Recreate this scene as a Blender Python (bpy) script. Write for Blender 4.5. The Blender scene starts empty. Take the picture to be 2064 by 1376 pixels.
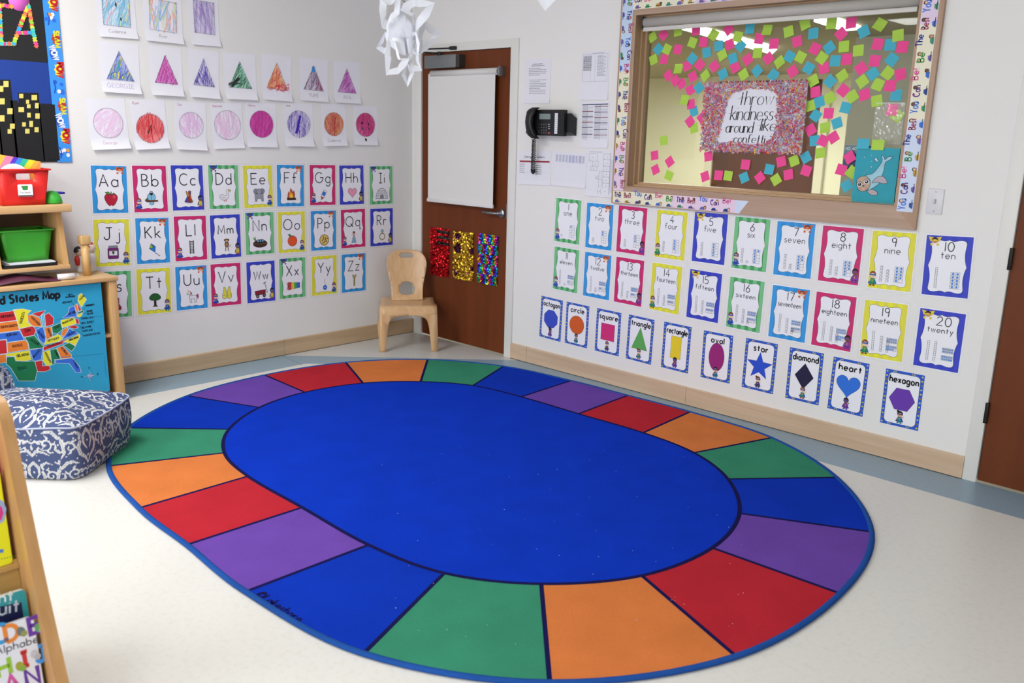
import bpy, bmesh, math, random
import numpy as np
from mathutils import Vector, Matrix
from mathutils.geometry import delaunay_2d_cdt
random.seed(7)
sc = bpy.context.scene
C = sc.collection

# ------------------------------------------------------------------ camera
F = 1763.54
CP = np.array([5.3619, -4.4128, 1.5752])
RM = np.array([[0.71626239, -0.17849026, 0.67461798],
               [0.69739065, 0.14874817, -0.70108506],
               [0.02478866, 0.97263313, 0.23102016]])
cam = bpy.data.cameras.new('camera'); camo = bpy.data.objects.new('camera', cam); C.objects.link(camo)
M = Matrix.Identity(4)
for i in range(3):
    for j in range(3): M[i][j] = RM[i][j]
    M[i][3] = CP[i]
camo.matrix_world = M
cam.sensor_width = 36; cam.lens = F / 2064 * 36; cam.clip_start = .05
cam.dof.use_dof = True; cam.dof.focus_distance = 4.9; cam.dof.aperture_fstop = 3.5
sc.camera = camo

# ------------------------------------------------------------------ world, lamps, exposure
sc.view_settings.view_transform = 'Standard'; sc.view_settings.look = 'None'
sc.view_settings.gamma = 1; sc.view_settings.use_curve_mapping = False
sc.view_settings.exposure = -0.06
w = bpy.data.worlds.new('world'); sc.world = w; w.use_nodes = True
w.node_tree.nodes['Background'].inputs[0].default_value = (.80, .90, 1, 1)
w.node_tree.nodes['Background'].inputs[1].default_value = 1.0
CEIL = 2.95
def area(name, loc, sx, sy, power, col=(1, 1, 1), rot=(0, 0, 0)):
    l = bpy.data.lights.new(name, 'AREA'); l.shape = 'RECTANGLE'; l.size = sx; l.size_y = sy
    l.energy = power; l.color = col
    o = bpy.data.objects.new(name, l); o.location = loc; o.rotation_euler = rot; C.objects.link(o); return o
LAMPS = [(1.3, -3.5), (1.7, -6.0), (4.1, -5.6), (6.6, -5.9)]
LAMP_W = [50, 37, 24, 14]
for (x, y), p in zip(LAMPS, LAMP_W):
    area('ceiling_lamp_light', (x, y, CEIL - .035), 1.15, .55, p, (1, .985, .965))
# daylight through the two windows behind the camera
area('window_daylight', (3.0, -7.42, 1.55), 2.6, 1.5, 85, (.90, .95, 1), (math.radians(90), 0, 0))
area('window_daylight', (6.4, -7.42, 1.55), 2.6, 1.5, 22, (.90, .95, 1), (math.radians(90), 0, 0))
area('corridor_fill_light', (-.6, 4.6, 2.36), 1.4, 1.4, 150, (1, .97, .88))  # added fill with no fixture, brightens the far corridor wall
area('corridor_fill_light', (1.4, 5.6, 2.36), .8, .8, 10, (1, .97, .90))  # second added fill, weaker, also without a fixture

# ------------------------------------------------------------------ pixel <-> place helpers (reading positions off the photograph)
def ray(u, v):
    d = RM @ np.array([(u - 1032) / F, -(v - 688) / F, -1.0]); return d / np.linalg.norm(d)
def plane(u, v, ax, val):
    d = ray(u, v); return CP + (val - CP[ax]) / d[ax] * d
def LW(u, v, x=0.): p = plane(u, v, 0, x); return (p[1], p[2])      # (y, z) on a plane parallel to the left wall
def RW(u, v, y=0.): p = plane(u, v, 1, y); return (p[0], p[2])      # (x, z) on a plane parallel to the right wall
def FL(u, v, z=0.): p = plane(u, v, 2, z); return (p[0], p[1])
def crop(ox, oy, s): return lambda x, y: (ox + x / s, oy + y / s)

# ------------------------------------------------------------------ materials
MATS = {}
def lin(c):
    c = c / 255
    return c / 12.92 if c <= .04045 else ((c + .055) / 1.055) ** 2.4
def rgb(h): h = h.lstrip('#'); return tuple(lin(int(h[i:i + 2], 16)) for i in (0, 2, 4)) + (1,)
def new_mat(name):
    m = bpy.data.materials.new(name); m.use_nodes = True
    return m, m.node_tree.nodes, m.node_tree.links, m.node_tree.nodes['Principled BSDF']
def mat(h, rough=.55, metal=0., noise=.0, scale=60., bump=0., spec=.4):
    k = (h, rough, metal, noise, scale, bump, spec)
    if k in MATS: return MATS[k]
    m, N, L, b = new_mat('paint_' + h.strip('#'))
    b.inputs['Base Color'].default_value = rgb(h); b.inputs['Roughness'].default_value = rough
    b.inputs['Metallic'].default_value = metal; b.inputs['Specular IOR Level'].default_value = spec
    if noise or bump:
        tc = N.new('ShaderNodeTexCoord'); n = N.new('ShaderNodeTexNoise'); n.inputs['Scale'].default_value = scale
        n.inputs['Detail'].default_value = 5; L.new(tc.outputs['Object'], n.inputs['Vector'])
        if noise:
            mx = N.new('ShaderNodeMix'); mx.data_type = 'RGBA'; mx.blend_type = 'MULTIPLY'; mx.inputs[0].default_value = 1
            cr = N.new('ShaderNodeMapRange'); cr.inputs[1].default_value = .3; cr.inputs[2].default_value = .7
            cr.inputs[3].default_value = 1 - noise; cr.inputs[4].default_value = 1 + noise
            L.new(n.outputs['Fac'], cr.inputs[0]); mx.inputs[6].default_value = rgb(h); L.new(cr.outputs[0], mx.inputs[7])
            L.new(mx.outputs[2], b.inputs['Base Color'])
        if bump:
            bp = N.new('ShaderNodeBump'); bp.inputs['Strength'].default_value = bump; bp.inputs['Distance'].default_value = .002
            L.new(n.outputs['Fac'], bp.inputs['Height']); L.new(bp.outputs[0], b.inputs['Normal'])
    MATS[k] = m; return m
def paper(h): return mat(h, .5, spec=.35)
def wood(h1, h2, axis='X', scale=1.0, rough=.38):
    k = ('wood', h1, h2, axis, scale, rough)
    if k in MATS: return MATS[k]
    m, N, L, b = new_mat('wood_' + h1.strip('#'))
    tc = N.new('ShaderNodeTexCoord'); mp = N.new('ShaderNodeMapping')
    s = {'X': (1.2, 22, 22), 'Y': (22, 1.2, 22), 'Z': (22, 22, 1.2)}[axis]
    mp.inputs['Scale'].default_value = tuple(q * scale for q in s)
    n = N.new('ShaderNodeTexNoise'); n.inputs['Scale'].default_value = 1.6; n.inputs['Detail'].default_value = 7; n.inputs['Distortion'].default_value = .6
    r = N.new('ShaderNodeValToRGB'); r.color_ramp.elements[0].position = .3; r.color_ramp.elements[1].position = .72
    r.color_ramp.elements[0].color = rgb(h2); r.color_ramp.elements[1].color = rgb(h1)
    L.new(tc.outputs['Object'], mp.inputs[0]); L.new(mp.outputs[0], n.inputs['Vector']); L.new(n.outputs['Fac'], r.inputs[0])
    L.new(r.outputs[0], b.inputs['Base Color']); b.inputs['Roughness'].default_value = rough
    b.inputs['Specular IOR Level'].default_value = .4
    MATS[k] = m; return m
def wall_mat(name, h):
    m, N, L, b = new_mat(name)
    tc = N.new('ShaderNodeTexCoord'); n = N.new('ShaderNodeTexNoise'); n.inputs['Scale'].default_value = 180; n.inputs['Detail'].default_value = 4
    L.new(tc.outputs['Object'], n.inputs['Vector']); bp = N.new('ShaderNodeBump'); bp.inputs['Strength'].default_value = .12; bp.inputs['Distance'].default_value = .001
    L.new(n.outputs['Fac'], bp.inputs['Height']); L.new(bp.outputs[0], b.inputs['Normal'])
    n2 = N.new('ShaderNodeTexNoise'); n2.inputs['Scale'].default_value = 1.3; L.new(tc.outputs['Object'], n2.inputs['Vector'])
    mr = N.new('ShaderNodeMapRange'); mr.inputs[3].default_value = .975; mr.inputs[4].default_value = 1.02; L.new(n2.outputs['Fac'], mr.inputs[0])
    mx = N.new('ShaderNodeMix'); mx.data_type = 'RGBA'; mx.blend_type = 'MULTIPLY'; mx.inputs[0].default_value = 1
    mx.inputs[6].default_value = rgb(h); L.new(mr.outputs[0], mx.inputs[7]); L.new(mx.outputs[2], b.inputs['Base Color'])
    b.inputs['Roughness'].default_value = .6; b.inputs['Specular IOR Level'].default_value = .3
    return m
def clear_mat(name, alpha, rough=.05, tint='#ffffff', fres=1.45, haze=0.0):
    m, N, L, b = new_mat(name); N.remove(b)
    t = N.new('ShaderNodeBsdfTransparent'); t.inputs[0].default_value = rgb(tint)
    g = N.new('ShaderNodeBsdfGlossy'); g.inputs['Roughness'].default_value = rough
    fr = N.new('ShaderNodeFresnel'); fr.inputs[0].default_value = fres
    mx = N.new('ShaderNodeMixShader'); L.new(fr.outputs[0], mx.inputs[0]); L.new(t.outputs[0], mx.inputs[1]); L.new(g.outputs[0], mx.inputs[2])
    d = N.new('ShaderNodeBsdfDiffuse'); d.inputs[0].default_value = rgb('#ffffff')
    m2 = N.new('ShaderNodeMixShader'); m2.inputs[0].default_value = haze; L.new(mx.outputs[0], m2.inputs[1]); L.new(d.outputs[0], m2.inputs[2])
    L.new(m2.outputs[0], N['Material Output'].inputs[0]); return m
M_LAM = clear_mat('laminate_plastic', 0, .12, haze=.72, fres=1.15)
M_GLASS = clear_mat('window_glass', 0, .015, '#f6faf6', fres=1.3)
M_BAG = clear_mat('clear_plastic_bag', 0, .08, haze=.10, fres=1.6)
WHITE = '#f3f4fb'

# ------------------------------------------------------------------ object helpers
def tag(o, label=None, cat=None, group=None, kind=None):
    if label: o['label'] = label
    if cat: o['category'] = cat
    if group: o['group'] = group
    if kind: o['kind'] = kind
    return o
def empty(name, loc=(0, 0, 0), rotz=0):
    o = bpy.data.objects.new(name, None); o.location = loc; o.rotation_euler = (0, 0, rotz); o.empty_display_size = .1
    C.objects.link(o); return o
class MB:
    def __init__(s): s.v = []; s.f = []; s.m = []; s.mats = []; s.smooth = []
    def mi(s, m):
        if m not in s.mats: s.mats.append(m)
        return s.mats.index(m)
    def face(s, pts, m, sm=False):
        i = len(s.v); s.v.extend([tuple(map(float, p)) for p in pts]); s.f.append(tuple(range(i, i + len(pts)))); s.m.append(s.mi(m)); s.smooth.append(sm)
    def mesh(s, vs, fs, m, sm=False):
        i = len(s.v); s.v.extend([tuple(map(float, p)) for p in vs]); k = s.mi(m)
        for f in fs: s.f.append(tuple(i + a for a in f)); s.m.append(k); s.smooth.append(sm)
    def box(s, a, b, m, bev=0, T=None):
        x0, y0, z0 = [min(p, q) for p, q in zip(a, b)]; x1, y1, z1 = [max(p, q) for p, q in zip(a, b)]
        if bev <= 0:
            vs = [(x, y, z) for x in (x0, x1) for y in (y0, y1) for z in (z0, z1)]
            fs = [(0, 1, 3, 2), (4, 6, 7, 5), (0, 4, 5, 1), (2, 3, 7, 6), (0, 2, 6, 4), (1, 5, 7, 3)]
        else:
            bm = bmesh.new(); bmesh.ops.create_cube(bm, size=1)
            for v in bm.verts: v.co = Vector(((v.co.x + .5) * (x1 - x0) + x0, (v.co.y + .5) * (y1 - y0) + y0, (v.co.z + .5) * (z1 - z0) + z0))
            bmesh.ops.bevel(bm, geom=bm.edges[:], offset=bev, segments=2, profile=.5, affect='EDGES')
            vs = [v.co[:] for v in bm.verts]; bm.verts.index_update(); fs = [[v.index for v in f.verts] for f in bm.faces]; bm.free()
        if T: vs = [T(p) for p in vs]
        s.mesh(vs, fs, m, bev > 0)
    def tube(s, pts, r, m, n=8, cap=True):
        pts = [Vector(p) for p in pts]; rs = r if isinstance(r, (list, tuple)) else [r] * len(pts)
        vs = []; prev = None
        for i, p in enumerate(pts):
            t = (pts[min(i + 1, len(pts) - 1)] - pts[max(i - 1, 0)]).normalized()
            if prev is None:
                a = Vector((0, 0, 1)) if abs(t.z) < .9 else Vector((1, 0, 0)); u = t.cross(a).normalized()
            else: u = (prev - t * prev.dot(t)).normalized()
            prev = u; w_ = t.cross(u)
            for k in range(n):
                a = 2 * math.pi * k / n; vs.append(p + (u * math.cos(a) + w_ * math.sin(a)) * rs[i])
        fs = []
        for i in range(len(pts) - 1):
            for k in range(n): fs.append((i * n + k, i * n + (k + 1) % n, (i + 1) * n + (k + 1) % n, (i + 1) * n + k))
        if cap: fs.append(tuple(range(n))[::-1]); fs.append(tuple((len(pts) - 1) * n + k for k in range(n)))
        s.mesh([p[:] for p in vs], fs, m, True)
    def lathe(s, prof, c, m, n=24, axis='z'):
        vs = []
        for (r, h) in prof:
            for k in range(n):
                a = 2 * math.pi * k / n; x, y = r * math.cos(a), r * math.sin(a)
                vs.append((c[0] + x, c[1] + y, c[2] + h) if axis == 'z' else (c[0] + h, c[1] + x, c[2] + y) if axis == 'x' else (c[0] + x, c[1] + h, c[2] + y))
        fs = []
        for i in range(len(prof) - 1):
            for k in range(n): fs.append((i * n + k, i * n + (k + 1) % n, (i + 1) * n + (k + 1) % n, (i + 1) * n + k))
        s.mesh(vs, fs, m, True)
    def prism(s, poly, ax, a, b, m, sm=False):
        """polygon in the two other axes, extruded along axis ax from a to b"""
        def P(p, t):
            q = list(p); q.insert(ax, t); return q
        n = len(poly); vs = [P(p, a) for p in poly] + [P(p, b) for p in poly]
        fs = [tuple(range(n))[::-1], tuple(range(n, 2 * n))] + [(i, (i + 1) % n, n + (i + 1) % n, n + i) for i in range(n)]
        s.mesh(vs, fs, m, sm)
    def build(s, name, parent=None, origin=None, fix=True):
        me = bpy.data.meshes.new(name); org = Vector(origin) if origin is not None else Vector((0, 0, 0))
        me.from_pydata([tuple(Vector(v) - org) for v in s.v], [], s.f)
        for m in s.mats: me.materials.append(m)
        me.polygons.foreach_set('material_index', s.m); me.polygons.foreach_set('use_smooth', s.smooth)
        me.update()
        if fix:
            bm = bmesh.new(); bm.from_mesh(me); bmesh.ops.recalc_face_normals(bm, faces=bm.faces[:]); bm.to_mesh(me); bm.free()
        o = bpy.data.objects.new(name, me); C.objects.link(o); o.location = org
        if parent:
            o.parent = parent
            o.location = org - (parent.location if origin is not None else Vector((0, 0, 0)))
            if origin is None: o.location = (0, 0, 0)
        return o
def child(mb, name, parent, **k):
    """mesh written in world coordinates, linked under a parent that may be moved/rotated"""
    o = mb.build(name, None, **k); o.parent = parent; bpy.context.view_layer.update()
    o.matrix_parent_inverse = parent.matrix_world.inverted(); return o
def struct(o): o['kind'] = 'structure'; return o
def inpoly(p, poly):
    x, y = p; c = False; n = len(poly)
    for i in range(n):
        x1, y1 = poly[i]; x2, y2 = poly[(i + 1) % n]
        if (y1 > y) != (y2 > y) and x < (x2 - x1) * (y - y1) / (y2 - y1) + x1: c = not c
    return c
def sheet(mb, outline, holes, step, fn, thick, m):
    """a flat board with holes, filled with a grid, bent through fn(x, y, side)"""
    co = []; ed = []
    for loop in [outline] + holes:
        i = len(co); co += [Vector(p) for p in loop]; ed += [(i + k, i + (k + 1) % len(loop)) for k in range(len(loop))]
    xs = [p[0] for p in outline]; ys = [p[1] for p in outline]
    for x in np.arange(min(xs) + step / 2, max(xs), step):
        for y in np.arange(min(ys) + step / 2, max(ys), step):
            if inpoly((x, y), outline) and not any(inpoly((x, y), h) for h in holes): co.append(Vector((x, y)))
    V, E, Fc, *_ = delaunay_2d_cdt(co, ed, [], 0, 1e-6)
    tri = []
    for f in Fc:
        c = sum((V[i] for i in f), Vector((0, 0))) / len(f)
        if inpoly(c, outline) and not any(inpoly(c, h) for h in holes): tri.append(tuple(f))
    n = len(V); vs = [fn(v.x, v.y, thick / 2) for v in V] + [fn(v.x, v.y, -thick / 2) for v in V]
    fs = list(tri) + [tuple(n + i for i in t[::-1]) for t in tri]
    cnt = {}
    for t in tri:
        for k in range(len(t)):
            e = (t[k], t[(k + 1) % len(t)]); cnt[tuple(sorted(e))] = cnt.get(tuple(sorted(e)), []) + [e]
    for k, e in cnt.items():
        if len(e) == 1: a, b = e[0]; fs.append((b, a, n + a, n + b))
    mb.mesh(vs, fs, m, True)
def arcp(cx, cy, rx, ry, a0, a1, n=10):
    return [(cx + rx * math.cos(math.radians(a0 + (a1 - a0) * i / n)), cy + ry * math.sin(math.radians(a0 + (a1 - a0) * i / n))) for i in range(n + 1)]
def rrect(x0, y0, x1, y1, r, n=5):
    return arcp(x1 - r, y1 - r, r, r, 0, 90, n) + arcp(x0 + r, y1 - r, r, r, 90, 180, n) + arcp(x0 + r, y0 + r, r, r, 180, 270, n) + arcp(x1 - r, y0 + r, r, r, 270, 360, n)
def spline(pts, n=6, closed=True):
    out = []; N = len(pts)
    for i in range(N if closed else N - 1):
        g = lambda k: np.array(pts[k % N] if closed else pts[min(max(k, 0), N - 1)], float)
        p0, p1, p2, p3 = g(i - 1), g(i), g(i + 1), g(i + 2)
        for j in range(n):
            t = j / n
            out.append(tuple(.5 * ((2 * p1) + (-p0 + p2) * t + (2 * p0 - 5 * p1 + 4 * p2 - p3) * t * t + (-p0 + 3 * p1 - 3 * p2 + p3) * t ** 3)))
    if not closed: out.append(tuple(pts[-1]))
    return out

# ------------------------------------------------------------------ single-stroke lettering (units: hundredths of the capital height)
# M x y  L x y  A cx cy rx ry a0 a1
G = {
'A': 'M0 0L36 100L72 0M13 35L59 35', 'B': 'M0 0L0 100L20 100A22 76 25 24 90 -90L0 52L24 52A26 26 30 26 90 -90L0 0',
'C': 'M76 82A45 50 42 50 48 312', 'D': 'M0 0L0 100L18 100A20 50 48 50 90 -90L0 0', 'E': 'M60 100L0 100L0 0L60 0M0 52L48 52',
'F': 'M58 100L0 100L0 0M0 52L46 52', 'G': 'M80 82A48 50 45 50 48 360L58 50', 'H': 'M0 100L0 0M64 100L64 0M0 52L64 52',
'I': 'M0 100L40 100M20 100L20 0M0 0L40 0', 'J': 'M16 100L66 100M44 100L44 24A22 24 22 24 0 -180', 'K': 'M0 100L0 0M54 100L0 42M14 55L58 0',
'L': 'M0 100L0 0L52 0', 'M': 'M0 0L8 100L42 20L76 100L84 0', 'N': 'M0 0L0 100L62 0L62 100', 'O': 'M48 100A48 50 46 50 90 450',
'P': 'M0 0L0 100L22 100A24 74 27 26 90 -90L0 48', 'Q': 'M48 100A48 50 46 50 90 450M60 30L92 -6', 'R': 'M0 0L0 100L22 100A24 74 27 26 90 -90L0 48M22 48L56 0',
'S': 'M56 84A32 76 25 24 30 270A28 26 28 26 90 -150', 'T': 'M0 100L64 100M32 100L32 0', 'U': 'M0 100L0 32A32 32 32 32 180 360L64 100',
'V': 'M0 100L34 0L68 100', 'W': 'M0 100L22 0L46 100L70 0L92 100', 'X': 'M0 100L60 0M60 100L0 0', 'Y': 'M0 100L32 50L64 100M32 50L32 0',
'Z': 'M2 100L60 100L0 0L62 0',
'a': 'M54 54A28 29 27 29 40 320M54 60L54 0', 'b': 'M0 100L0 0M0 30A28 29 28 29 180 -180', 'c': 'M52 50A28 29 28 29 45 315',
'd': 'M54 100L54 0M54 30A28 29 27 29 0 360', 'e': 'M2 30L56 30A29 29 28 29 0 315', 'f': 'M48 88A32 84 16 16 20 180L16 0M0 56L38 56',
'g': 'M54 54A28 29 27 29 40 320M54 58L54 -10A30 -10 24 24 0 -160', 'h': 'M0 100L0 0M0 30A25 34 25 25 180 0L50 0', 'i': 'M4 58L4 0M4 78L4 83',
'j': 'M24 58L24 -14A8 -14 16 18 0 -150M24 78L24 83', 'k': 'M0 100L0 0M42 60L0 24M12 34L46 0', 'l': 'M4 100L4 0',
'm': 'M0 60L0 0M0 36A19 38 19 21 180 0L38 0M38 38A57 38 19 21 180 0L76 0', 'n': 'M0 60L0 0M0 32A24 36 24 23 180 0L48 0', 'o': 'M28 58A28 29 28 29 90 450',
'p': 'M0 60L0 -38M0 30A28 29 28 29 180 -180', 'q': 'M54 54A28 29 27 29 40 320M54 60L54 -34L66 -24', 'r': 'M0 60L0 0M0 34A22 36 22 22 180 50', 's': 'M42 50A24 45 18 14 30 270A20 16 20 16 90 -150',
't': 'M18 90L18 0M0 58L38 58', 'u': 'M0 60L0 24A24 24 24 24 180 360M48 60L48 0', 'v': 'M0 60L25 0L50 60', 'w': 'M0 60L18 0L36 58L54 0L72 60',
'x': 'M0 60L44 0M44 60L0 0', 'y': 'M0 60L26 4M52 60L12 -36', 'z': 'M0 60L44 60L0 0L46 0',
'0': 'M32 100A32 50 32 50 90 450', '1': 'M10 100L10 0', '2': 'M2 78A28 72 28 28 170 -20L0 0L60 0', '3': 'M4 88A26 76 24 24 140 -90A26 26 28 26 90 -140',
'4': 'M40 0L40 100L0 32L62 32', '5': 'M52 100L8 100L4 58A26 32 28 30 120 -140', '6': 'M44 98L8 44A28 28 27 28 150 510', '7': 'M0 100L56 100L20 0',
'8': 'M30 54A30 77 23 23 -90 270A30 27 29 27 90 450', '9': 'M50 74A27 74 24 26 0 360L44 0', '!': 'M6 100L6 28M6 6L6 0', '.': 'M4 4L4 0', '-': 'M0 40L30 40', '/': 'M0 0L40 100',
'\u00a9': 'M45 95A45 50 45 45 90 450M62 66A45 50 22 24 45 315', "'": 'M4 100L4 84', ',': 'M6 6L0 -12'}
import re
def glyph(ch):
    out = []; cur = None
    for cmd, args in re.findall(r'([MLA])([-\d. ]+)', G[ch]):
        a = [float(q) for q in args.split()]
        if cmd == 'M': cur = [(a[0], a[1])]; out.append(cur)
        elif cmd == 'L': cur.append((a[0], a[1]))
        else:
            n = max(4, int(abs(a[5] - a[4]) / 24)); pts = arcp(a[0], a[1], a[2], a[3], a[4], a[5], n)
            if math.hypot(pts[0][0] - cur[-1][0], pts[0][1] - cur[-1][1]) < 6: pts = pts[1:] if len(cur) > 1 else pts
            if len(cur) == 1 and math.hypot(pts[0][0] - cur[0][0], pts[0][1] - cur[0][1]) < 6: cur.clear()
            cur.extend(pts)
    return out
GC = {k: glyph(k) for k in G}
class Canvas:
    """flat printing on a rectangle: local x right, y up, layer k sits k*0.2 mm above the paper"""
    def __init__(s, O, U, V, th=0., base=.0006, dl=.00022, bend=None):
        s.O = np.array(O, float); U = np.array(U, float); V = np.array(V, float); N = np.cross(U, V)
        s.U = U * math.cos(th) + V * math.sin(th); s.V = -U * math.sin(th) + V * math.cos(th); s.N = N
        s.base = base; s.dl = dl; s.bend = bend; s.mb = MB()
    def P(s, x, y, k=0, back=0):
        b = s.bend(x, y) if s.bend else 0
        return tuple(s.O + s.U * x + s.V * y + s.N * (s.base + k * s.dl + b - back))
    def poly(s, pts, m, k=1):
        if isinstance(m, str): m = paper(m)
        s.mb.face([s.P(x, y, k) for x, y in pts], m)
    def rect(s, x0, y0, x1, y1, m, k=1): s.poly([(x0, y0), (x1, y0), (x1, y1), (x0, y1)], m, k)
    def disc(s, x, y, rx, ry, m, k=1, n=20, rot=0):
        c, q = math.cos(rot), math.sin(rot)
        s.poly([(x + a * c - b * q, y + a * q + b * c) for a, b in arcp(0, 0, rx, ry, 0, 360, n)[:-1]], m, k)
    def line(s, pts, w, m, k=2, closed=False, cal=False):
        if isinstance(m, str): m = paper(m)
        pts = [p for i, p in enumerate(pts) if i == 0 or math.hypot(p[0] - pts[i - 1][0], p[1] - pts[i - 1][1]) > 1e-6]
        n = len(pts)
        if n < 2: return
        vs = []
        for i in range(n):
            a = pts[(i - 1) % n] if closed else pts[max(i - 1, 0)]; b = pts[(i + 1) % n] if closed else pts[min(i + 1, n - 1)]; p = pts[i]
            d1 = np.array([p[0] - a[0], p[1] - a[1]]); d2 = np.array([b[0] - p[0], b[1] - p[1]])
            l1, l2 = np.hypot(*d1), np.hypot(*d2)
            if l1 < 1e-9: d1 = d2; l1 = l2
            if l2 < 1e-9: d2 = d1; l2 = l1
            d1 = d1 / l1; d2 = d2 / l2; t = d1 + d2; l = np.hypot(*t); t = t / l if l > .3 else d2
            ww = w / 2
            if cal: ww = w / 2 * (.38 + .95 * abs(t[1]) ** 1.5 * (1 if t[1] < 0 else .55))
            nn = np.array([-t[1], t[0]]) * ww / max(.55, abs(t @ d2))
            vs.append(s.P(p[0] + nn[0], p[1] + nn[1], k)); vs.append(s.P(p[0] - nn[0], p[1] - nn[1], k))
        fs = [(2 * i, 2 * i + 1, 2 * i + 3, 2 * i + 2) for i in range(n - 1)]
        if closed: fs.append((2 * n - 2, 2 * n - 1, 1, 0))
        s.mb.mesh(vs, fs, m)
    def text(s, t, x, y, size, w, m, k=3, align='c', rot=0., slant=0., gap=.26, xs=1., cal=False, maxw=None):
        u = size / 100; adv = []; X = 0
        for ch in t:
            if ch == ' ': adv.append((X, None)); X += 50; continue
            st = GC.get(ch)
            if st is None: continue
            x0 = min(p[0] for q in st for p in q); x1 = max(p[0] for q in st for p in q)
            adv.append((X - x0, st)); X += (x1 - x0) + gap * 100
        X -= gap * 100
        if maxw and X * u * xs > maxw: xs = maxw / (X * u)
        ox = {'c': -X / 2, 'l': 0, 'r': -X}[align]; c, q = math.cos(rot), math.sin(rot)
        for a, st in adv:
            if st is None: continue
            for sk in st:
                pts = []
                for (px, py) in sk:
                    lx = (px + a + ox + slant * py) * u * xs; ly = py * u; pts.append((x + lx * c - ly * q, y + lx * q + ly * c))
                s.line(pts, w, m, k, cal=cal)
    def base_sheet(s, w_, h_, m, th=.0005, nx=1, ny=1):
        if isinstance(m, str): m = paper(m)
        vs = []; fs = []
        for j in range(ny + 1):
            for i in range(nx + 1): vs.append(s.P(-w_ / 2 + w_ * i / nx, -h_ / 2 + h_ * j / ny, 0))
        n = len(vs)
        for j in range(ny + 1):
            for i in range(nx + 1): vs.append(s.P(-w_ / 2 + w_ * i / nx, -h_ / 2 + h_ * j / ny, 0, th))
        k = nx + 1
        for j in range(ny):
            for i in range(nx):
                a = j * k + i; fs.append((a, a + 1, a + 1 + k, a + k)); fs.append((n + a, n + a + k, n + a + 1 + k, n + a + 1))
        for i in range(nx): fs.append((i, n + i, n + i + 1, i + 1)); a = ny * k + i; fs.append((a, a + 1, n + a + 1, n + a))
        for j in range(ny): a = j * k; fs.append((a, a + k, n + a + k, n + a)); a = j * k + nx; fs.append((a, n + a, n + a + k, a + k))
        s.mb.mesh(vs, fs, m)
    def build(s, name, label=None, cat=None, group=None, parent=None):
        o = s.mb.build(name, None, origin=tuple(s.O), fix=False)
        if parent: o.parent = parent; o.location = Vector(o.location) - parent.location
        return tag(o, label, cat, group)
def rect_from(corners, wall, off=0.):
    """corners TL TR BR BL in photo pixels -> centre, width, height, tilt on the wall plane"""
    f = LW if wall == 'L' else RW
    q = [np.array(f(u, v, off)) for u, v in corners]
    c = sum(q) / 4; w_ = (np.linalg.norm(q[1] - q[0]) + np.linalg.norm(q[2] - q[3])) / 2
    h_ = (np.linalg.norm(q[3] - q[0]) + np.linalg.norm(q[2] - q[1])) / 2
    a = (q[1] - q[0]) + (q[2] - q[3]); b = (q[0] - q[3]) + (q[1] - q[2])
    th = (math.atan2(a[1], a[0]) + math.atan2(-b[0], b[1])) / 2
    return c, w_, h_, th
def wall_canvas(c, wall, th=0., off=.0, **k):
    if wall == 'L': return Canvas((off, c[0], c[1]), (0, 1, 0), (0, 0, 1), th, **k)
    return Canvas((c[0], -off, c[1]), (1, 0, 0), (0, 0, 1), th, **k)

# ================================================================== THE ROOM
WALL = wall_mat('wall_paint', '#ecebe9')
WX, WY = 9.0, -7.5
TH = .14
DX0, DX1, DH = .118, 1.042, 2.134                      # door leaf 1
EX0, EX1 = 4.245, 5.16                                 # door leaf 2
OX0, OX1, OZ0, OZ1 = 2.08, 3.70, 1.280, 2.268          # window opening
# floor: cream sheet vinyl with a blue-grey border band, and a grey tile triangle by the door
def vinyl(name, h, spots, rough=.33):
    m, N, L, b = new_mat(name)
    tc = N.new('ShaderNodeTexCoord'); n = N.new('ShaderNodeTexNoise'); n.inputs['Scale'].default_value = 45; n.inputs['Detail'].default_value = 6; n.inputs['Roughness'].default_value = .7
    r = N.new('ShaderNodeValToRGB'); r.color_ramp.elements[0].position = .34; r.color_ramp.elements[0].color = rgb(spots); r.color_ramp.elements[1].position = .5; r.color_ramp.elements[1].color = rgb(h)
    L.new(tc.outputs['Object'], n.inputs['Vector']); L.new(n.outputs['Fac'], r.inputs[0]); L.new(r.outputs[0], b.inputs['Base Color'])
    b.inputs['Roughness'].default_value = rough; b.inputs['Specular IOR Level'].default_value = .45
    return m
V_CREAM = vinyl('cream_vinyl', '#e3e2dd', '#dddbd4'); V_BLUE = vinyl('blue_vinyl', '#8fa9bb', '#88a2b5'); V_GREY = vinyl('grey_vinyl', '#d2d3d0', '#c9cac8')
mb = MB(); BW = .31; e = 1.21
mb.mesh([(0, WY, 0), (WX, WY, 0), (WX, 0, 0), (0, 0, 0), (0, WY, -.08), (WX, WY, -.08), (WX, 0, -.08), (0, 0, -.08)],
        [(4, 7, 6, 5), (0, 4, 5, 1), (1, 5, 6, 2), (2, 6, 7, 3), (3, 7, 4, 0)], V_CREAM)
mb.face([(BW, WY, 0), (WX, WY, 0), (WX, -BW, 0), (e - BW, -BW, 0), (BW, -(e - BW), 0)], V_CREAM)
mb.face([(0, WY, 0), (BW, WY, 0), (BW, -(e - BW), 0), (0, -e, 0)], V_BLUE)
mb.face([(0, -e, 0), (BW, -(e - BW), 0), (e - BW, -BW, 0), (e, 0, 0), (0, 0, 0)], V_GREY)
mb.face([(e, 0, 0), (e - BW, -BW, 0), (WX, -BW, 0), (WX, 0, 0)], V_BLUE)
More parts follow.
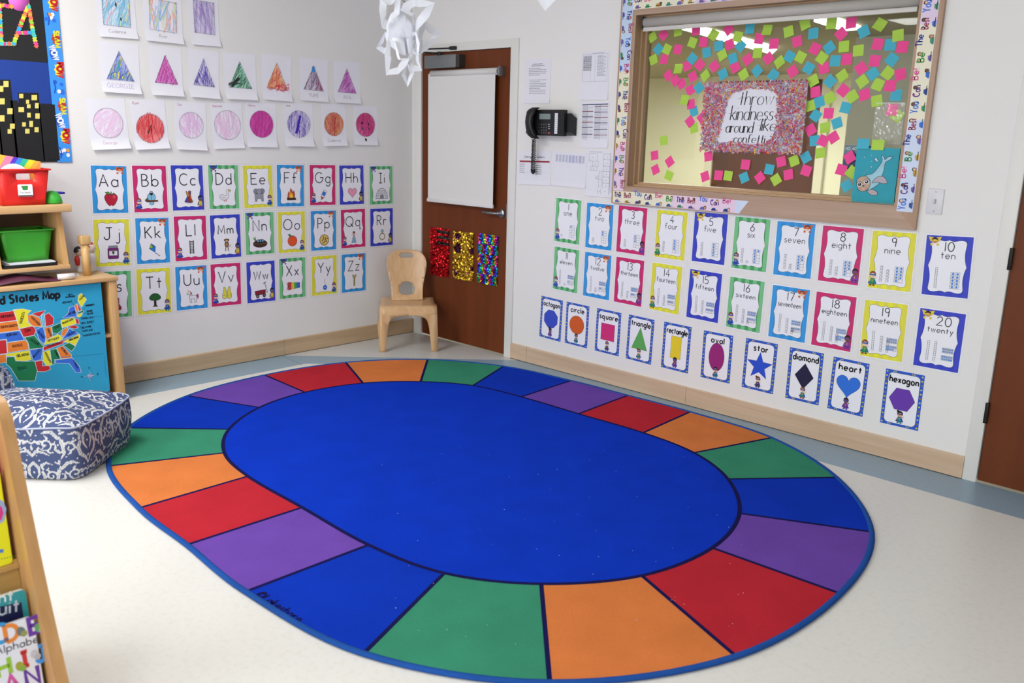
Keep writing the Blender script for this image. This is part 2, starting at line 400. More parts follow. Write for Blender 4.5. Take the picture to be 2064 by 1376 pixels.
# the blue band also crosses in front of the tile triangle
B2 = .0004
mb.face([(BW, -(e - BW) - .0, B2), (e - BW, -BW, B2), (e - BW + .30, -BW - .0, B2), (BW, -(e - BW) - .30, B2)], V_BLUE)
seam = mat('#5f7480', .6)
mb.face([(0, -1.214, B2), (BW, -1.235, B2), (BW, -1.232, B2), (0, -1.211, B2)], seam)
struct(mb.build('floor', fix=False))
mb = MB(); mb.box((-TH, WY - TH, CEIL), (WX + TH, 7.2, CEIL + .1), mat('#eceae2', .8)); struct(mb.build('ceiling'))
mb = MB(); mb.box((-TH, WY, 0), (0, 0, CEIL), WALL); struct(mb.build('wall_left'))
mb = MB()
for a, b_ in (((-TH, 0, 0), (.03, TH, CEIL)), ((.03, 0, 2.19), (1.11, TH, CEIL)), ((1.11, 0, 0), (2.0, TH, CEIL)), ((2.0, 0, 0), (3.78, TH, 1.2)),
              ((2.0, 0, 2.34), (3.78, TH, CEIL)), ((3.78, 0, 0), (4.18, TH, CEIL)), ((4.18, 0, 2.19), (5.23, TH, CEIL)), ((5.23, 0, 0), (WX, TH, CEIL))):
    mb.box(a, b_, WALL)
struct(mb.build('wall_right'))
mb = MB()      # wall with two big windows, behind the camera
for a, b_ in (((0, WY - TH, 0), (WX, WY, .8)), ((0, WY - TH, 2.3), (WX, WY, CEIL)), ((0, WY - TH, .8), (1.7, WY, 2.3)), ((4.3, WY - TH, .8), (5.1, WY, 2.3)), ((7.7, WY - TH, .8), (WX, WY, 2.3))):
    mb.box(a, b_, WALL)
struct(mb.build('wall_back'))
mb = MB(); mb.box((WX, WY, 0), (WX + TH, TH, CEIL), WALL); struct(mb.build('wall_side'))

MAPLE = wood('#e0c09a', '#d2ad84', 'X'); MAPLEY = wood('#cdb393', '#bd9f7e', 'Y'); MAPLEZ = wood('#d9b68e', '#c99f76', 'Z')
TRIMX = wood('#d6bda3', '#c8aa8e', 'X', .8); TRIMY = wood('#cbb191', '#b89b7a', 'Y', .8)
CHINK = mat('#3c3a36', .8)
def baseboard(name, x0, x1, y0, y1, joints, m, ax):
    mb = MB(); H, T = .112, .016
    if ax == 'x':
        mb.prism([(0, .004), (-T, .004), (-T, H - .005), (-T + .005, H), (0, H)], 0, x0, x1, m)
        mb.box((x0, -T + .001, 0), (x1, 0, .004), CHINK)
        for j in joints: mb.box((j, -T - .0004, .004), (j + .0015, -T + .001, H), mat('#8c7152', .7))
    else:
        mb.prism([(0, .004), (T, .004), (T, H - .005), (T - .005, H), (0, H)], 1, y0, y1, m)
        mb.box((0, y0, 0), (T - .001, y1, .004), CHINK)
        for j in joints: mb.box((T - .001, j, .004), (T + .0004, j + .0015, H), mat('#7f6a50', .7))
    return struct(mb.build(name))
baseboard('baseboard_right', 1.115, 4.178, 0, 0, [1.275, 2.60], TRIMX, 'x')
baseboard('baseboard_left', 0, 0, WY, -.0, [-1.19], TRIMY, 'y')

# ---- the two doors, flush in white metal frames
FRAMEW = mat('#e4e3df', .35); DOORM = wood('#70381a', '#633014', 'Z', .35, .5); DOORM.node_tree.nodes['Principled BSDF'].inputs['Specular IOR Level'].default_value = .22; STEEL = mat('#9a9ea2', .32, .9); DARKM = mat('#3a3c3f', .4, .7)
def door(n, x0, x1, fx0, fx1, ftop):
    root = empty('door_%d' % n, (x0, 0, 0)); struct(root)
    mb = MB(); mb.box((x0, .0, .012), (x1, .044, DH), DOORM); child(mb, 'door_leaf', root)
    mb = MB(); o = .012
    mb.box((fx0, -o, 0), (x0 - .004, TH, ftop), FRAMEW, .002); mb.box((x1 + .004, -o, 0), (fx1, TH, ftop), FRAMEW, .002)
    mb.box((x0 - .004, -o, DH + .004), (x1 + .004, TH, ftop), FRAMEW)
    mb.box((x0 - .004, .05, 0), (x1 + .004, .10, DH + .004), mat('#1b1816', .9))  # near-black sheet behind the leaf: shade of the door gap put in as colour
    child(mb, 'door_frame', root); return root
d1 = door(1, DX0, DX1, .024, 1.118, 2.195)
d2 = door(2, EX0, EX1, 4.178, 5.232, 2.195)
# lever handle and hinge of the first door
hx, hz = RW(1009, 430, -.05)
mb = MB(); hx = .985; hz = .945
hx, hz = RW(1009, 430, -.012)
mb.lathe([(0, 0), (.032, 0), (.032, -.006), (.026, -.012), (.012, -.014), (.011, -.05), (0, -.052)], (hx, 0, hz), STEEL, 24, 'y')
mb.tube([(hx, -.045, hz), (hx - .02, -.052, hz), (hx - .06, -.052, hz), (hx - .145, -.048, hz)], [.010, .0095, .0095, .010], STEEL, 10)
child(mb, 'door_handle', d1)
mb = MB(); mb.box((DX1 + .001, -.016, hz + .07), (DX1 + .007, .002, hz - .03), STEEL); child(mb, 'strike_plate', d1)
# closer: box on the leaf, folding arm up to the frame
a = RW(862, 133, -.05); b_ = RW(930, 106, -.05)
cz0, cz1 = 2.022, 2.112
mb = MB(); mb.box((.205, -.058, cz0), (.545, 0, cz1), mat('#84888a', .4, .6), .004)
mb.box((.545, -.056, cz0 + .003), (.585, 0, cz1 - .003), mat('#3a3532', .5))
cl = child(mb, 'door_closer', d1)
mb = MB()
p0 = Vector((.36, -.045, 2.125)); p1 = Vector((.14, -.24, 2.135)); p2 = Vector((.47, -.02, 2.158))
mb.tube([p0, p1], .006, DARKM, 6); mb.tube([p1 + Vector((0, 0, .006)), p2], .006, DARKM, 6)
mb.lathe([(0, 0), (.014, 0), (.014, .03), (0, .03)], (p0.x, p0.y, 2.106), DARKM, 12)
mb.box((p2.x - .02, -.034, p2.z - .012), (p2.x + .04, -.010, p2.z + .012), DARKM, .003); mb.lathe([(0, 0), (.010, 0), (.010, .02), (0, .02)], (p1.x, p1.y, p1.z - .006), STEEL, 10)
ar = child(mb, 'closer_arm', cl)
# second door: black hinge on its left edge, and a knob by the frame edge
for z in (.30, 1.03, 1.85):
    mb = MB(); mb.box((EX0 - .012, -.018, z), (EX0 + .004, -.001, z + .10), mat('#26241f', .5, .6), .002); child(mb, 'hinge', d2)

# ---- window: casing, stepped jamb, glass
CAS = wood('#bb9e8a', '#ac8f7a', 'X', .9); CASZ = wood('#ba9a82', '#aa896f', 'Z', .9); JAMB = wood('#c3a482', '#b3916e', 'Z', .9); JAMX = wood('#cbaa88', '#bb9874', 'X', .9)
win = struct(empty('window_1', (OX0, 0, OZ0)))
CX0, CX1, CZ0, CZ1 = 1.965, 3.812, 1.169, 2.388; P_ = .022
def miter(a, b_, c, d_, m, nm):
    mb = MB(); mb.prism([a, b_, c, d_], 1, -P_, .0, m); return child(mb, nm, win)
miter((CX0, CZ0), (CX1, CZ0), (OX1, OZ0), (OX0, OZ0), CAS, 'casing_bottom'); miter((CX0, CZ1), (OX0, OZ1), (OX1, OZ1), (CX1, CZ1), CAS, 'casing_top')
miter((CX0, CZ0), (OX0, OZ0), (OX0, OZ1), (CX0, CZ1), CASZ, 'casing_left'); miter((CX1, CZ0), (CX1, CZ1), (OX1, OZ1), (OX1, OZ0), CASZ, 'casing_right')
mb = MB()
for (i, (y0, y1, t)) in enumerate([(0, .035, 0), (.035, .065, .010), (.065, .115, .024)]):
    mb.box((OX0 - .07, y0, OZ0 - .07), (OX0 + t, y1, OZ1 + .07), JAMB); mb.box((OX1 - t, y0, OZ0 - .07), (OX1 + .07, y1, OZ1 + .07), JAMB)
    mb.box((OX0 + t, y0, OZ0 - .07), (OX1 - t, y1, OZ0 + t), JAMX); mb.box((OX0 + t, y0, OZ1 - t), (OX1 - t, y1, OZ1 + .07), JAMX)
child(mb, 'jamb', win)
GY = .088
mb = MB(); mb.box((OX0 + .01, GY, OZ0 + .01), (OX1 - .01, GY + .006, OZ1 - .01), M_GLASS); child(mb, 'glass_pane', win)

# ---- the corridor seen through the glass
KY = 7.0; KZ = 2.44
mb = MB(); mb.box((-3.5, TH, -.08), (WX, KY, 0), mat('#b9a98a', .4)); struct(mb.build('floor_corridor'))
mb = MB(); mb.box((-3.5, TH, KZ), (WX, KY, KZ + .02), mat('#a8a28c', .8)); struct(mb.build('ceiling_corridor'))
CW = mat('#efecd8', .7)
mb = MB(); mb.box((-3.6, KY, 0), (WX, KY + .1, KZ), CW); struct(mb.build('wall_corridor'))
mb = MB(); mb.box((-3.6, TH, 0), (-3.5, KY, KZ), CW); struct(mb.build('wall_corridor_end'))
kx0 = plane(1452, 150, 1, KY)[0]; kx1 = plane(1664, 150, 1, KY)[0]
k3 = struct(empty('door_3', (kx0, KY, 0)))
mb = MB(); mb.box((kx0, KY - .03, 0), (kx1, KY, KZ - .07), wood('#582812', '#4a200e', 'Z', .3)); child(mb, 'door_leaf', k3)
mb = MB()
for q in (kx0 - .12, kx1): mb.box((q, KY - .06, 0), (q + .12, KY, KZ), mat('#ded9c8', .5))
mb.box((kx0, KY - .06, KZ - .07), (kx1, KY, KZ), mat('#ded9c8', .5)); child(mb, 'door_frame', k3)
# a nearer pale partition on the right of the corridor
px0 = plane(1701, 300, 1, 3.2)[0]
mb = MB(); mb.box((px0, 3.2, 0), (px0 + 2.6, 3.3, KZ), mat('#f2efe4', .7)); struct(mb.build('wall_partition'))
# corridor ceiling lamps: two long strips
LIT, N_, L_, b0 = new_mat('lamp_diffuser'); b0.inputs['Emission Color'].default_value = (1, .98, .95, 1); b0.inputs['Emission Strength'].default_value = 3.2
def lamp_from(pts, label, nm='corridor_lamp'):
    q = [FL(u, v, KZ - .03) for u, v in pts]
    r = empty(nm, (q[0][0], q[0][1], KZ - .03)); tag(r, label, 'ceiling light', 'strip lamps beyond the window')
    mb = MB(); mb.prism([(a, b_) for a, b_ in q], 2, KZ - .03, KZ - .002, LIT); child(mb, 'diffuser', r)
lamp_from([(1374, 60), (1398, 56), (1566, 100), (1556, 110)], 'white strip light glowing through the upper left of the window glass')
lamp_from([(1640, 44), (1680, 40), (1735, 60), (1700, 63)], 'white strip light glowing through the upper right of the window glass')

# ---- ceiling lamps of this room (above the frame)
for i, (x, y) in enumerate(LAMPS):
    r = empty('ceiling_lamp', (x, y, CEIL)); tag(r, 'flat white ceiling light panel above the classroom floor', 'ceiling light', 'classroom ceiling panels')
    mb = MB(); t = .03
    for a, b_ in (((x - .61, y - .31, CEIL - t), (x + .61, y - .28, CEIL)), ((x - .61, y + .28, CEIL - t), (x + .61, y + .31, CEIL)), ((x - .61, y - .28, CEIL - t), (x - .58, y + .28, CEIL)), ((x + .58, y - .28, CEIL - t), (x + .61, y + .28, CEIL))):
        mb.box(a, b_, mat('#f0f0ee', .5))
    child(mb, 'lamp_frame', r)
    mb = MB(); mb.box((x - .58, y - .28, CEIL - .012), (x + .58, y + .28, CEIL - .004), LIT); child(mb, 'diffuser', r)

# ================================================================== CARDS
INK = '#23242e'; BLUE, PINK, NAVY, GREEN, YEL = '#2a94e0', '#d62a6e', '#3340c4', '#45a862', '#eeee35'
STRIPE = {GREEN: '#7cc78c', YEL: '#e6e04a', BLUE: '#3a9ee6', PINK: '#cf2f72', NAVY: '#3c48c6'}
def bracket(w_, h_, n=1.0):
    q = [(0, 1.0), (.05, .975), (.14, .955), (.26, .945), (.40, .965), (.56, .992), (.70, .995), (.82, .975), (.89, .93), (.915, .86), (.90, .76), (.875, .64), (.865, .52), (.872, .38), (.90, .24), (.94, .12), (.975, .05), (1.0, 0)]
    R_ = [(x * w_ * .5, y * h_ * .5) for x, y in q]
    return R_ + [(x, -y) for x, y in R_[-2::-1]] + [(-x, -y) for x, y in R_[1:]] + [(-x, y) for x, y in R_[-2:0:-1]]
SKIN = ['#f0c9a4', '#7a4a35', '#d9a077']
def hero(cv, x, y, s, cape, suit, hair, skin, boots, k=4, girl=False, lift=1):
    """little caped child, s = height"""
    P = lambda pts: [(x + a * s, y + b * s) for a, b in pts]
    cv.poly(P([(-.14, .52), (.14, .52), (.30, .14), (.10, .10), (-.10, .10), (-.30, .14)]), cape, k)
    cv.poly(P([(-.13, .50), (.13, .50), (.16, .14), (-.16, .14)]), suit, k + 1)
    for q in (-.09, .09):
        cv.poly(P([(q - .05, .18), (q + .05, .18), (q + .06, .02), (q - .06, .02)]), suit, k + 1)
        cv.disc(x + q * 1.25 * s, y + .035 * s, .095 * s, .05 * s, boots, k + 2, 10)
    cv.line(P([(-.13, .45), (-.24, .28)]), .07 * s, skin, k + 1); cv.line(P([(.13, .45), (.27, .45 + .13 * lift)]), .07 * s, skin, k + 1)
    cv.disc(x, y + .76 * s, .22 * s, .235 * s, hair, k + 1, 16)
    if girl: cv.disc(x - .17 * s, y + .95 * s, .10 * s, .09 * s, hair, k + 1, 12)
    cv.disc(x, y + .68 * s, .185 * s, .17 * s, skin, k + 2, 16)
    cv.rect(x - .19 * s, y + .69 * s, x + .19 * s, y + .79 * s, cape, k + 3)
    cv.poly(P([(-.05, .40), (.05, .40), (0, .30)]), '#f2c53a', k + 3)
def peek(cv, x, y, s, cape, hair, skin, k=4):
    """caped child flying towards us, only cape, head and fists"""
    P = lambda pts: [(x + a * s, y + b * s) for a, b in pts]
    cv.poly(P([(-.55, .42), (-.2, .36), (.2, .36), (.55, .45), (.38, -.02), (-.36, -.02)]), cape, k)
    cv.disc(x, y + .12 * s, .27 * s, .25 * s, hair, k + 1, 16); cv.disc(x, y + .02 * s, .23 * s, .19 * s, skin, k + 2, 16)
    cv.rect(x - .23 * s, y + .03 * s, x + .23 * s, y + .15 * s, cape, k + 3)
    for q in (-.26, .26): cv.disc(x + q * s, y - .26 * s, .11 * s, .12 * s, cape, k + 2, 10)
PUP = {BLUE: ('peek', .33, .40, '#d35a35', '#6b3a28', SKIN[0]), PINK: ('hero', -.36, -.45, '#3a3fae', '#2f55b5', '#8a4b2f', SKIN[0], '#b8322c'),
       NAVY: ('hero', .38, -.43, '#2f6fc4', '#d9c23a', '#17171c', SKIN[1], '#b03a34'), GREEN: ('peek', -.36, .42, '#3557b8', '#2a3560', SKIN[1]),
       YEL: ('hero', .38, -.46, '#2c62b8', '#2d57ad', '#7b4a30', SKIN[0], '#2f8f9c')}
PUPN = {BLUE: PUP[BLUE], GREEN: ('hero', -.38, -.45, '#3563bd', '#2f55b5', '#7b3a2f', SKIN[0], '#2c5aa8'),
        PINK: ('hero', .40, -.46, '#7b3f9c', '#8a3fa4', '#17171c', SKIN[1], '#5a3a9c'), YEL: ('hero', -.40, -.46, '#2c62b8', '#2f9c4a', '#8a4b2f', SKIN[0], '#8a3020'),
        NAVY: ('peek', -.34, .40, '#e8cc3a', '#17171c', '#c98f6a')}
def card_base(cv, w_, h_, col, pup):
    cv.base_sheet(w_ + .008, h_ + .009, WHITE); cv.rect(-w_ / 2, -h_ / 2, w_ / 2, h_ / 2, col, 1)
    n = 9; sw = w_ / n
    for i in range(0, n, 2): cv.rect(-w_ / 2 + i * sw, -h_ / 2, -w_ / 2 + (i + 1) * sw, h_ / 2, STRIPE[col], 2)
    p = bracket(w_ * .83, h_ * .875); cv.poly(p, WHITE, 3); cv.line(p, .0013, INK, 4, closed=True)
    if pup[0] == 'hero': hero(cv, pup[1] * w_, pup[2] * h_, .26 * h_, *pup[3:], k=5)
    else: peek(cv, pup[1] * w_ * .92, pup[2] * h_, .19 * h_, *pup[3:], k=5)
def laminate(cv, w_, h_, card):
    c2 = Canvas(cv.O, cv.U, cv.V, 0, base=.0001); c2.rect(-w_ / 2 - .013, -h_ / 2 - .013, w_ / 2 + .013, h_ / 2 + .013, M_LAM, 0)
    o = c2.mb.build('laminate', None, origin=tuple(cv.O), fix=False); o.parent = card; o.location = (0, 0, 0)
    o['label'] = 'clear glossy laminate sheet'
# ---- icons: drawn in a box about -1..1 wide, -1..1 high
class Pic:
    def __init__(s, cv, x, y, r): s.cv = cv; s.x = x; s.y = y; s.r = r
    def T(s, p): return [(s.x + a * s.r, s.y + b * s.r) for a, b in p]
    def poly(s, p, m, k=5, o=True):
        q = s.T(p); s.cv.poly(q, m, k)
        if o: s.cv.line(q, .05 * s.r, INK, k + 1, closed=True)
    def disc(s, x, y, a, b, m, k=5, o=True, rot=0):
        c, q = math.cos(rot), math.sin(rot)
        s.poly([(x + u * c - v * q, y + u * q + v * c) for u, v in arcp(0, 0, a, b, 0, 360, 20)[:-1]], m, k, o)
    def line(s, p, w_, m, k=7): s.cv.line(s.T(p), w_ * s.r, m, k)
def icon(L, p):
    if L == 'A':
        p.poly(spline([(0, .62), (.45, .72), (.82, .45), (.85, 0), (.6, -.55), (.25, -.92), (0, -.82), (-.25, -.92), (-.6, -.55), (-.85, 0), (-.82, .45), (-.45, .72)], 3), '#b81f38')
        p.disc(.42, .3, .2, .24, '#d94a5e', 7, False); p.poly([(0, .62), (-.3, .98), (-.75, .92), (-.6, .68), (-.2, .62)], '#4f9a3f', 7); p.poly([(0, .62), (.4, .85), (.55, .7), (.25, .6)], '#4f9a3f', 7); p.line([(0, .6), (.05, 1.0)], .12, '#5b3a28')
    elif L == 'B':
        p.disc(0, .75, .26, .28, '#93abc0'); p.disc(0, .15, .62, .58, '#85c0de'); p.disc(0, -.75, .34, .25, '#85c0de'); p.line([(0, .6), (0, -.35)], .05, INK)
        p.poly([(-.95, -.2), (-.6, -.3), (.9, -.3), (.95, -.5), (-.7, -.55), (-.95, -.4)], '#7b4a30', 8); p.poly([(-.9, -.2), (-.65, .05), (-.5, -.25)], '#4f9a3f', 9); p.poly([(-.07, .72), (.07, .72), (0, .58)], '#3c4650', 9)
    elif L == 'C':
        for i, (a, c) in enumerate([(-.55, '#2f62c8'), (.35, '#3f9a44'), (-.35, '#c23a3a'), (.55, '#e0a23a'), (-.1, '#7a3a9a'), (.2, '#c8502c')]):
            ca, sa = math.cos(a), math.sin(a); q = [(-.12, -.9), (.12, -.9), (.12, .6), (.04, .9), (-.04, .9), (-.12, .6)]
            p.poly([(x * ca - y * sa + (i - 2.5) * .06, x * sa + y * ca) for x, y in q], c, 5 + 2 * i)
    elif L == 'D':
        p.poly(spline([(-.9, -.1), (-.5, .2), (.15, 0), (.35, .35), (.3, .75), (.5, .98), (.72, .85), (.68, .5), (.62, .1), (.55, -.35), (.1, -.65), (-.5, -.6)], 3), '#eef0f6'); p.poly([(.6, .95), (.98, .88), (.95, .68), (.65, .7)], '#e8c33a', 7)
        p.line([(-.05, -.62), (-.1, -.9)], .1, '#c2453a'); p.line([(.2, -.62), (.2, -.92)], .1, '#c2453a'); p.line([(-.6, -.1), (-.2, -.35), (.2, -.2)], .05, INK)
    elif L == 'E':
        p.poly([(-.75, .2), (.7, .2), (.72, -.98), (.4, -.98), (.35, -.55), (-.35, -.55), (-.4, -.98), (-.72, -.98)], '#9a9ea8'); p.disc(-.55, .6, .4, .38, '#8a8f9a', 7); p.disc(.55, .6, .4, .38, '#8a8f9a', 7)
        p.disc(0, .55, .42, .42, '#a2a6b0', 9); p.line([(0, .45), (-.05, -.2), (.15, -.35)], .2, '#a2a6b0', 11); p.disc(-.15, .65, .04, .06, INK, 11, False); p.disc(.15, .65, .04, .06, INK, 11, False)
    elif L == 'F':
        p.poly([(-.7, -.6), (-.6, .1), (-.45, .45), (-.35, .1), (-.1, .95), (.2, .5), (.3, .25), (.5, .6), (.65, 0), (.6, -.6)], '#c8432a'); p.poly([(-.45, -.6), (-.4, 0), (-.1, .5), (.1, .1), (.3, .2), (.42, -.6)], '#eda436', 7, False); p.poly([(-.25, -.6), (-.1, 0), (.15, -.15), (.22, -.6)], '#f7e04a', 8, False)
        p.poly([(-.8, -.65), (.8, -.62), (.85, -.95), (-.75, -.98)], '#4a2f22', 9)
    elif L == 'G':
        q = lambda P: [(x * .82 + y * .45, y * .82 - x * .45) for x, y in P]
        p.poly(q([(-.35, .8), (.35, .8), (.35, -.45), (-.35, -.45)]), '#f2f2f6'); p.poly(q([(-.3, .55), (.3, .55), (.3, -.15), (-.3, -.15)]), '#3a6fd0', 7, False); p.poly(q([(-.3, -.45), (.3, -.45), (.05, -1.0)]), '#c9402f', 7)
    elif L in 'H':
        p.poly(heart(.9), '#ef9fbd')
    elif L == 'I':
        p.poly(arcp(0, -.75, .98, 1.35, 0, 180, 18), '#e6e8ee')
        for y in (-.4, -.05, .25): xx = .98 * math.sqrt(max(0, 1 - ((y + .75) / 1.35) ** 2)); p.line([(-xx, y), (xx, y)], .04, '#6f7480')
        for x, y in [(-.6, -.4), (-.2, -.4), (.2, -.4), (.6, -.4), (-.4, -.05), (0, -.05), (.4, -.05), (-.7, -.75), (.7, -.75)]: p.line([(x, y), (x, y + .33)], .04, '#6f7480')
        p.poly(arcp(0, -.75, .28, .5, 0, 180, 10), '#8f939c', 9)
    elif L == 'J':
        p.poly(rrect(-.75, -.95, .75, .6, .18), '#7a2a72'); p.poly([(-.62, .6), (.62, .6), (.62, .92), (-.62, .92)], '#8e92a0', 7); p.poly([(-.6, -.5), (.6, -.5), (.6, .2), (-.6, .2)], '#eeeef4', 7); p.disc(0, 0, .16, .13, '#3c8a3c', 9); p.poly([(-.14, -.08), (.14, -.08), (0, -.35)], '#4a2f55', 9)
    elif L == 'K':
        p.poly([(-.4, .95), (.25, .5), (.15, -.4), (-.7, .2)], '#2f7fd8'); p.poly([(-.4, .95), (-.1, .35), (-.7, .2)], '#8fbf4a', 7); p.line([(.15, -.4), (.3, -.6), (.5, -.65), (.8, -.95)], .05, INK)
        for x, y, c in ((.32, -.58, '#2f7fd8'), (.55, -.7, '#c9b23a'), (.78, -.92, '#2f5fd8')): p.disc(x, y, .1, .08, c, 8, False)
    elif L == 'L':
        for x in (-.28, .28): p.line([(x, 1), (x * 1.0, -1)], .13, '#3a302a')
        for i in range(8): p.line([(-.28, .85 - i * .24), (.28, .85 - i * .24)], .09, '#3a302a')
    elif L == 'M':
        p.disc(0, .1, .34, .45, '#7b5433'); p.disc(-.3, .75, .13, .13, '#7b5433'); p.disc(.3, .75, .13, .13, '#7b5433'); p.disc(0, .7, .3, .26, '#8a6038', 7); p.disc(0, .62, .18, .14, '#dfb98a', 9, False); p.disc(0, .05, .18, .25, '#b98a58', 7, False)
        for x in (-.18, .18): p.line([(x, -.3), (x * 1.4, -.95)], .14, '#7b5433')
        p.line([(.3, -.1), (.6, -.3), (.62, .1)], .07, '#7b5433')
    elif L == 'N':
        p.disc(0, -.25, .95, .45, '#4a3527'); p.disc(0, .05, .62, .2, '#2c2019', 7)
        for x in (-.28, .02, .3): p.disc(x, .1, .2, .15, '#7fb3cf', 9)
        p.line([(-.95, .5), (-.6, .1)], .12, '#4f9a3f', 9); p.line([(-.7, .6), (-.6, .1)], .12, '#4f9a3f', 9); p.line([(-.9, -.3), (.9, -.2)], .05, '#7a5a40', 9); p.line([(-.8, -.45), (.8, -.4)], .05, '#2c2019', 9)
    elif L == 'O':
        p.disc(0, -.1, .82, .82, '#e8582a'); p.poly([(-.1, .6), (-.5, 1.0), (-.8, .85), (-.45, .6)], '#3f8f3c', 7)
    elif L == 'P':
        p.disc(0, 0, .88, .88, '#c8a05a'); p.disc(0, 0, .72, .72, '#e6cf7a', 7, False)
        for i in range(9): a = i * 2.4; r = .2 + .045 * i; p.disc(r * math.cos(a), r * math.sin(a), .11, .13, '#5a3a20', 8, False)
    elif L == 'Q':
        p.poly([(-.12, .35), (.12, .35), (.45, -.85), (-.45, -.85)], '#7fb4dc'); p.disc(0, .68, .25, .27, '#a8492c'); p.disc(0, .6, .17, .18, SKIN[0], 7, False); p.line([(-.15, .3), (-.35, -.2)], .09, SKIN[0]); p.line([(.15, .3), (.35, -.2)], .09, SKIN[0]); p.poly([(-.2, .9), (-.1, 1.1), (0, .95), (.1, 1.1), (.2, .9)], '#8a3a26', 8)
    elif L == 'R':
        p.cv.line(p.T(arcp(0, -.35, .55, .55, 90, 450, 24)), .13 * p.r, '#b09a4a', 6); p.cv.line(p.T(arcp(0, -.35, .62, .62, 90, 450, 24)), .03 * p.r, INK, 7); p.poly([(-.28, .6), (-.15, .9), (.15, .9), (.28, .6), (0, .25)], '#8fc4d8', 8)
    elif L == 'S':
        for dx, rr in ((-.35, 0), (.25, 1)):
            q = [(-.3, .95), (.3, .95), (.3, 0), (.62, -.5), (.55, -.85), (.2, -.9), (-.15, -.45), (-.3, 0)]
            p.poly([((x if rr else x) + dx, y * .95 - .1 * rr) for x, y in q], '#9a2440', 5 + 3 * rr)
            for i in range(5): p.line([(dx - .25, .6 - i * .25), (dx + .3, .5 - i * .25)], .05, '#e8d0d8', 7 + 3 * rr)
    elif L == 'T':
        p.poly([(-.14, .1), (.14, .1), (.16, -.8), (.4, -.98), (-.4, -.98), (-.16, -.8)], '#3a2418')
        p.poly(spline([(0, .98), (.4, .9), (.75, .6), (.85, .25), (.55, 0), (.2, -.05), (-.2, -.05), (-.55, 0), (-.85, .25), (-.75, .6), (-.4, .9)], 3), '#23632a', 7)
    elif L == 'U':
        p.poly([(-.5, .1), (.55, .15), (.6, -.3), (.5, -.98), (.3, -.98), (.25, -.4), (-.2, -.4), (-.15, -.98), (-.4, -.98), (-.5, -.3)], '#eceef6'); p.poly([(-.45, .1), (-.3, .75), (-.55, .85), (-.95, .45), (-.85, .3), (-.55, .4)], '#eceef6', 7)
        p.line([(-.6, .8), (-.75, 1.05)], .08, '#d8a83a', 9); p.line([(-.35, .7), (-.2, .3)], .14, '#d8503a', 9); p.line([(-.25, .62), (-.1, .25)], .1, '#3f9a6a', 9); p.poly([(.55, .1), (.85, .3), (.95, -.1), (.8, -.5), (.7, -.1)], '#d43a7a', 9)
    elif L == 'V':
        for sx in (-1, 1): p.poly([(sx * .05, .1), (sx * .3, .95), (sx * .55, .95), (sx * .55, .5), (sx * .75, -.2), (sx * .75, -.75), (sx * .35, -.95), (sx * .05, -.7)], '#e6e04a')
        for sx in (-1, 1): p.line([(sx * .65, -.35), (sx * .3, -.35)], .05, INK)
    elif L == 'W':
        p.poly([(-.95, -.1), (.5, 0), (.45, -.55), (-.9, -.6)], '#8a2436'); p.disc(-.6, -.75, .2, .22, '#3a3436', 7); p.disc(.3, -.7, .2, .22, '#3a3436', 7); p.disc(-.6, -.75, .08, .09, '#9a9a9a', 9, False); p.disc(.3, -.7, .08, .09, '#9a9a9a', 9, False); p.line([(.5, -.3), (.75, -.35), (.4, .85)], .06, INK); p.line([(.2, .8), (.6, .95)], .08, INK)
    elif L == 'X':
        for i, c in enumerate(['#c23a3a', '#c8304a', '#e6a83a', '#e8dc3a', '#4fa84a', '#2f9c8a', '#2f6fd0', '#4a4ab8']):
            x = -.75 + i * .22; p.poly([(x, .55 - i * .02), (x + .21, .53 - i * .02), (x + .21, -.5 + i * .03), (x, -.53 + i * .03)], c, 6, False)
        p.line([(-.9, .3), (1, .3)], .05, INK, 5); p.line([(-.95, -.5), (-.6, .5)], .08, '#8a3a3a', 9); p.line([(-.95, .5), (-.55, -.5)], .08, '#8a3a3a', 9)
    elif L == 'Y':
        p.disc(0, -.5, .38, .4, '#2f6fe0'); p.disc(0, -.5, .16, .17, '#8fb4f4', 7, False); p.line([(.0, -.1), (.05, .2), (-.15, .5), (-.05, .8), (-.02, 1)], .05, '#6a6a72')
    elif L == 'Z':
        p.poly([(-.4, 1), (-.12, .9), (-.0, .65), (.12, .9), (.4, 1), (.3, .6), (.13, .3), (.13, -.95), (-.13, -.95), (-.13, .3), (-.3, .6)], '#b8b06a')
        for i in range(8): p.line([(-.1, .2 - i * .14), (.1, .2 - i * .14)], .04, '#5a5638')
def heart(r):
    return [(r * 1.0 * math.sin(t) ** 3 * 1.0, r * (.8125 * math.cos(t) - .3125 * math.cos(2 * t) - .125 * math.cos(3 * t) - .0625 * math.cos(4 * t)) + .1 * r) for t in [2 * math.pi * i / 36 for i in range(36)]]
ICON = dict(A='red apple', B='blue bird on a branch', C='bunch of crayons', D='white goose', E='grey elephant', F='campfire', G='glue bottle', H='pink heart', I='igloo', J='jar of jam',
    K='kite', L='ladder', M='brown monkey', N='nest of blue eggs', O='orange fruit', P='pizza', Q='crowned girl in blue dress', R='jewelled ring', S='dark red socks', T='green tree',
    U='unicorn', V='yellow vest', W='red wagon', X='rainbow xylophone', Y='blue toy on a string', Z='zipper')
CNAME = {BLUE: 'sky blue', PINK: 'raspberry pink', NAVY: 'royal blue', GREEN: 'striped green', YEL: 'yellow'}
k4 = crop(160, 320, 4.047); k5 = crop(470, 320, 4.585)
def both(a, b_): return [k4(*a[0]), k5(*b_[0]), k5(*b_[1]), k4(*a[1])]
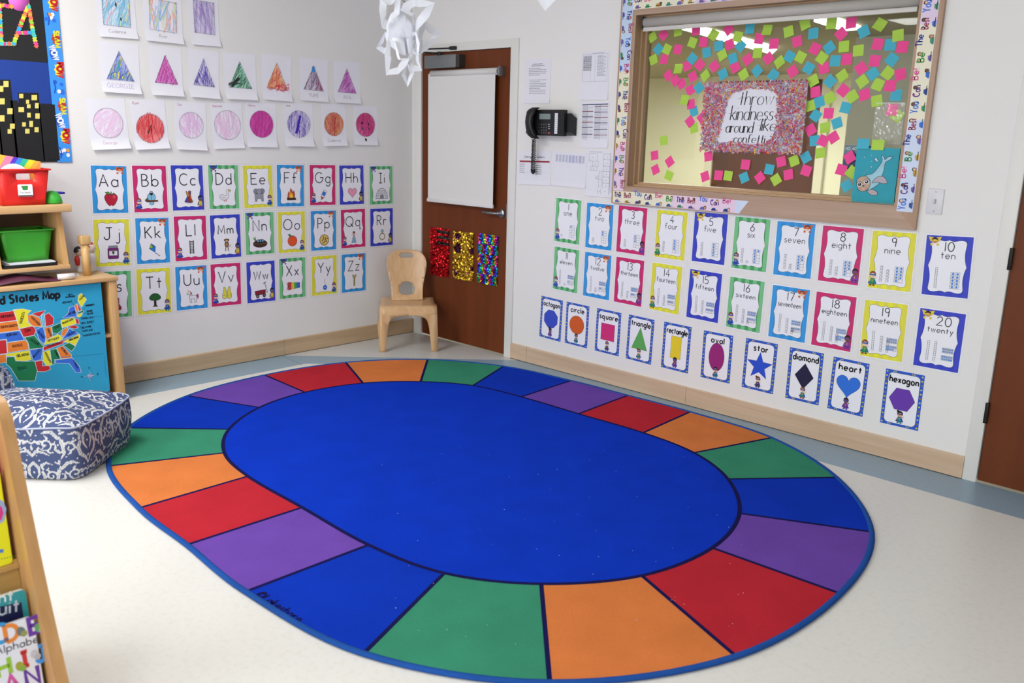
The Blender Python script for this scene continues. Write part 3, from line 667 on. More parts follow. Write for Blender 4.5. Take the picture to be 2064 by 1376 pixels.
LET = {
'A': (BLUE, k4, (92, 56), (382, 58), (398, 440), (112, 444)), 'B': (PINK, k4, (430, 58), (705, 55), (720, 428), (448, 438)), 'C': (NAVY, k4, (747, 55), (1003, 52), (1018, 412), (760, 424)),
'D': (GREEN, both(((1048, 53), (1062, 412)), ((45, 58), (52, 455)))), 'E': (YEL, k5, (87, 62), (355, 62), (370, 442), (103, 458)), 'F': (BLUE, k5, (402, 57), (652, 57), (652, 437), (407, 440)),
'G': (PINK, k5, (705, 58), (942, 57), (945, 425), (710, 428)), 'H': (NAVY, k5, (980, 62), (1202, 60), (1208, 415), (985, 425)), 'I': (GREEN, k5, (1258, 68), (1470, 68), (1474, 412), (1262, 422)),
'J': (YEL, k4, (110, 495), (400, 492), (418, 868), (128, 880)), 'K': (BLUE, k4, (455, 487), (725, 478), (740, 845), (470, 858)), 'L': (PINK, k4, (768, 472), (1030, 462), (1042, 820), (785, 835)),
'M': (NAVY, both(((1063, 463), (1078, 815)), ((60, 510), (73, 902)))), 'N': (GREEN, k5, (108, 500), (370, 490), (382, 870), (118, 888)), 'O': (YEL, k5, (413, 490), (660, 485), (665, 855), (418, 873)),
'P': (BLUE, k5, (715, 485), (950, 475), (950, 835), (720, 850)), 'Q': (PINK, k5, (993, 470), (1218, 462), (1220, 808), (1000, 830)), 'R': (NAVY, k5, (1266, 462), (1474, 456), (1474, 793), (1268, 810)),
'S': (GREEN, k4, (130, 924), (415, 912), (432, 1285), (148, 1302)), 'T': (YEL, k4, (460, 902), (735, 886), (752, 1250), (480, 1270)), 'U': (BLUE, k4, (780, 882), (1035, 867), (1047, 1212), (795, 1238)),
'V': (PINK, both(((1068, 862), (1080, 1207)), ((65, 958), (73, 1340)))), 'W': (NAVY, k5, (120, 958), (380, 938), (390, 1308), (132, 1335)), 'X': (GREEN, k5, (422, 925), (665, 907), (668, 1272), (430, 1295)),
'Y': (YEL, k5, (722, 905), (948, 887), (963, 1245), (728, 1262)), 'Z': (BLUE, k5, (1001, 885), (1223, 870), (1222, 1212), (1003, 1240))}
for L, v in LET.items():
    col = v[0]; q = v[1] if isinstance(v[1], list) else [v[1](*p) for p in v[2:]]
    c, w_, h_, th = rect_from(q, 'L'); cv = wall_canvas(c, 'L', th)
    card_base(cv, w_, h_, col, PUP[col])
    txt = L + L.lower()
    sz = .255 if L not in 'WM' else .20
    lean = {'A': -.03, 'I': .02}.get(L, 0)
    yb = .06 if L not in 'JY' else .07
    cv.text(txt, lean * w_, yb * h_, sz * h_, .0062, INK, 5, gap=.30, maxw=.66 * w_)
    dy = -.20 if L not in 'GQPY' else -.24
    icon(L, Pic(cv, (.02 if L != 'N' else 0) * w_, dy * h_, (.20 if L not in 'NIWX' else .26) * w_ if L not in 'APO' else .21 * w_))
    o = cv.build('alphabet_card', '%s alphabet card %s with a %s' % (CNAME[col], txt, ICON[L]), 'alphabet card', 'alphabet cards on the left wall')
    laminate(cv, w_, h_, o)

# ---- number cards
NB = ['one', 'two', 'three', 'four', 'five', 'six', 'seven', 'eight', 'nine', 'ten', 'eleven', 'twelve', 'thirteen', 'fourteen', 'fifteen', 'sixteen', 'seventeen', 'eighteen', 'nineteen', 'twenty']
r2 = crop(1080, 390, 4.4375); r3 = crop(1380, 420, 4.5875); r4 = crop(1640, 440, 4.3)
NUM = {1: (GREEN, r2, (185, 38), (408, 62), (388, 460), (165, 420)), 2: (BLUE, r2, (460, 80), (698, 103), (675, 510), (443, 478)), 3: (PINK, r2, (745, 105), (1000, 132), (970, 555), (720, 515)),
4: (YEL, r2, (1088, 142), (1358, 170), (1328, 603), (1060, 560)), 5: (NAVY, r3, (95, 28), (403, 57), (365, 525), (67, 482)), 6: (GREEN, r3, (470, 72), (795, 105), (752, 590), (432, 545)),
7: (BLUE, r3, (860, 115), (1210, 145), (1165, 655), (820, 605)), 8: (PINK, r4, (83, 60), (437, 93), (385, 583), (38, 535)), 9: (YEL, r4, (513, 103), (890, 133), (843, 643), (470, 593)),
10: (NAVY, r4, (980, 140), (1388, 168), (1336, 696), (938, 655)), 11: (GREEN, r2, (172, 472), (390, 508), (368, 890), (150, 848)), 12: (BLUE, r2, (443, 520), (678, 556), (653, 955), (422, 908)),
13: (PINK, r2, (723, 563), (972, 602), (942, 1013), (698, 963)), 14: (YEL, r2, (1045, 613), (1312, 658), (1275, 1083), (1015, 1030)), 15: (NAVY, r3, (53, 560), (350, 605), (305, 1060), (15, 1000)),
16: (GREEN, r3, (423, 628), (743, 680), (692, 1150), (382, 1090)), 17: (BLUE, r3, (817, 705), (1162, 755), (1108, 1243), (775, 1178)), 18: (PINK, r4, (28, 632), (373, 685), (318, 1157), (-22, 1092)),
19: (YEL, r4, (450, 703), (820, 750), (763, 1243), (398, 1187)), 20: (NAVY, r4, (926, 775), (1322, 832), (1250, 1340), (862, 1268))}
GR = '#4a4b55'
for n, v in NUM.items():
    col, kf = v[0], v[1]
    c, w_, h_, th = rect_from([kf(*p) for p in v[2:]], 'R'); cv = wall_canvas(c, 'R', th)
    card_base(cv, w_, h_, col, PUPN[col])
    cv.text(str(n), (.02 if n != 20 else .06) * w_, .25 * h_, .15 * h_, .0042, INK, 5, gap=.28)
    cv.text(NB[n - 1], 0, .125 * h_, (.115 if n < 11 else .095) * h_, .0034, '#45454f', 5, maxw=.62 * w_)
    s = .034 * h_                                           # unit cube outline
    def cube(x, y):
        cv.line([(x, y), (x + s, y), (x + s, y + s), (x, y + s)], .0011, GR, 5, closed=True); cv.line([(x, y + s), (x + .3 * s, y + 1.3 * s), (x + 1.3 * s, y + 1.3 * s), (x + 1.3 * s, y + .3 * s), (x + s, y)], .0010, GR, 5)
    rem = n; x = -.24 * w_
    y0 = -.37 * h_
    if n >= 10:
        for t in range(n // 10):
            for i in range(10): cv.line([(x, y0 + i * s), (x + s, y0 + i * s), (x + s, y0 + (i + 1) * s), (x, y0 + (i + 1) * s)], .0012, GR, 5, closed=True)
            x += .17 * w_ if n < 20 else .16 * w_; rem -= 10
    for i in range(rem): cube(x + (i // 5) * .15 * w_ + (.02 * w_ if n > 10 else 0), y0 + (i % 5) * .057 * h_)
    DOT = '#4f8fe0'
    if n <= 10:
        gx, gy, gw, gh = .10 * w_, -.36 * h_, .095 * w_, .054 * h_
        for i in range(10):
            a, b_ = i // 5, 4 - i % 5; X, Y = gx + a * gw, gy + b_ * gh
            cv.line([(X, Y), (X + gw, Y), (X + gw, Y + gh), (X, Y + gh)], .0011, GR, 5, closed=True)
            if i < n: cv.disc(X + gw / 2, Y + gh / 2, .0058, .0058, DOT, 6, 10)
    else:
        for t in range(2):
            gx, gy, gw, gh = .10 * w_, (-.20 if t == 0 else -.33) * h_, .048 * w_, .043 * h_
            for i in range(10):
                a, b_ = i % 5, 1 - i // 5; X, Y = gx + a * gw, gy + b_ * gh
                cv.line([(X, Y), (X + gw, Y), (X + gw, Y + gh), (X, Y + gh)], .0011, GR, 5, closed=True)
                if i < n - 10 * t: cv.disc(X + gw / 2, Y + gh / 2, .0038, .0045, DOT, 6, 8)
    where = 'upper row' if n <= 10 else 'lower row'
    o = cv.build('number_card', '%s number card %d %s in the %s of numbers' % (CNAME[col], n, NB[n - 1], where), 'number card', 'number cards on the right wall')
    laminate(cv, w_, h_, o)

# ---- shape cards
s5 = crop(1070, 580, 5.034); s6 = crop(1460, 660, 4.69)
def reg(n, r, a0=0): return [(r * math.cos(math.radians(a0 + 360 * i / n)), r * math.sin(math.radians(a0 + 360 * i / n))) for i in range(n)]
STAR = [(r * math.sin(math.pi * i / 5), r * math.cos(math.pi * i / 5)) for i, r in ((i, .5 if i % 2 == 0 else .21) for i in range(10))]
SH = {'octagon': (s5, (110, 80), (327, 130), (300, 548), (85, 488), '#3a52c8', reg(8, .40, 22.5)), 'circle': (s5, (367, 140), (595, 187), (570, 612), (342, 555), '#d8602a', reg(36, .38)),
'square': (s5, (673, 205), (920, 255), (890, 695), (648, 632), '#d8327a', [(-.33, -.33), (.33, -.33), (.33, .33), (-.33, .33)]), 'triangle': (s5, (997, 270), (1257, 325), (1218, 780), (963, 712), '#5fae5a', [(-.36, -.38), (.36, -.38), (0, .48)]),
'rectangle': (s5, (1355, 340), (1633, 400), (1592, 868), (1320, 802), '#ecd42a', [(-.22, -.42), (.22, -.42), (.22, .42), (-.22, .42)]), 'oval': (s5, (1757, 427), (2055, 490), (2015, 968), (1722, 905), '#9a2478', [(x * .68, y) for x, y in reg(36, .46)]),
'star': (s6, (208, 98), (508, 157), (458, 630), (163, 558), '#2450d4', STAR), 'diamond': (s6, (623, 185), (943, 245), (890, 735), (575, 662), '#1a1a40', [(0, -.44), (.33, 0), (0, .44), (-.33, 0)]),
'heart': (s6, (1033, 272), (1377, 345), (1303, 843), (975, 760), '#2f74e0', [(x * 1.0, y * 1.05) for x, y in heart(.40)]), 'hexagon': (s6, (1532, 385), (1898, 455), (1830, 975), (1468, 895), '#6a3ab0', reg(6, .40, 0))}
SC = {'octagon': 'blue', 'circle': 'orange', 'square': 'pink', 'triangle': 'green', 'rectangle': 'yellow', 'oval': 'purple', 'star': 'blue', 'diamond': 'dark navy', 'heart': 'blue', 'hexagon': 'violet'}
HH = [('#3a3fae', '#7a3a9a', '#17171c', SKIN[1], '#3a3fae'), ('#2f4a8a', '#2a7a9a', '#17171c', SKIN[2], '#2f8a8f'), ('#4a4a9a', '#3a3a6a', '#6b3a24', SKIN[0], '#3a3a6a'), ('#2c5ab0', '#2f8a7a', '#8a4b2f', SKIN[0], '#b8322c')]
for i, (n, v) in enumerate(SH.items()):
    c, w_, h_, th = rect_from([v[0](*p) for p in v[1:5]], 'R'); cv = wall_canvas(c, 'R', th)
    cv.base_sheet(w_, h_, '#2a5ccc')
    rnd = random.Random(i)
    for sd in (-1, 1):
        for j in range(13):
            y = -h_ / 2 + h_ * (j + .5) / 13; cc = '#7a4a24' if j % 3 == 1 else '#d8d034'
            cv.rect(sd * w_ * .455 - .004, y - .0035, sd * w_ * .455 + .004, y + .0035, '#d8d034', 1)
            if j % 3 == 1: cv.disc(sd * w_ * .455, y, .0035, .0035, '#7a4a24', 2, 8)
    for sd in (-1, 1):
        for x in (-.26, .22): cv.rect(x * w_ - .008, sd * h_ * .475 - .0025, x * w_ + .008, sd * h_ * .475 + .0025, '#d8d034', 1); cv.rect(x * w_ - .002, sd * h_ * .475 - .003, x * w_ + .002, sd * h_ * .475 + .003, '#2a5ccc', 2)
    p = rrect(-w_ * .41, -h_ * .455, w_ * .41, h_ * .455, .022); cv.poly(p, WHITE, 3); cv.line(p, .0012, INK, 4, closed=True)
    cv.text(n, 0, .29 * h_, .118 * h_, .0068, '#101014', 5, maxw=.74 * w_, gap=.30)
    q = [(x * w_ * .84, (y * w_ * .84) - .005 * h_) for x, y in v[6]]
    if n == 'oval': q = [(x, y * 1.12) for x, y in q]
    cv.poly(q, mat(v[5], .45), 5); cv.line(q, .0010, INK, 6, closed=True)
    hero(cv, 0, -.44 * h_, .23 * h_, *HH[i % 4], k=5, girl=(i % 3 == 0))
    cv.build('shape_card', 'blue bordered shape card reading %s, showing a %s %s' % (n, SC[n], n), 'shape card', 'shape cards above the baseboard')

# ================================================================== CHILDREN'S DRAWINGS
def curl(w_, h_, amt=.012, side=0):
    def f(x, y):
        t = max(0, (-y / h_ - .27) / .23); u = max(0, (abs(x) / w_ - .25) / .25) if side else 0
        return amt * t * t + .004 * u * u
    return f
g2 = crop(160, 0, 4.169); g3 = crop(440, 80, 5.733)
PENCIL = '#8f8e9c'
def scrib(cv, shape, n, cols, w_, k=3, ang=80, spread=25, rnd=None, jit=.004, lim=1.0):
    """crayon strokes clipped to a convex outline"""
    xs = [p[0] for p in shape]; ys = [p[1] for p in shape]; cx, cy = sum(xs) / len(xs), sum(ys) / len(ys)
    R0 = max(math.hypot(x - cx, y - cy) for x, y in shape)
    for i in range(n):
        a = math.radians(ang + rnd.uniform(-spread, spread)); d = (math.cos(a), math.sin(a)); o = rnd.uniform(-R0, R0)
        px, py = cx - d[1] * o, cy + d[0] * o; ts = []
        for j in range(len(shape)):
            x1, y1 = shape[j]; x2, y2 = shape[(j + 1) % len(shape)]; ex, ey = x2 - x1, y2 - y1; den = d[0] * ey - d[1] * ex
            if abs(den) < 1e-9: continue
            t = ((x1 - px) * ey - (y1 - py) * ex) / den; u = ((x1 - px) * d[1] - (y1 - py) * d[0]) / den
            if 0 <= u <= 1: ts.append(t)
        if len(ts) < 2: continue
        t0, t1 = min(ts), max(ts)
        if lim < 1: m_ = rnd.uniform(t0, t1); L_ = (t1 - t0) * lim / 2; t0, t1 = max(t0, m_ - L_), min(t1, m_ + L_)
        t0 -= rnd.uniform(-jit, jit); t1 += rnd.uniform(-jit, jit)
        cv.line([(px + d[0] * (t0 + (t1 - t0) * g) + rnd.uniform(-.001, .001), py + d[1] * (t0 + (t1 - t0) * g)) for g in (0, .25, .5, .75, 1)], w_ * rnd.uniform(.6, 1.3), rnd.choice(cols), k + i * .2)
DR = [
 ('sq', [g2(140, -85), g2(460, -78), g2(482, 325), g2(150, 310)], 'light blue crayon square', ['#8fd0ee', '#a8daf2', '#7cc4ea'], '#d4ecf8', 'Cadence', 'b'),
 ('sq', [g2(533, -35), g2(866, -20), g2(860, 372), g2(546, 340)], 'faint multicoloured crayon square', ['#f0b8a8', '#b8d8f4', '#d8ecc0', '#9abcf0'], '#f4f2f8', 'Ryer', 'b'),
 ('sq', [g2(915, -30), g2(1162, -20), g2(1180, 395), g2(935, 372)], 'pale purple crayon square', ['#b8a0dc', '#c8b8e6', '#9c84d0'], '#ddd6f0', '', 'b'),
 ('tri', [g2(162, 345), g2(496, 368), g2(512, 793), g2(185, 770)], 'blue, green and yellow crayon triangle', ['#5a6ad8', '#7a88e0', '#5ab0b0', '#dce06a', '#3a4ab8'], '#a8b0ea', 'GEORGIE', 'b'),
 ('tri', [g2(582, 385), g2(858, 403), g2(867, 808), g2(598, 800)], 'magenta crayon triangle', ['#d44ab4', '#e07ac8', '#c83aa8'], '#e08cd0', '', 'b'),
 ('tri', [g2(922, 413), g2(1173, 430), g2(1172, 830), g2(914, 815)], 'violet scribbled triangle', ['#5a4ab8', '#6a5ac4', '#8a80d0'], '#dcd8f0', '', 'b'),
 ('tri', [g3(60, 148), g3(430, 170), g3(443, 697), g3(75, 687)], 'green and black crayon triangle', ['#4fae82', '#2f8a60', '#3a4440', '#7cc8a4'], '#a8d8c0', '', 'b'),
 ('tri', [g3(500, 165), g3(858, 193), g3(835, 712), g3(510, 692)], 'orange and red crayon triangle', ['#f08a3a', '#f0a45a', '#e8503a', '#f06a8a'], '#f6c49a', '', 'b'),
 ('tri', [g3(940, 190), g3(1258, 235), g3(1272, 722), g3(935, 700)], 'blue and maroon crayon triangle', ['#9a7a9a', '#b86a7a', '#8090b8', '#a83a5a'], '#d4cce0', 'YUHI', 'b'),
 ('tri', [g3(1330, 245), g3(1640, 262), g3(1635, 740), g3(1340, 725)], 'neat outlined purple crayon triangle', ['#c85ac4', '#d884d4', '#b04ab0'], '#dca4dc', 'AVA', 'b'),
 ('circ', [g2(45, 822), g2(375, 835), g2(428, 1243), g2(106, 1262)], 'very faint pink circle with a large left margin', ['#f4d0f0', '#f6dcf6'], '#f4e6f8', 'George', 'r'),
 ('circ', [g2(427, 838), g2(705, 835), g2(763, 1245), g2(458, 1257)], 'bright red crayon circle with black mark', ['#e8484e', '#ee6a6e', '#d8383e'], '#f0888a', 'Ryer', 't'),
 ('circ', [g2(826, 857), g2(1060, 862), g2(1072, 1255), g2(789, 1260)], 'pale lilac crayon circle', ['#e8c0ea', '#efd0f0'], '#ecd8f2', 'Isa', 't'),
 ('circ', [g2(1097, 865), g3(265, 735), g3(300, 1250), g2(1125, 1252)], 'pencil circle with faint pink shading', ['#efc8e8', '#f2d6f0'], '#eee2f4', 'Hannah', 't'),
 ('circ', [g3(325, 730), g3(660, 730), g3(680, 1240), g3(320, 1240)], 'solid magenta crayon circle', ['#d83aa4', '#e05ab8', '#c82a94'], '#dc5ab4', 'Harry', 't'),
 ('circ', [g3(755, 730), g3(1090, 740), g3(1100, 1235), g3(762, 1230)], 'violet circle crossed by a dark diagonal stroke', ['#8a80d0', '#b8a8e8', '#d8c8f2', '#4a30b8'], '#e4dcf4', 'Nick', 't'),
 ('circ', [g3(1185, 740), g3(1460, 745), g3(1488, 1222), g3(1195, 1230)], 'red and orange striped crayon circle', ['#d84a50', '#e8844a', '#c83a48', '#e8a86a'], '#eaa890', 'Cadence', 'b'),
 ('circ', [g3(1555, 760), g3(1840, 770), g3(1835, 1220), g3(1560, 1215)], 'pink crayon circle with black blotches', ['#e04a98', '#d83a6a', '#c82a80'], '#e070a8', '', 't')]
for i, (kind, q, lab, cols, fill, nm, pos) in enumerate(DR):
    c, w_, h_, th = rect_from(q, 'L'); rnd = random.Random(100 + i)
    cv = wall_canvas(c, 'L', th, base=.0012, dl=.0001, bend=curl(w_, h_, .012 + .010 * rnd.random(), 0))
    cv.base_sheet(w_, h_, '#eeeef6', .0003, 2, 24)
    if kind == 'sq': sh = [(-.36 * w_, -.24 * h_), (.33 * w_, -.26 * h_), (.36 * w_, .40 * h_), (-.34 * w_, .42 * h_)]
    elif kind == 'tri': sh = [(-.36 * w_, -.24 * h_), (.34 * w_, -.25 * h_), (-.01 * w_, .33 * h_)]
    else:
        r = {0: .38, 1: .40, 3: .42}.get(i - 10, .39) * w_; sh = [(x, y + (.02 if i != 11 else -.08) * h_) for x, y in reg(24, r)]
    strong = fill not in ('#f4e6f8', '#ecd8f2', '#eee2f4', '#f4f2f8')
    if strong or 1: cv.poly(sh, fill if strong else '#f1ecf8', 1)
    scrib(cv, sh, 95 if strong else 55, cols, .0026 if strong else .006, 2, ang=rnd.choice([70, 80, 100, 60]), spread=28, rnd=rnd, jit=.010 if i in (1, 7, 11, 4) else .003, lim=.7)
    if i == 3: scrib(cv, [(-.2 * w_, -.2 * h_), (.1 * w_, -.2 * h_), (0, .2 * h_)], 14, ['#dce06a', '#4ab0b8'], .007, 22, 80, 10, rnd, lim=.5)
    if i == 6:
        for t in range(16): cv.line([(-.36 * w_ + rnd.uniform(-.01, .02), -.22 * h_ + rnd.uniform(-.01, .02)), (-.05 * w_ + rnd.uniform(-.01, .01), -.1 * h_ + rnd.uniform(-.02, .04))], .003, '#2a2c2e', 24 + t * .3)
    if i == 8: cv.disc(-.02 * w_, .24 * h_, .012, .022, '#2f9ae8', 24)
    if i == 7: scrib(cv, [(-.3 * w_, -.28 * h_), (.4 * w_, -.32 * h_), (.4 * w_, -.1 * h_), (-.3 * w_, -.2 * h_)], 50, ['#e8484a', '#f05a8a'], .003, 22, 30, 60, rnd, lim=.5)
    if i == 0: cv.disc(0, .2 * h_, .004, .013, '#23242e', 30); cv.disc(.1 * w_, -.1 * h_, .004, .010, '#23242e', 30); scrib(cv, sh, 12, ['#dff0b0', '#f2c8dc'], .006, 22, 80, 20, rnd, lim=.4)
    if i == 11: cv.line([(-.08 * w_, -.18 * h_), (.04 * w_, 0), (.02 * w_, -.16 * h_)], .006, '#2a2626', 26)
    if i == 15:
        for t in range(10): cv.line([(-.10 * w_ + rnd.uniform(-.008, .008), -.20 * h_), (.06 * w_ + rnd.uniform(-.008, .008), .22 * h_)], .004, '#3f28b4', 24 + t * .3)
    if i == 17:
        for x, y, a_, b_ in ((-.15, .06, .012, .006), (.12, .04, .004, .018), (-.12, -.08, .004, .016), (.14, -.08, .004, .014), (0, -.36, .008, .012)): cv.disc(x * w_, y * h_, a_, b_, '#1c1a1e', 26, 8, .3)
    if i == 6 or i == 7: pass
    cv.line(sh, .0018, PENCIL if i not in (4, 9) else '#4a4654', 34, closed=True)
    if nm:
        red = '#c86a7a' if kind == 'circ' else PENCIL
        if pos == 't': cv.text(nm, -.42 * w_, .41 * h_, .05 * h_, .0016, red, 6, align='l')
        elif pos == 'r': cv.text(nm, -.2 * w_, -.40 * h_, .06 * h_, .0016, '#d89cb0', 6, align='l')
        else: cv.text(nm, -.02 * w_, -.40 * h_, (.085 if nm in ('AVA', 'GEORGIE', 'YUHI') else .07) * h_, .0020, '#a9a4b4' if nm != 'GEORGIE' else '#bba6d4', 8, maxw=.8 * w_)
    row = {'sq': 'in the top row', 'tri': 'in the triangle row', 'circ': 'above the alphabet'}[kind]
    cv.build('child_drawing', '%s drawing %s' % (lab, row), 'drawing', 'children drawings taped to the left wall')

# ================================================================== ON AND AROUND THE WINDOW
BLINDC = mat('#bcb8b3', .5); BLINDD = mat('#2d2f2e', .5)
# blind over the window, rolled up
bl = tag(empty('roller_blind', (OX0 + .05, -.01, 2.222)), 'grey window roller blind rolled up at the top of the inside window', 'roller blind')
mb = MB(); mb.tube([(OX0 + .035, .028, 2.228), (OX1 - .010, .028, 2.228)], .031, BLINDC, 20); child(mb, 'fabric_roll', bl)
mb = MB(); mb.box((OX0 + .04, -.003, 2.176), (OX1 - .014, .006, 2.199), mat('#d6d3ce', .4), .003); child(mb, 'hem_bar', bl)
for x in (OX0 + .026, OX1 - .009):
    mb = MB(); mb.box((x, .0, 2.190), (x + .008, .062, 2.262), BLINDD); child(mb, 'bracket', bl)
# printed border strips along the casing
WORDS = [('Be', '#3a9a3a'), ('The', '#2a3a9a'), ('Best', '#a84a6a'), ('You', '#3a7ae0'), ('Can', '#5a2a8a'), ('Be!', '#e05a9a')]
PASTEL = ['#c8dcf4', '#efead0', '#ecd4e8', '#d4e0f6', '#f0ecd4', '#e8d6ee']
def strip(x0, z0, x1, z1, horiz, label, phase, cut=False, textrot=0.):
    cx, cz = (x0 + x1) / 2, (z0 + z1) / 2
    L = (x1 - x0) if horiz else (z1 - z0); W_ = (z1 - z0) if horiz else (x1 - x0)
    cv = Canvas((cx, -P_ - .0004, cz), (1, 0, 0), (0, 0, 1), 0 if horiz else textrot, base=.0004)
    if cut: p = [(-L / 2, -W_ / 2), (L / 2 - .035, -W_ / 2), (L / 2 + .02, W_ / 2), (-L / 2, W_ / 2)]; cv.poly(p, '#d6e2f6', 0)
    else: cv.base_sheet(L, W_, '#dfe3f4', .0004)
    n = int(L / .072); st = L / n; rnd = random.Random(int(phase * 10) + int(L * 100))
    seg = .43; x = -L / 2; i = phase
    while x < L / 2 - .01:
        xe = min(x + seg, L / 2 - (.03 if cut else 0)); cv.rect(x, -W_ / 2, xe, W_ / 2, PASTEL[i % 6], 1); x = xe; i += 1
        if cut and x >= L / 2 - .031: break
    for j in range(n):
        wd, col = WORDS[(j + phase) % 6]; x = -L / 2 + st * (j + .5)
        if cut and x > L / 2 - .05: continue
        sz = W_ * .40; cv.text(wd, x - .002, -.02 * W_ + (.22 * W_ if (j % 6) in (2, 4) else 0), sz * (1 if wd != 'You' else 1.15), .0052, col, 4, maxw=st * .66)
        hy = .30 * W_ if (j % 6) not in (2, 4) else -.26 * W_
        hc = rnd.choice(['#2a1e1a', '#6b4028', '#1c1a22', '#8a4a3a']); cv.disc(x + .014, hy, .0092, .0095, hc, 4, 10); cv.disc(x + .014, hy - .002, .0062, .0066, rnd.choice(SKIN), 5, 10)
        bc = rnd.choice(['#3a6fd8', '#3f9a6a', '#7a6ab8', '#2a4a9a', '#c8a040']); cv.poly([(x - .022, -.46 * W_), (x + .010, -.46 * W_), (x + .004, -.22 * W_), (x - .014, -.24 * W_)], bc, 3)
        cv.line([(x - .020, -.36 * W_), (x + .022, -.40 * W_)], .0035, rnd.choice(['#23242e', '#3a6a8a', '#6a4a3a']), 4)
        if j % 2: cv.disc(x - .018, .30 * W_, .004, .004, rnd.choice(['#e0a060', '#3a7ae0', '#d05a8a']), 4, 8)
    # thickness edge stays inside the strip itself
    cv.build('border_strip', label, 'border trim', 'printed border strips on the window frame')
zt = 2.40
strip(CX0 + .012, CZ0 + .080, CX0 + .090, CZ1 - .004, False, 'vertical printed border strip on the left side of the window frame', 0, textrot=math.radians(90) * -1)
b1 = RW(1743, 447)[0]; b1 = RW(1505, 428)[0]
strip(CX0 + .012, CZ0 + .006, b1, CZ0 + .078, True, 'short printed border strip along the bottom of the window frame', 1, cut=True)
strip(CX0 + .090, 2.300, CX1 - .09, 2.383, True, 'printed border strip across the top of the window frame', 4)
strip(CX1 - .098, CZ0 + .085, CX1 - .022, CZ1 - .004, False, 'vertical printed border strip on the right side of the window frame', 3, textrot=math.radians(90))

# sign: white lettering sheet framed with shredded confetti
SGY = GY - .014
qs = crop(1400, 150, 8.096)
c_, w_, h_, th = rect_from([qs(205, 140), qs(1850, 130), qs(1760, 1290), qs(140, 1215)], 'R', SGY)
cv = wall_canvas(c_, 'R', th, off=-SGY, base=.012)
sign = tag(empty('confetti_sign', tuple(cv.O)), 'handmade sign reading throw kindness around like confetti, framed in coloured shreds', 'sign')
mb2 = Canvas(cv.O, cv.U, cv.V, 0, base=.010); mb2.base_sheet(w_, h_, '#dadbe2', .009); mb2.build('backing_board', parent=sign)
sc_ = lambda x, y: tuple((np.array(RW(*qs(x, y), SGY)) - c_))
cv2 = Canvas(cv.O, cv.U, cv.V, 0, base=.0105)
cv2.poly([sc_(*p) for p in [(640, 290), (900, 230), (1230, 240), (1370, 330), (1360, 470), (1420, 540), (1340, 680), (1370, 780), (1310, 960), (1240, 1080), (1010, 1150), (880, 1160), (800, 1140), (640, 1080), (430, 1120), (390, 1060), (430, 950), (480, 760), (520, 600), (560, 440)]], '#e9eaf4', 1)
def script(t, x0, x1, y, size, lift=0.):
    a = sc_(x0, y); b_ = sc_(x1, y + lift); L = b_[0] - a[0]
    cv2.text(t, (a[0] + b_[0]) / 2 - .1 * size, a[1], size, .0046, '#17181c', 3, slant=.16, gap=.14, cal=True, maxw=L * .93)
    cv2.line([(a[0] - .01, a[1] + .45 * size), (a[0] + .02, a[1] + .5 * size), (a[0] + .05, a[1] + .42 * size)], .0012, '#17181c', 3)
sz_ = abs(sc_(0, 280)[1] - sc_(0, 500)[1])
script('throw', 740, 1330, 500, sz_); script('kindness', 590, 1330, 745, sz_ * 1.05); script('around', 520, 990, 945, sz_ * .80); script('like', 1070, 1380, 920, sz_ * .85); script('confitti'.replace('fitti', 'fetti'), 640, 1180, 1110, sz_ * .62)
cv2.build('lettering_sheet', parent=sign)
mb = MB(); rnd = random.Random(3)
hole = [sc_(*p) for p in [(640, 290), (900, 230), (1230, 240), (1370, 330), (1360, 470), (1400, 540), (1340, 680), (1370, 780), (1310, 960), (1240, 1080), (1010, 1150), (640, 1100), (430, 1120), (390, 1060), (430, 950), (480, 760), (520, 600), (560, 440)]]
SHR = [mat(c, .6) for c in ('#e06a98', '#e89ab8', '#c8c8da', '#b8a0d0', '#e88a5a', '#e04a4a', '#ecc04a', '#f0ece8', '#d8508a', '#a8b4c8', '#9a7ab0', '#f0b0a0')]
n = 0
while n < 2600:
    x, y = rnd.uniform(-w_ / 2 - .006, w_ / 2 + .002), rnd.uniform(-h_ / 2 - .008, h_ / 2 + .006)
    if inpoly((x, y), hole): continue
    a = rnd.uniform(0, math.pi); l, t = rnd.uniform(.005, .012), rnd.uniform(.0016, .0032); z = .0105 + rnd.uniform(0, .012); tl = rnd.uniform(-.005, .005)
    ca, sa = math.cos(a), math.sin(a); q = [(-l, -t, -tl), (0, -t * .6, tl), (l, -t, -tl), (l, t, -tl + .002), (0, t, tl + .003), (-l, t, -tl + .002)]
    P3 = [tuple(cv.O + cv.U * (x + u * ca - v * sa) + cv.V * (y + u * sa + v * ca) + cv.N * (z + w2)) for u, v, w2 in q]
    k = rnd.choice(SHR[:2] + SHR) if x < -.1 else rnd.choice(SHR)
    mb.face([P3[0], P3[1], P3[4], P3[5]], k); mb.face([P3[1], P3[2], P3[3], P3[4]], k); n += 1
o = child(mb, 'confetti', sign, fix=False); o['kind'] = 'stuff'

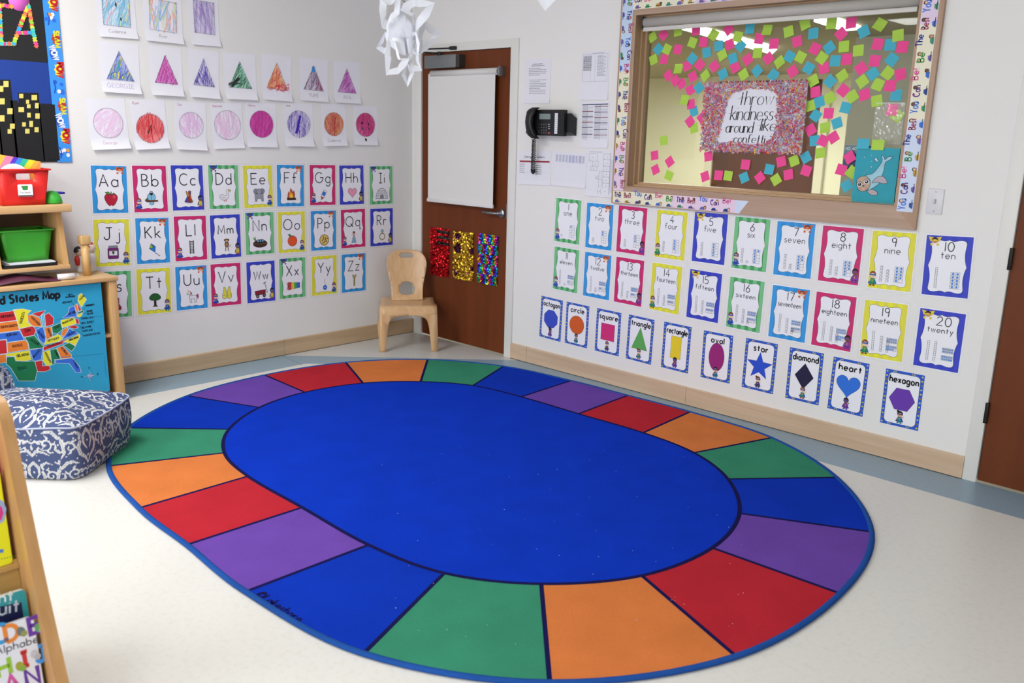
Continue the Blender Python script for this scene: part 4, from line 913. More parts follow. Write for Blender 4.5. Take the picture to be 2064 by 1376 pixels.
# blue painting of a seal, leaning on the sill
qp = crop(1540, 250, 5.4316)
SEY = .045
c_, w_, h_, th = rect_from([qp(1028, 255), qp(1505, 268), qp(1425, 875), qp(968, 845)], 'R', SEY)
cv = wall_canvas(c_, 'R', th, off=-SEY, base=.012)
sp = lambda *P: [tuple(np.array(RW(*qp(x, y), SEY)) - c_) for x, y in P]
def rt(ps): ca, sa = math.cos(-th), math.sin(-th); return [(x * ca - y * sa, x * sa + y * ca) for x, y in ps]
sp2 = lambda *P: rt(sp(*P))
cv.base_sheet(w_, h_, mat('#1aa0b4', .5, noise=.05, scale=20), .010)
body = spline(sp2((1110, 570), (1200, 540), (1270, 460), (1305, 400), (1298, 345), (1325, 360), (1335, 390), (1370, 360), (1418, 355), (1385, 395), (1340, 420), (1325, 500), (1300, 570), (1270, 650), (1200, 700), (1140, 725), (1080, 680)), 3)
cv.poly(body, mat('#9fd0de', .6, noise=.10, scale=30), 1); cv.line(body, .0022, INK, 2, closed=True)
fl = spline(sp2((1195, 640), (1250, 580), (1320, 575), (1362, 640), (1310, 650), (1250, 635)), 3); cv.poly(fl, '#b8b0bc', 3); cv.line(fl, .002, INK, 4, closed=True)
fl = spline(sp2((1140, 728), (1200, 715), (1252, 745), (1240, 775), (1190, 775), (1155, 755)), 3); cv.poly(fl, '#b8b0b4', 3); cv.line(fl, .002, INK, 4, closed=True)
hd = spline(sp2((1025, 640), (1045, 590), (1110, 568), (1165, 600), (1175, 660), (1140, 720), (1085, 735), (1040, 710)), 3); cv.poly(hd, '#c4a890', 5); cv.line(hd, .002, INK, 6, closed=True)
for e_ in ((1058, 658), (1135, 630)):
    p = sp2(e_)[0]; cv.disc(p[0], p[1], .0135, .0115, '#e8e8ee', 7); cv.disc(p[0], p[1], .0095, .0085, '#2a1a18', 8); cv.disc(p[0] - .002, p[1] + .002, .003, .003, '#ffffff', 9)
    cv.line(arcp(p[0], p[1], .015, .014, 20, 160, 8), .0022, INK, 9)
p = sp2((1100, 680))[0]; cv.poly([(p[0] - .008, p[1] + .005), (p[0] + .008, p[1] + .005), (p[0], p[1] - .004)], INK, 8); cv.disc(p[0] + .002, p[1] - .011, .007, .005, '#dca8b8', 7)
for dx in (-1, 1):
    for dy in (0, -.006, -.012): cv.line([(p[0] + dx * .010, p[1] + dy - .004), (p[0] + dx * .032, p[1] + dy - .012)], .0007, INK, 8)
for (x, y, r) in ((1112, 362, .0035), (1187, 340, .0028), (1237, 385, .0075), (1248, 400, .006), (1190, 405, .003), (1185, 468, .0042), (1138, 505, .0025), (1108, 532, .0022)):
    p = sp2((x, y))[0]; cv.disc(p[0], p[1], r * 1.15, r * 1.15, INK, 3, 14); cv.disc(p[0], p[1], r * .85, r * .85, '#bfe4ee', 4, 14)
cv.build('seal_painting', 'teal painting of a pale big-eyed seal leaning in the lower right window corner', 'painting')

# information sign behind the glass
q = crop(1540, 250, 5.4316)
NSY = GY + .012
p0 = RW(*q(890, 232), NSY); p1 = RW(*q(1190, 240), NSY); p2 = RW(*q(870, 490), NSY)
cv = wall_canvas(((p0[0] + p1[0]) / 2, (p0[1] + p2[1]) / 2), 'R', 0, off=-NSY, base=.003); W2, H2 = p1[0] - p0[0], p0[1] - p2[1]
cv.base_sheet(W2, H2, '#3a5486', .002); cv.rect(-W2 / 2, H2 / 2 - .042, W2 / 2, H2 / 2, '#7886aa', 1); cv.text('NO ACCESS', -W2 / 2 + .006, H2 / 2 - .022, .013, .0032, '#f4f6fa', 2, align='l')
cv.build('notice_sign', 'navy and slate notice with white lettering, half hidden behind the seal painting', 'sign')
# clear plastic pocket
mb = MB(); a = RW(*crop(1540, 0, 4.586)(1040, 950), GY - .004); b_ = RW(*crop(1540, 0, 4.586)(1310, 960), GY - .004); d_ = RW(*crop(1540, 0, 4.586)(1030, 1330), GY - .004)
rnd = random.Random(9); nx, ny = 14, 18
vs = [(a[0] + (b_[0] - a[0]) * i / nx, GY - .006 - .0025 * rnd.random(), a[1] + (d_[1] - a[1]) * j / ny) for j in range(ny + 1) for i in range(nx + 1)]
mb.mesh(vs, [(j * (nx + 1) + i, j * (nx + 1) + i + 1, (j + 1) * (nx + 1) + i + 1, (j + 1) * (nx + 1) + i) for j in range(ny) for i in range(nx)], M_BAG)
mb.box((a[0], GY - .0075, a[1] - .003), (b_[0], GY - .006, a[1]), mat('#e8eaee', .4))
tag(mb.build('plastic_pocket', fix=False), 'crumpled clear plastic pocket on the glass above the seal painting', 'plastic bag')

# ---- sticky notes
n6 = crop(1220, 0, 4.585); n7 = crop(1540, 0, 4.586); n8 = crop(1220, 250, 6.07); n9 = crop(1540, 250, 5.4316)
NOTES = {
n6: 'G438,343,30 P540,322,45 G675,290,8 P840,280,5 G1005,322,-28 P1143,272,42 B1338,265,0 G1500,278,-3 G1228,340,-12 P1425,358,-8 G808,393,-18 P910,390,-3 P1152,410,14 B1050,425,8 B1252,425,-38 B492,453,-40 G572,455,-24 P672,457,-12 B938,487,14 G1410,490,0 G1085,508,30 G445,552,20 P548,548,-5 B808,540,-40 B1180,540,18 P1318,550,35 P877,600,-40 P757,608,20 P1010,612,42 P1205,622,32 G678,635,0 B1090,685,28 G930,700,40 B1405,655,45 G1280,690,34 P812,708,24 P583,697,40 P650,745,42 P708,775,32 P786,832,30 B868,812,42 G738,922,-2 P792,962,12 B820,1030,20 P785,1123,42 P895,1090,42 G822,1185,18 G545,1298,10',
n8: 'P605,383,12 P790,460,38 P618,558,28 G780,630,-18 P1265,395,14 P1225,640,22 P1388,625,0 G1505,632,-5 P1720,495,-2 B1700,655,26 P1895,655,42',
n7: 'G230,292,15 G380,222,22 G625,218,0 P808,212,5 G1075,228,-28 B458,310,4 P715,315,42 B922,292,24 G1240,328,8 P95,405,0 P308,385,14 P475,450,-24 B607,440,38 G738,430,4 G873,468,4 P1055,408,-8 B1168,415,0 P1280,435,-4 P45,540,40 G148,575,38 B238,523,-26 G340,528,-26 G535,535,-32 B660,562,-2 P768,548,2 P1025,562,-4 B1183,550,-34 B90,693,-34 P265,660,34 B415,630,-28 P555,630,12 P898,632,38 G728,702,36 B1010,682,38 G1147,675,-34 P1262,688,14 G458,745,28 B612,752,-40 G910,752,38 G1055,782,-20 P1167,792,-4 P477,850,10 B515,942,20 G610,905,34 P735,835,-36 G820,892,36 P930,875,20 G430,977,16 G1045,932,12 B1222,880,0 B480,1068,-32 P600,1047,0 B755,995,-10 G1232,1068,-32 P1187,1015,-2 P432,1200,34 G568,1180,14 B678,1138,22 B468,1300,8 P548,1300,-22 P645,1270,36',
n9: 'G622,315,12 P190,410,16 G333,402,24 B460,365,32 P465,508,-14 B62,495,-6 P268,553,14 G133,608,36 P850,500,-12 P940,365,36 G968,525,-32 B908,675,36 B1085,215,0 G1248,228,0'}
NC = {'P': ('#f8549e', 'pink'), 'G': ('#b4dc58', 'lime green'), 'B': ('#4fb8d0', 'turquoise')}
notes = []
for kf, s_ in NOTES.items():
    for t in s_.split():
        x, y, a = map(float, t[1:].split(',')); u, v = kf(x, y); notes.append((t[0], u, v, a))
def region(u, v):
    if v < 165 and u < 1640: return 'above the confetti sign'
    if u < 1425: return 'left of the confetti sign'
    if v > 300 and u < 1665: return 'below the confetti sign'
    if v > 270: return 'beside the seal painting'
    if v < 120: return 'in the upper right of the window'
    return 'right of the confetti sign'
ORD = ['first', 'second', 'third', 'fourth', 'fifth', 'sixth', 'seventh', 'eighth', 'ninth', 'tenth', 'eleventh', 'twelfth', 'thirteenth', 'fourteenth', 'fifteenth', 'sixteenth', 'seventeenth', 'eighteenth', 'nineteenth', 'twentieth']
grp = {}
for i, nt in enumerate(notes): grp.setdefault((nt[0], region(nt[1], nt[2])), []).append(i)
lab = {}
for (c, r), ids in grp.items():
    ids.sort(key=lambda i: notes[i][1])
    for k, i in enumerate(ids):
        lab[i] = ('only %s sticky note %s' % (NC[c][1], r)) if len(ids) == 1 else '%s %s sticky note from the left %s' % (ORD[k], NC[c][1], r)
for i, (c, u, v, a) in enumerate(notes):
    rnd = random.Random(i); tape = v > 285 and u > 1738 and v < 300
    yy = .030 if tape else GY - .0022
    x, z = RW(u, v, yy); S = .054; cu = rnd.uniform(.001, .006) + (.010 if c == 'G' and rnd.random() < .3 else 0)
    cv = Canvas((x, yy, z), (1, 0, 0), (0, 0, 1), math.radians(a), base=.0008 + .0011 * (i % 3), bend=(lambda px, py, cu=cu, S=S: cu * max(0, (.5 - py / S) - .15) ** 2 * 1.4))
    m = mat(NC[c][0], .65, spec=.2)
    if tape: cv.base_sheet(.062, .05, m, .0003, 2, 4)
    else: cv.base_sheet(S, S, m, .0003, 2, 5)
    cv.build('sticky_note', lab[i], 'sticky note', 'sticky notes on the window glass')

# ================================================================== PAPERS, PHONE, SWITCH
w1 = crop(1030, 80, 4.048)
def sheetpaper(q, label, draw, corner=0.):
    c, w_, h_, th = rect_from([w1(*p) for p in q], 'R'); cv = wall_canvas(c, 'R', th, base=.0012, bend=curl(w_, h_, .004)); cv.base_sheet(w_, h_, '#e9e9f2', .0004, 2, 8)
    draw(cv, w_, h_); cv.build('notice_paper', label, 'paper', 'printed papers taped around the phone')
GT = '#9a9ba6'
def words(cv, x0, x1, y, n, h=.0035, m='#8a8b96', k=1, rnd=random.Random(4)):
    x = x0
    while x < x1 - .004:
        l = rnd.uniform(.006, .018); cv.rect(x, y, min(x + l, x1), y + h, m, k); x += l + .003
def d_a(cv, w_, h_):
    words(cv, -.2 * w_, .2 * w_, .38 * h_, 4, .004, '#6a6b76'); words(cv, -.25 * w_, .25 * w_, .34 * h_, 4, .004, '#6a6b76')
    for i in range(17):
        if i in (5, 6): continue
        words(cv, -.34 * w_ + (.04 * w_ if i > 6 else 0), (.34 if i % 4 else .1) * w_, (.29 - i * .038) * h_, 8)
def d_b(cv, w_, h_):
    words(cv, -.1 * w_, .3 * w_, .45 * h_, 3, .003)
    for i in range(18):
        words(cv, -.42 * w_, -.12 * w_, (.40 - i * .017) * h_ if i < 18 else 0, 3, .0025)
        if i < 18: words(cv, .08 * w_, (.38 if i % 3 else .3) * w_, (.40 - i * .024) * h_, 4, .0028)
    for i in range(10): words(cv, -.42 * w_, -.14 * w_, (.38 - i * .030) * h_, 3, .003)
    cv.line([(-.44 * w_, .44 * h_), (.44 * w_, .44 * h_), (.44 * w_, -.12 * h_), (-.44 * w_, -.12 * h_)], .0012, GT, 2, closed=True); cv.line([(0, .4 * h_), (0, -.12 * h_)], .0010, GT, 2); cv.line([(-.15 * w_, .4 * h_), (-.15 * w_, -.12 * h_)], .0010, GT, 2)
    words(cv, -.4 * w_, .4 * w_, -.44 * h_, 8, .003)
def d_c(cv, w_, h_):
    cv.rect(-.46 * w_, .43 * h_, .46 * w_, .45 * h_, '#23305a', 1)
    for i in range(26):
        y = (.40 - i * .029) * h_; cc = {4: '#7a3a4a', 8: '#23305a', 12: '#8a3a4a', 16: '#23305a', 21: '#23305a', 25: '#7a3a4a'}
        cv.rect(-.46 * w_, y, -.06 * w_, y + (.0016 if i not in cc else .0045), cc.get(i, '#a9aab8'), 1); cv.rect(-.02 * w_, y + .003, .46 * w_, y + (.0046 if (i + 3) not in cc else .007), cc.get(i + 3, '#a9aab8'), 1)
        words(cv, -.44 * w_, -.25 * w_, y + .004, 2, .0024, '#b4a890' if i % 5 == 2 else '#9a9ba6', 2); words(cv, .0 * w_, .2 * w_, y + .007, 2, .0022, '#9a9ba6', 2)
    cv.line([(.2 * w_, .43 * h_), (.2 * w_, -.33 * h_)], .0012, GT, 2); cv.line([(-.26 * w_, .43 * h_), (-.26 * w_, -.33 * h_)], .0012, GT, 2)
def d_d(cv, w_, h_):
    cv.text('Emergency Numbers', 0, .29 * h_, .014, .0022, '#3a3a44', 1, maxw=.6 * w_); cv.rect(-.46 * w_, .16 * h_, .46 * w_, .21 * h_, '#9a2c3c', 1)
    for i in range(5): words(cv, -.46 * w_, -.30 * w_, (.09 - i * .06) * h_, 2, .0035, '#7a7b86'); words(cv, .05 * w_, .22 * w_, (.06 - i * .06) * h_, 2, .0035, '#4a4b56')
    for y in (-.13, -.31): cv.line([(-.46 * w_, y * h_), (.46 * w_, y * h_)], .0010, '#b8b8c4', 1)
def d_e(cv, w_, h_):
    for i in range(9):
        x = (-.42 + i * .098) * w_; cv.rect(x, .20 * h_, x + .085 * w_, .42 * h_, '#c8cce4' if i in (4, 5, 7) else '#d8dae8', 1)
        for j in range(7): cv.rect(x + .004, (.22 + j * .028) * h_, x + .06 * w_ * (1 if (i + j) % 2 else .7), (.232 + j * .028) * h_, '#8a8db0', 2)
def d_f(cv, w_, h_):
    K = '#6a6b74'
    for (x0, y0, x1, y1) in ((-.42, .26, -.12, .42), (.10, .30, .35, .42), (.10, .16, .35, .30), (-.28, .14, -.08, .26), (-.36, .06, -.12, .14), (.10, .05, .35, .16), (.10, -.07, .35, .05), (.10, -.20, .35, -.07), (-.04, -.30, .05, .05), (-.15, -.12, -.04, -.06), (.10, -.32, .35, -.20), (.05, -.44, .35, -.32), (-.06, -.44, .05, -.32)):
        cv.line([(x0 * w_, y0 * h_), (x1 * w_, y0 * h_), (x1 * w_, y1 * h_), (x0 * w_, y1 * h_)], .0013, K, 1, closed=True)
        cv.rect((x0 + x1) / 2 * w_ - .003, (y0 + y1) / 2 * h_ - .003, (x0 + x1) / 2 * w_ + .004, (y0 + y1) / 2 * h_, K, 2); cv.line([(x0 * w_, (y0 + .02) * h_), ((x0 + .05) * w_, (y0 + .02) * h_)], .001, K, 2)
    cv.line([(.35 * w_, .45 * h_), (.35 * w_, -.45 * h_)], .002, K, 1); cv.rect(.38 * w_, -.4 * h_, .46 * w_, .3 * h_, '#d4d6e2', 1); words(cv, -.4 * w_, .05 * w_, .45 * h_, 2, .003)
sheetpaper([(118, 160), (325, 155), (320, 520), (105, 520)], 'typed white paper directly above the black phone', d_a)
sheetpaper([(575, 90), (800, 95), (798, 490), (568, 492)], 'white two-column list, highest paper beside the window frame', d_b)
sheetpaper([(575, 505), (800, 505), (795, 885), (565, 880)], 'white schedule with dark ruled lines to the right of the phone', d_c)
sheetpaper([(62, 905), (330, 905), (322, 1188), (60, 1180)], 'white paper with a dark red bar behind the phone cord', d_d)
sheetpaper([(350, 912), (625, 925), (605, 1212), (332, 1188)], 'mostly blank white paper with a faint bluish table along its top', d_e)
sheetpaper([(628, 895), (850, 905), (835, 1285), (605, 1275)], 'white floor plan drawing taped beside the window frame corner', d_f)

# phone
BLK = mat('#17181a', .35); BLK2 = mat('#222426', .45)
ph = crop(1050, 200, 8.6)
def PH(x, y, yy): return RW(*ph(x, y), yy)
tel = tag(empty('wall_phone', (1.4, 0, 1.66)), 'black corded desk phone mounted on the wall beside the brown door', 'phone')
a = PH(270, 185, -.085); b_ = PH(738, 628, -.085)
x0, x1, z0, z1 = a[0], b_[0], b_[1], a[1]
mb = MB(); mb.prism([(x0 - .075, z0 + .006), (x0 - .02, z0 + .006), (x0 - .02, z1 - .010), (x0 - .075, z1 - .010)], 1, -.100, -.050, BLK); mb.prism([(x0 - .02, z0 - .004), (x1, z0 - .004), (x1, z1 + .002), (x0 - .02, z1 + .002)], 1, -.085, -.055, BLK); o = pbody = child(mb, 'phone_body', tel)
mb = MB(); mb.prism([(-.056, z0 + .02), (-.0, z0 + .0), (-.0, z1 - .05), (-.056, z1 - .02)], 0, x0 + .03, x1 + .035, BLK2); child(mb, 'wall_bracket', tel)
cv = Canvas(((x0 + x1) / 2, -.0855, (z0 + z1) / 2), (1, 0, 0), (0, 0, 1), 0, base=.0006, dl=.0008)
f = lambda x, y: (PH(x, y, -.086)[0] - (x0 + x1) / 2, PH(x, y, -.086)[1] - (z0 + z1) / 2)
A_, B_ = f(320, 345), f(515, 250); cv.rect(A_[0], A_[1], B_[0], B_[1], mat('#7f8f8c', .2), 1); cv.build('display', parent=None); disp = bpy.data.objects['display']; disp.parent = tel; disp.location = Vector(disp.location) - tel.location
KEYW = mat('#c8cad0', .5)
def btn(x, y, w2, h2, m, nm='key', tel=o):
    p = PH(x, y, -.086); k = MB(); k.box((p[0] - w2 / 2, -.0885, p[1] - h2 / 2), (p[0] + w2 / 2, -.084, p[1] + h2 / 2), m, .0008); child(k, nm, tel)
for j, y in enumerate((437, 487, 535, 580)):
    for i, x in enumerate((357, 400, 441)): btn(x, y, .010, .009, mat('#5a5c60', .5))
    btn(312, y if j < 3 else 570, .007, .006 if j < 3 else .016, mat('#3a3c40', .5))
for y in (434, 469, 507): btn(488, y, .011, .005, KEYW)
btn(488, 585, .015, .012, mat('#b04a5a', .5), 'red_key')
p = PH(608, 420, -.086); k = MB(); q0 = PH(578, 598, -.086); q1 = PH(642, 240, -.086); k.box((q0[0], -.0868, q0[1]), (q1[0], -.0845, q1[1]), mat('#e4e5ee', .5)); 
for i in range(9):
    zz = q0[1] + (q1[1] - q0[1]) * (i + 1) / 10; k.box((q0[0] + .001, -.0872, zz), (q1[0] - .001, -.0866, zz + .0015), mat('#8a8c96', .6))
child(k, 'label_strip', pbody)
for i in range(10): btn(663, 250 + i * 35, .007, .005, mat('#2f3236', .5))
# handset: curved bar with two ends
mb = MB(); hs = [PH(x, y, -.12) for x, y in ((222, 140), (180, 190), (165, 300), (160, 400), (165, 500), (178, 620), (215, 680))]
prof = []
for i, (x, z) in enumerate(hs):
    y = [-.098, -.112, -.128, -.132, -.128, -.112, -.098][i]; prof.append((x, y, z))
rs = [.032, .036, .031, .030, .031, .036, .032]
vs = []; n = 12
for (x, y, z), r in zip(prof, rs):
    for k in range(n):
        a = 2 * math.pi * k / n; vs.append((x + r * .92 * math.copysign(abs(math.cos(a)) ** .7, math.cos(a)), y + r * .55 * math.copysign(abs(math.sin(a)) ** .7, math.sin(a)), z))
fs = [(i * n + k, i * n + (k + 1) % n, (i + 1) * n + (k + 1) % n, (i + 1) * n + k) for i in range(len(prof) - 1) for k in range(n)] + [tuple(range(n)), tuple((len(prof) - 1) * n + k for k in range(n))]
mb.mesh(vs, fs, BLK, True); hset = child(mb, 'handset', tel)
mb = MB(); pts = []
t0 = PH(212, 690, -.1); t1 = PH(205, 1295, -.03); t2 = PH(240, 900, -.03)
def coil(A, B, turns, r):
    out = []
    for i in range(turns * 9 + 1):
        t = i / (turns * 9); a = i / 9 * 2 * math.pi; out.append((A[0] + (B[0] - A[0]) * t + r * math.cos(a), A[1] + (B[1] - A[1]) * t + r * math.sin(a) * .8, A[2] + (B[2] - A[2]) * t))
    return out
pts = coil((t0[0], -.10, t0[1]), (t1[0] - .004, -.035, t1[1] + .02), 24, .0085)
mb.tube(pts, .0024, BLK, 5)
pts = coil((t1[0] + .010, -.028, t1[1] + .02), (t2[0], -.03, t2[1] + .12), 20, .0085); mb.tube(pts, .0024, BLK, 5)
mb.tube([(t1[0] - .004, -.034, t1[1] + .03), (t1[0] - .002, -.034, t1[1] + .012), (t1[0] + .004, -.032, t1[1] + .006), (t1[0] + .010, -.03, t1[1] + .012), (t1[0] + .011, -.03, t1[1] + .03)], .009, BLK, 8)
child(mb, 'coiled_cord', hset)

# switch plate
sx, sz = RW(1885, 406)
SW = mat('#dddde2', .3)
sw = tag(empty('light_switch', (sx, 0, sz)), 'white light switch plate on the wall right of the window frame', 'light switch')
mb = MB(); mb.box((sx - .037, -.006, sz - .060), (sx + .037, 0, sz + .060), SW, .003); cpl = child(mb, 'cover_plate', sw)
mb = MB(); mb.box((sx - .005, -.016, sz - .010), (sx + .005, -.005, sz + .012), mat('#c4c4ca', .35), .001); child(mb, 'toggle', cpl)
for dz in (-.045, .045):
    mb = MB(); mb.lathe([(0, -.0075), (.003, -.0072), (.003, -.005)], (sx, 0, sz + dz), mat('#b0b0b6', .4), 10, 'y'); child(mb, 'screw', cpl)

# ================================================================== ON THE DOOR
bd = tag(empty('roller_blind', (.6, 0, 1.9)), 'off-white roller blind pulled down over the brown corner door', 'roller blind')
t0 = RW(862, 151.6, -.075); t1 = RW(1003, 141, -.075)
mb = MB(); TZ = 1.985; mb.tube([(t0[0], -.035, TZ), (t1[0] - .025, -.035, TZ)], .024, mat('#d8d6d4', .4), 18); child(mb, 'fabric_roll', bd)
mb = MB(); mb.tube([(t1[0] - .026, -.035, TZ), (t1[0] + .0, -.035, TZ)], .026, STEEL, 14); mb.box((t1[0] - .002, -.066, TZ - .032), (t1[0] + .003, 0, TZ + .032), STEEL); child(mb, 'end_bracket', bd)
mb = MB(); f0 = RW(866.5, 300, -.03)[0]; f1 = RW(999, 300, -.03)[0]; zb = RW(930, 409, -.03)[1]
mb.box((f0, -.048, zb + .01), (f1, -.046, TZ), mat('#e0dfdd', .75)); child(mb, 'shade_fabric', bd)
mb = MB(); mb.box((f0 - .006, -.056, zb - .013), (f1 + .006, -.041, zb + .014), mat('#dedede', .4), .004); child(mb, 'hem_bar', bd)
# sequin panels
k8 = crop(830, 380, 6.257)
def sequins(q, label, colf, seed):
    c, w_, h_, th = rect_from([k8(*p) for p in q], 'R'); rnd = random.Random(seed)
    cv = Canvas((c[0], -.001, c[1]), (1, 0, 0), (0, 0, 1), th, base=.0025)
    r = .0062; mb = cv.mb; cv.base_sheet(w_ - .006, h_ - .006, '#2a1a20', .002)
    ny = int(h_ / (r * 1.15)); nx = int(w_ / (r * 1.5))
    for j in range(ny):
        for i in range(nx):
            x = -w_ / 2 + w_ * (i + .5 + (.5 if j % 2 else 0) - .25) / nx; y = h_ / 2 - h_ * (j + .5) / ny
            tx, ty = rnd.gauss(0, .45), rnd.gauss(-.1, .45); m = colf(x / w_, y / h_, rnd)
            P = []
            for a in range(6):
                u, v = r * math.cos(a * math.pi / 3), r * math.sin(a * math.pi / 3); P.append(tuple(cv.O + cv.U * (x + u) + cv.V * (y + v) + cv.N * (.0055 + .001 * rnd.random() + u * tx + v * ty)))
            mb.face(P, m)
    cv.build('sequin_panel', label, 'sequin fabric', 'sequin fabric strips on the brown door')
def sq(h, r=.25): return mat(h, r, .85)
RED_, BK_, GOLD_, PLUM_ = sq('#c81820'), mat('#1a1214', .4), sq('#d8b038', .22), sq('#5a2444')
sequins([(248, 485), (482, 515), (465, 1110), (240, 1085)], 'strip of red sequins with black stripes on the brown door', lambda x, y, r: BK_ if (x > -.15 and (.40 < y < .47 or .29 < y < .34 or .17 < y < .22)) else (RED_ if r.random() > .08 else sq('#8a1018')), 1)
sequins([(535, 535), (785, 560), (775, 1165), (525, 1130)], 'strip of gold sequins with plum patches on the brown door', lambda x, y, r: PLUM_ if ((x + .27) ** 2 / .02 + (y - .40) ** 2 / .004 < 1 or (x + .25) ** 2 / .03 + (y - .15) ** 2 / .012 < 1 or (x - .48) ** 2 / .02 + (y - .12) ** 2 / .006 < 1 or (x - .48) ** 2 / .01 + (y + .24) ** 2 / .003 < 1 or (x + .36) ** 2 / .01 + (y + .38) ** 2 / .002 < 1 or r.random() < .05) else GOLD_, 2)
RB = [sq(h) for h in ('#d83a6a', '#c02ab0', '#5a2ad0', '#1a5ae0', '#18a8d8', '#18b878', '#a8c828', '#e8a83a')]
def rainbow(x, y, r):
    t = (x * 2.4 + .5 * (int((y + .5) * 5) % 2) + y * .5 + r.gauss(0, .06)) % 1; return RB[int(t * 8) % 8]
sequins([(845, 562), (1105, 600), (1075, 1225), (838, 1185)], 'strip of rainbow sequins nearest the door handle', rainbow, 3)

# ================================================================== RUG
def fabric(name, h, var=.10, scale=220, bump=.5):
    m, N, L, b = new_mat(name); tc = N.new('ShaderNodeTexCoord')
    n = N.new('ShaderNodeTexNoise'); n.inputs['Scale'].default_value = scale; n.inputs['Detail'].default_value = 4; L.new(tc.outputs['Object'], n.inputs['Vector'])
    n2 = N.new('ShaderNodeTexNoise'); n2.inputs['Scale'].default_value = 5; n2.inputs['Detail'].default_value = 3; L.new(tc.outputs['Object'], n2.inputs['Vector'])
    a = N.new('ShaderNodeMath'); a.operation = 'ADD'; L.new(n.outputs['Fac'], a.inputs[0]); L.new(n2.outputs['Fac'], a.inputs[1])
    mr = N.new('ShaderNodeMapRange'); mr.inputs[1].default_value = .7; mr.inputs[2].default_value = 1.3; mr.inputs[3].default_value = 1 - var; mr.inputs[4].default_value = 1 + var; L.new(a.outputs[0], mr.inputs[0])
    mx = N.new('ShaderNodeMix'); mx.data_type = 'RGBA'; mx.blend_type = 'MULTIPLY'; mx.inputs[0].default_value = 1; mx.inputs[6].default_value = rgb(h); L.new(mr.outputs[0], mx.inputs[7]); L.new(mx.outputs[2], b.inputs['Base Color'])
    bp = N.new('ShaderNodeBump'); bp.inputs['Strength'].default_value = bump; bp.inputs['Distance'].default_value = .003; L.new(n.outputs['Fac'], bp.inputs['Height']); L.new(bp.outputs[0], b.inputs['Normal'])
    b.inputs['Roughness'].default_value = .95; b.inputs['Specular IOR Level'].default_value = .03
    return m
RC = {'o': fabric('rug_orange', '#d47a42'), 'r': fabric('rug_red', '#b62a36'), 'p': fabric('rug_purple', '#6c49a8'), 'b': fabric('rug_blue', '#1036b4'), 'g': fabric('rug_green', '#3a8a6c'), 'c': fabric('rug_centre_blue', '#0f37bc')}
R_NAVY = fabric('rug_navy_line', '#1b1a4e', .08); R_BIND = fabric('rug_binding', '#26529e', .1)
DIV = [(219.6, 938.6, 452.4, 912.4), (281.6, 1023, 499.5, 959.5), (378, 1097, 608.9, 1022.4), (496.8, 1191.3, 742.7, 1097.8), (734.3, 1315.3, 895.5, 1154.7), (1107.9, 1373.3, 1090.9, 1176.4), (1482.2, 1321, 1293.7, 1159.8), (1692.6, 1195.4, 1435.7, 1103.8), (1756.8, 1071.6, 1490.4, 1034.2), (1687.1, 961.8, 1467, 964.9), (1555.3, 881.8, 1398.8, 912.2), (1391, 829.7, 1296.4, 871.9), (1265.4, 796.5, 1166.2, 833.7), (1151, 766.8, 1050.4, 799.5), (1015, 737.8, 953.4, 776.8), (861.9, 724.4, 848, 768.8), (696.9, 730.2, 731.7, 771.8), (533.5, 755.5, 614.6, 790.2), (377.9, 797.3, 523, 820.8), (258, 862, 461.6, 864.8)]
ZR = .010
out = [FL(a, b_, ZR) for a, b_, c, d_ in DIV]; inn = [FL(c, d_, ZR) for a, b_, c, d_ in DIV]
K = 8; So = spline(out, K); Si = spline(inn, K)
rug = tag(empty('area_rug', (2.33, -1.59, 0)), 'large oval rug with a royal blue centre and a ring of rainbow colour blocks', 'rug')
rug['label'] = 'large oval rug with a royal blue centre and a ring of rainbow colour blocks'
mb = MB(); top = lambda p, dz=0: (p[0], p[1], ZR + dz)
mb.face([top(p) for p in Si], RC['c'])
cols = 'orpbg' * 4
for i in range(20):
    a = [So[(i * K + j) % len(So)] for j in range(K + 1)]; b_ = [Si[(i * K + j) % len(Si)] for j in range(K + 1)]
    for j in range(K): mb.face([top(a[j]), top(a[j + 1]), top(b_[j + 1]), top(b_[j])], RC[cols[i]])
for j in range(len(So)):
    p, q = So[j], So[(j + 1) % len(So)]; mb.face([top(p), top(q), (q[0], q[1], 0), (p[0], p[1], 0)], R_BIND)
mb.build('pile', rug, origin=(2.33, -1.59, 0), fix=False)
fc = Canvas((0, 0, ZR), (1, 0, 0), (0, 1, 0), 0, base=.0004, dl=.0004)
fc.line(Si, .018, R_NAVY, 1, closed=True)
for i in range(20): fc.line([out[i], inn[i]], .016, R_NAVY, 0)
a = np.array(FL(512, 1200, ZR)); b_ = np.array(FL(597, 1254, ZR)); ang = math.atan2(b_[1] - a[1], b_[0] - a[0])
fc.text('\u00a9Lakeshore', a[0], a[1], .040, .007, R_NAVY, 1, align='l', rot=ang, maxw=float(np.linalg.norm(b_ - a)))
fc.mb.build('woven_lines', rug, origin=(2.33, -1.59, 0), fix=False)
cm = np.mean(np.array(So), 0); mb = MB(); r_ = .011
ring = [(p[0], p[1], .007) for p in So]
n = len(ring); vs = []; fs = []
for i in range(n):
    t = np.array(ring[(i + 1) % n]) - np.array(ring[i - 1]); t /= np.linalg.norm(t); nn = np.array([t[1], -t[0], 0])
    for k in range(8):
        w_ = 2 * math.pi * k / 8; vs.append(tuple(np.array(ring[i]) + nn * math.cos(w_) * .013 + np.array([0, 0, 1]) * math.sin(w_) * .007))
    for k in range(8): fs.append((i * 8 + k, i * 8 + (k + 1) % 8, ((i + 1) % n) * 8 + (k + 1) % 8, ((i + 1) % n) * 8 + k))
mb.mesh(vs, fs, R_BIND, True); bo = mb.build('binding', rug, origin=(2.33, -1.59, 0)); bo['label'] = 'steel blue edge binding'
lint = MB(); rnd = random.Random(21)
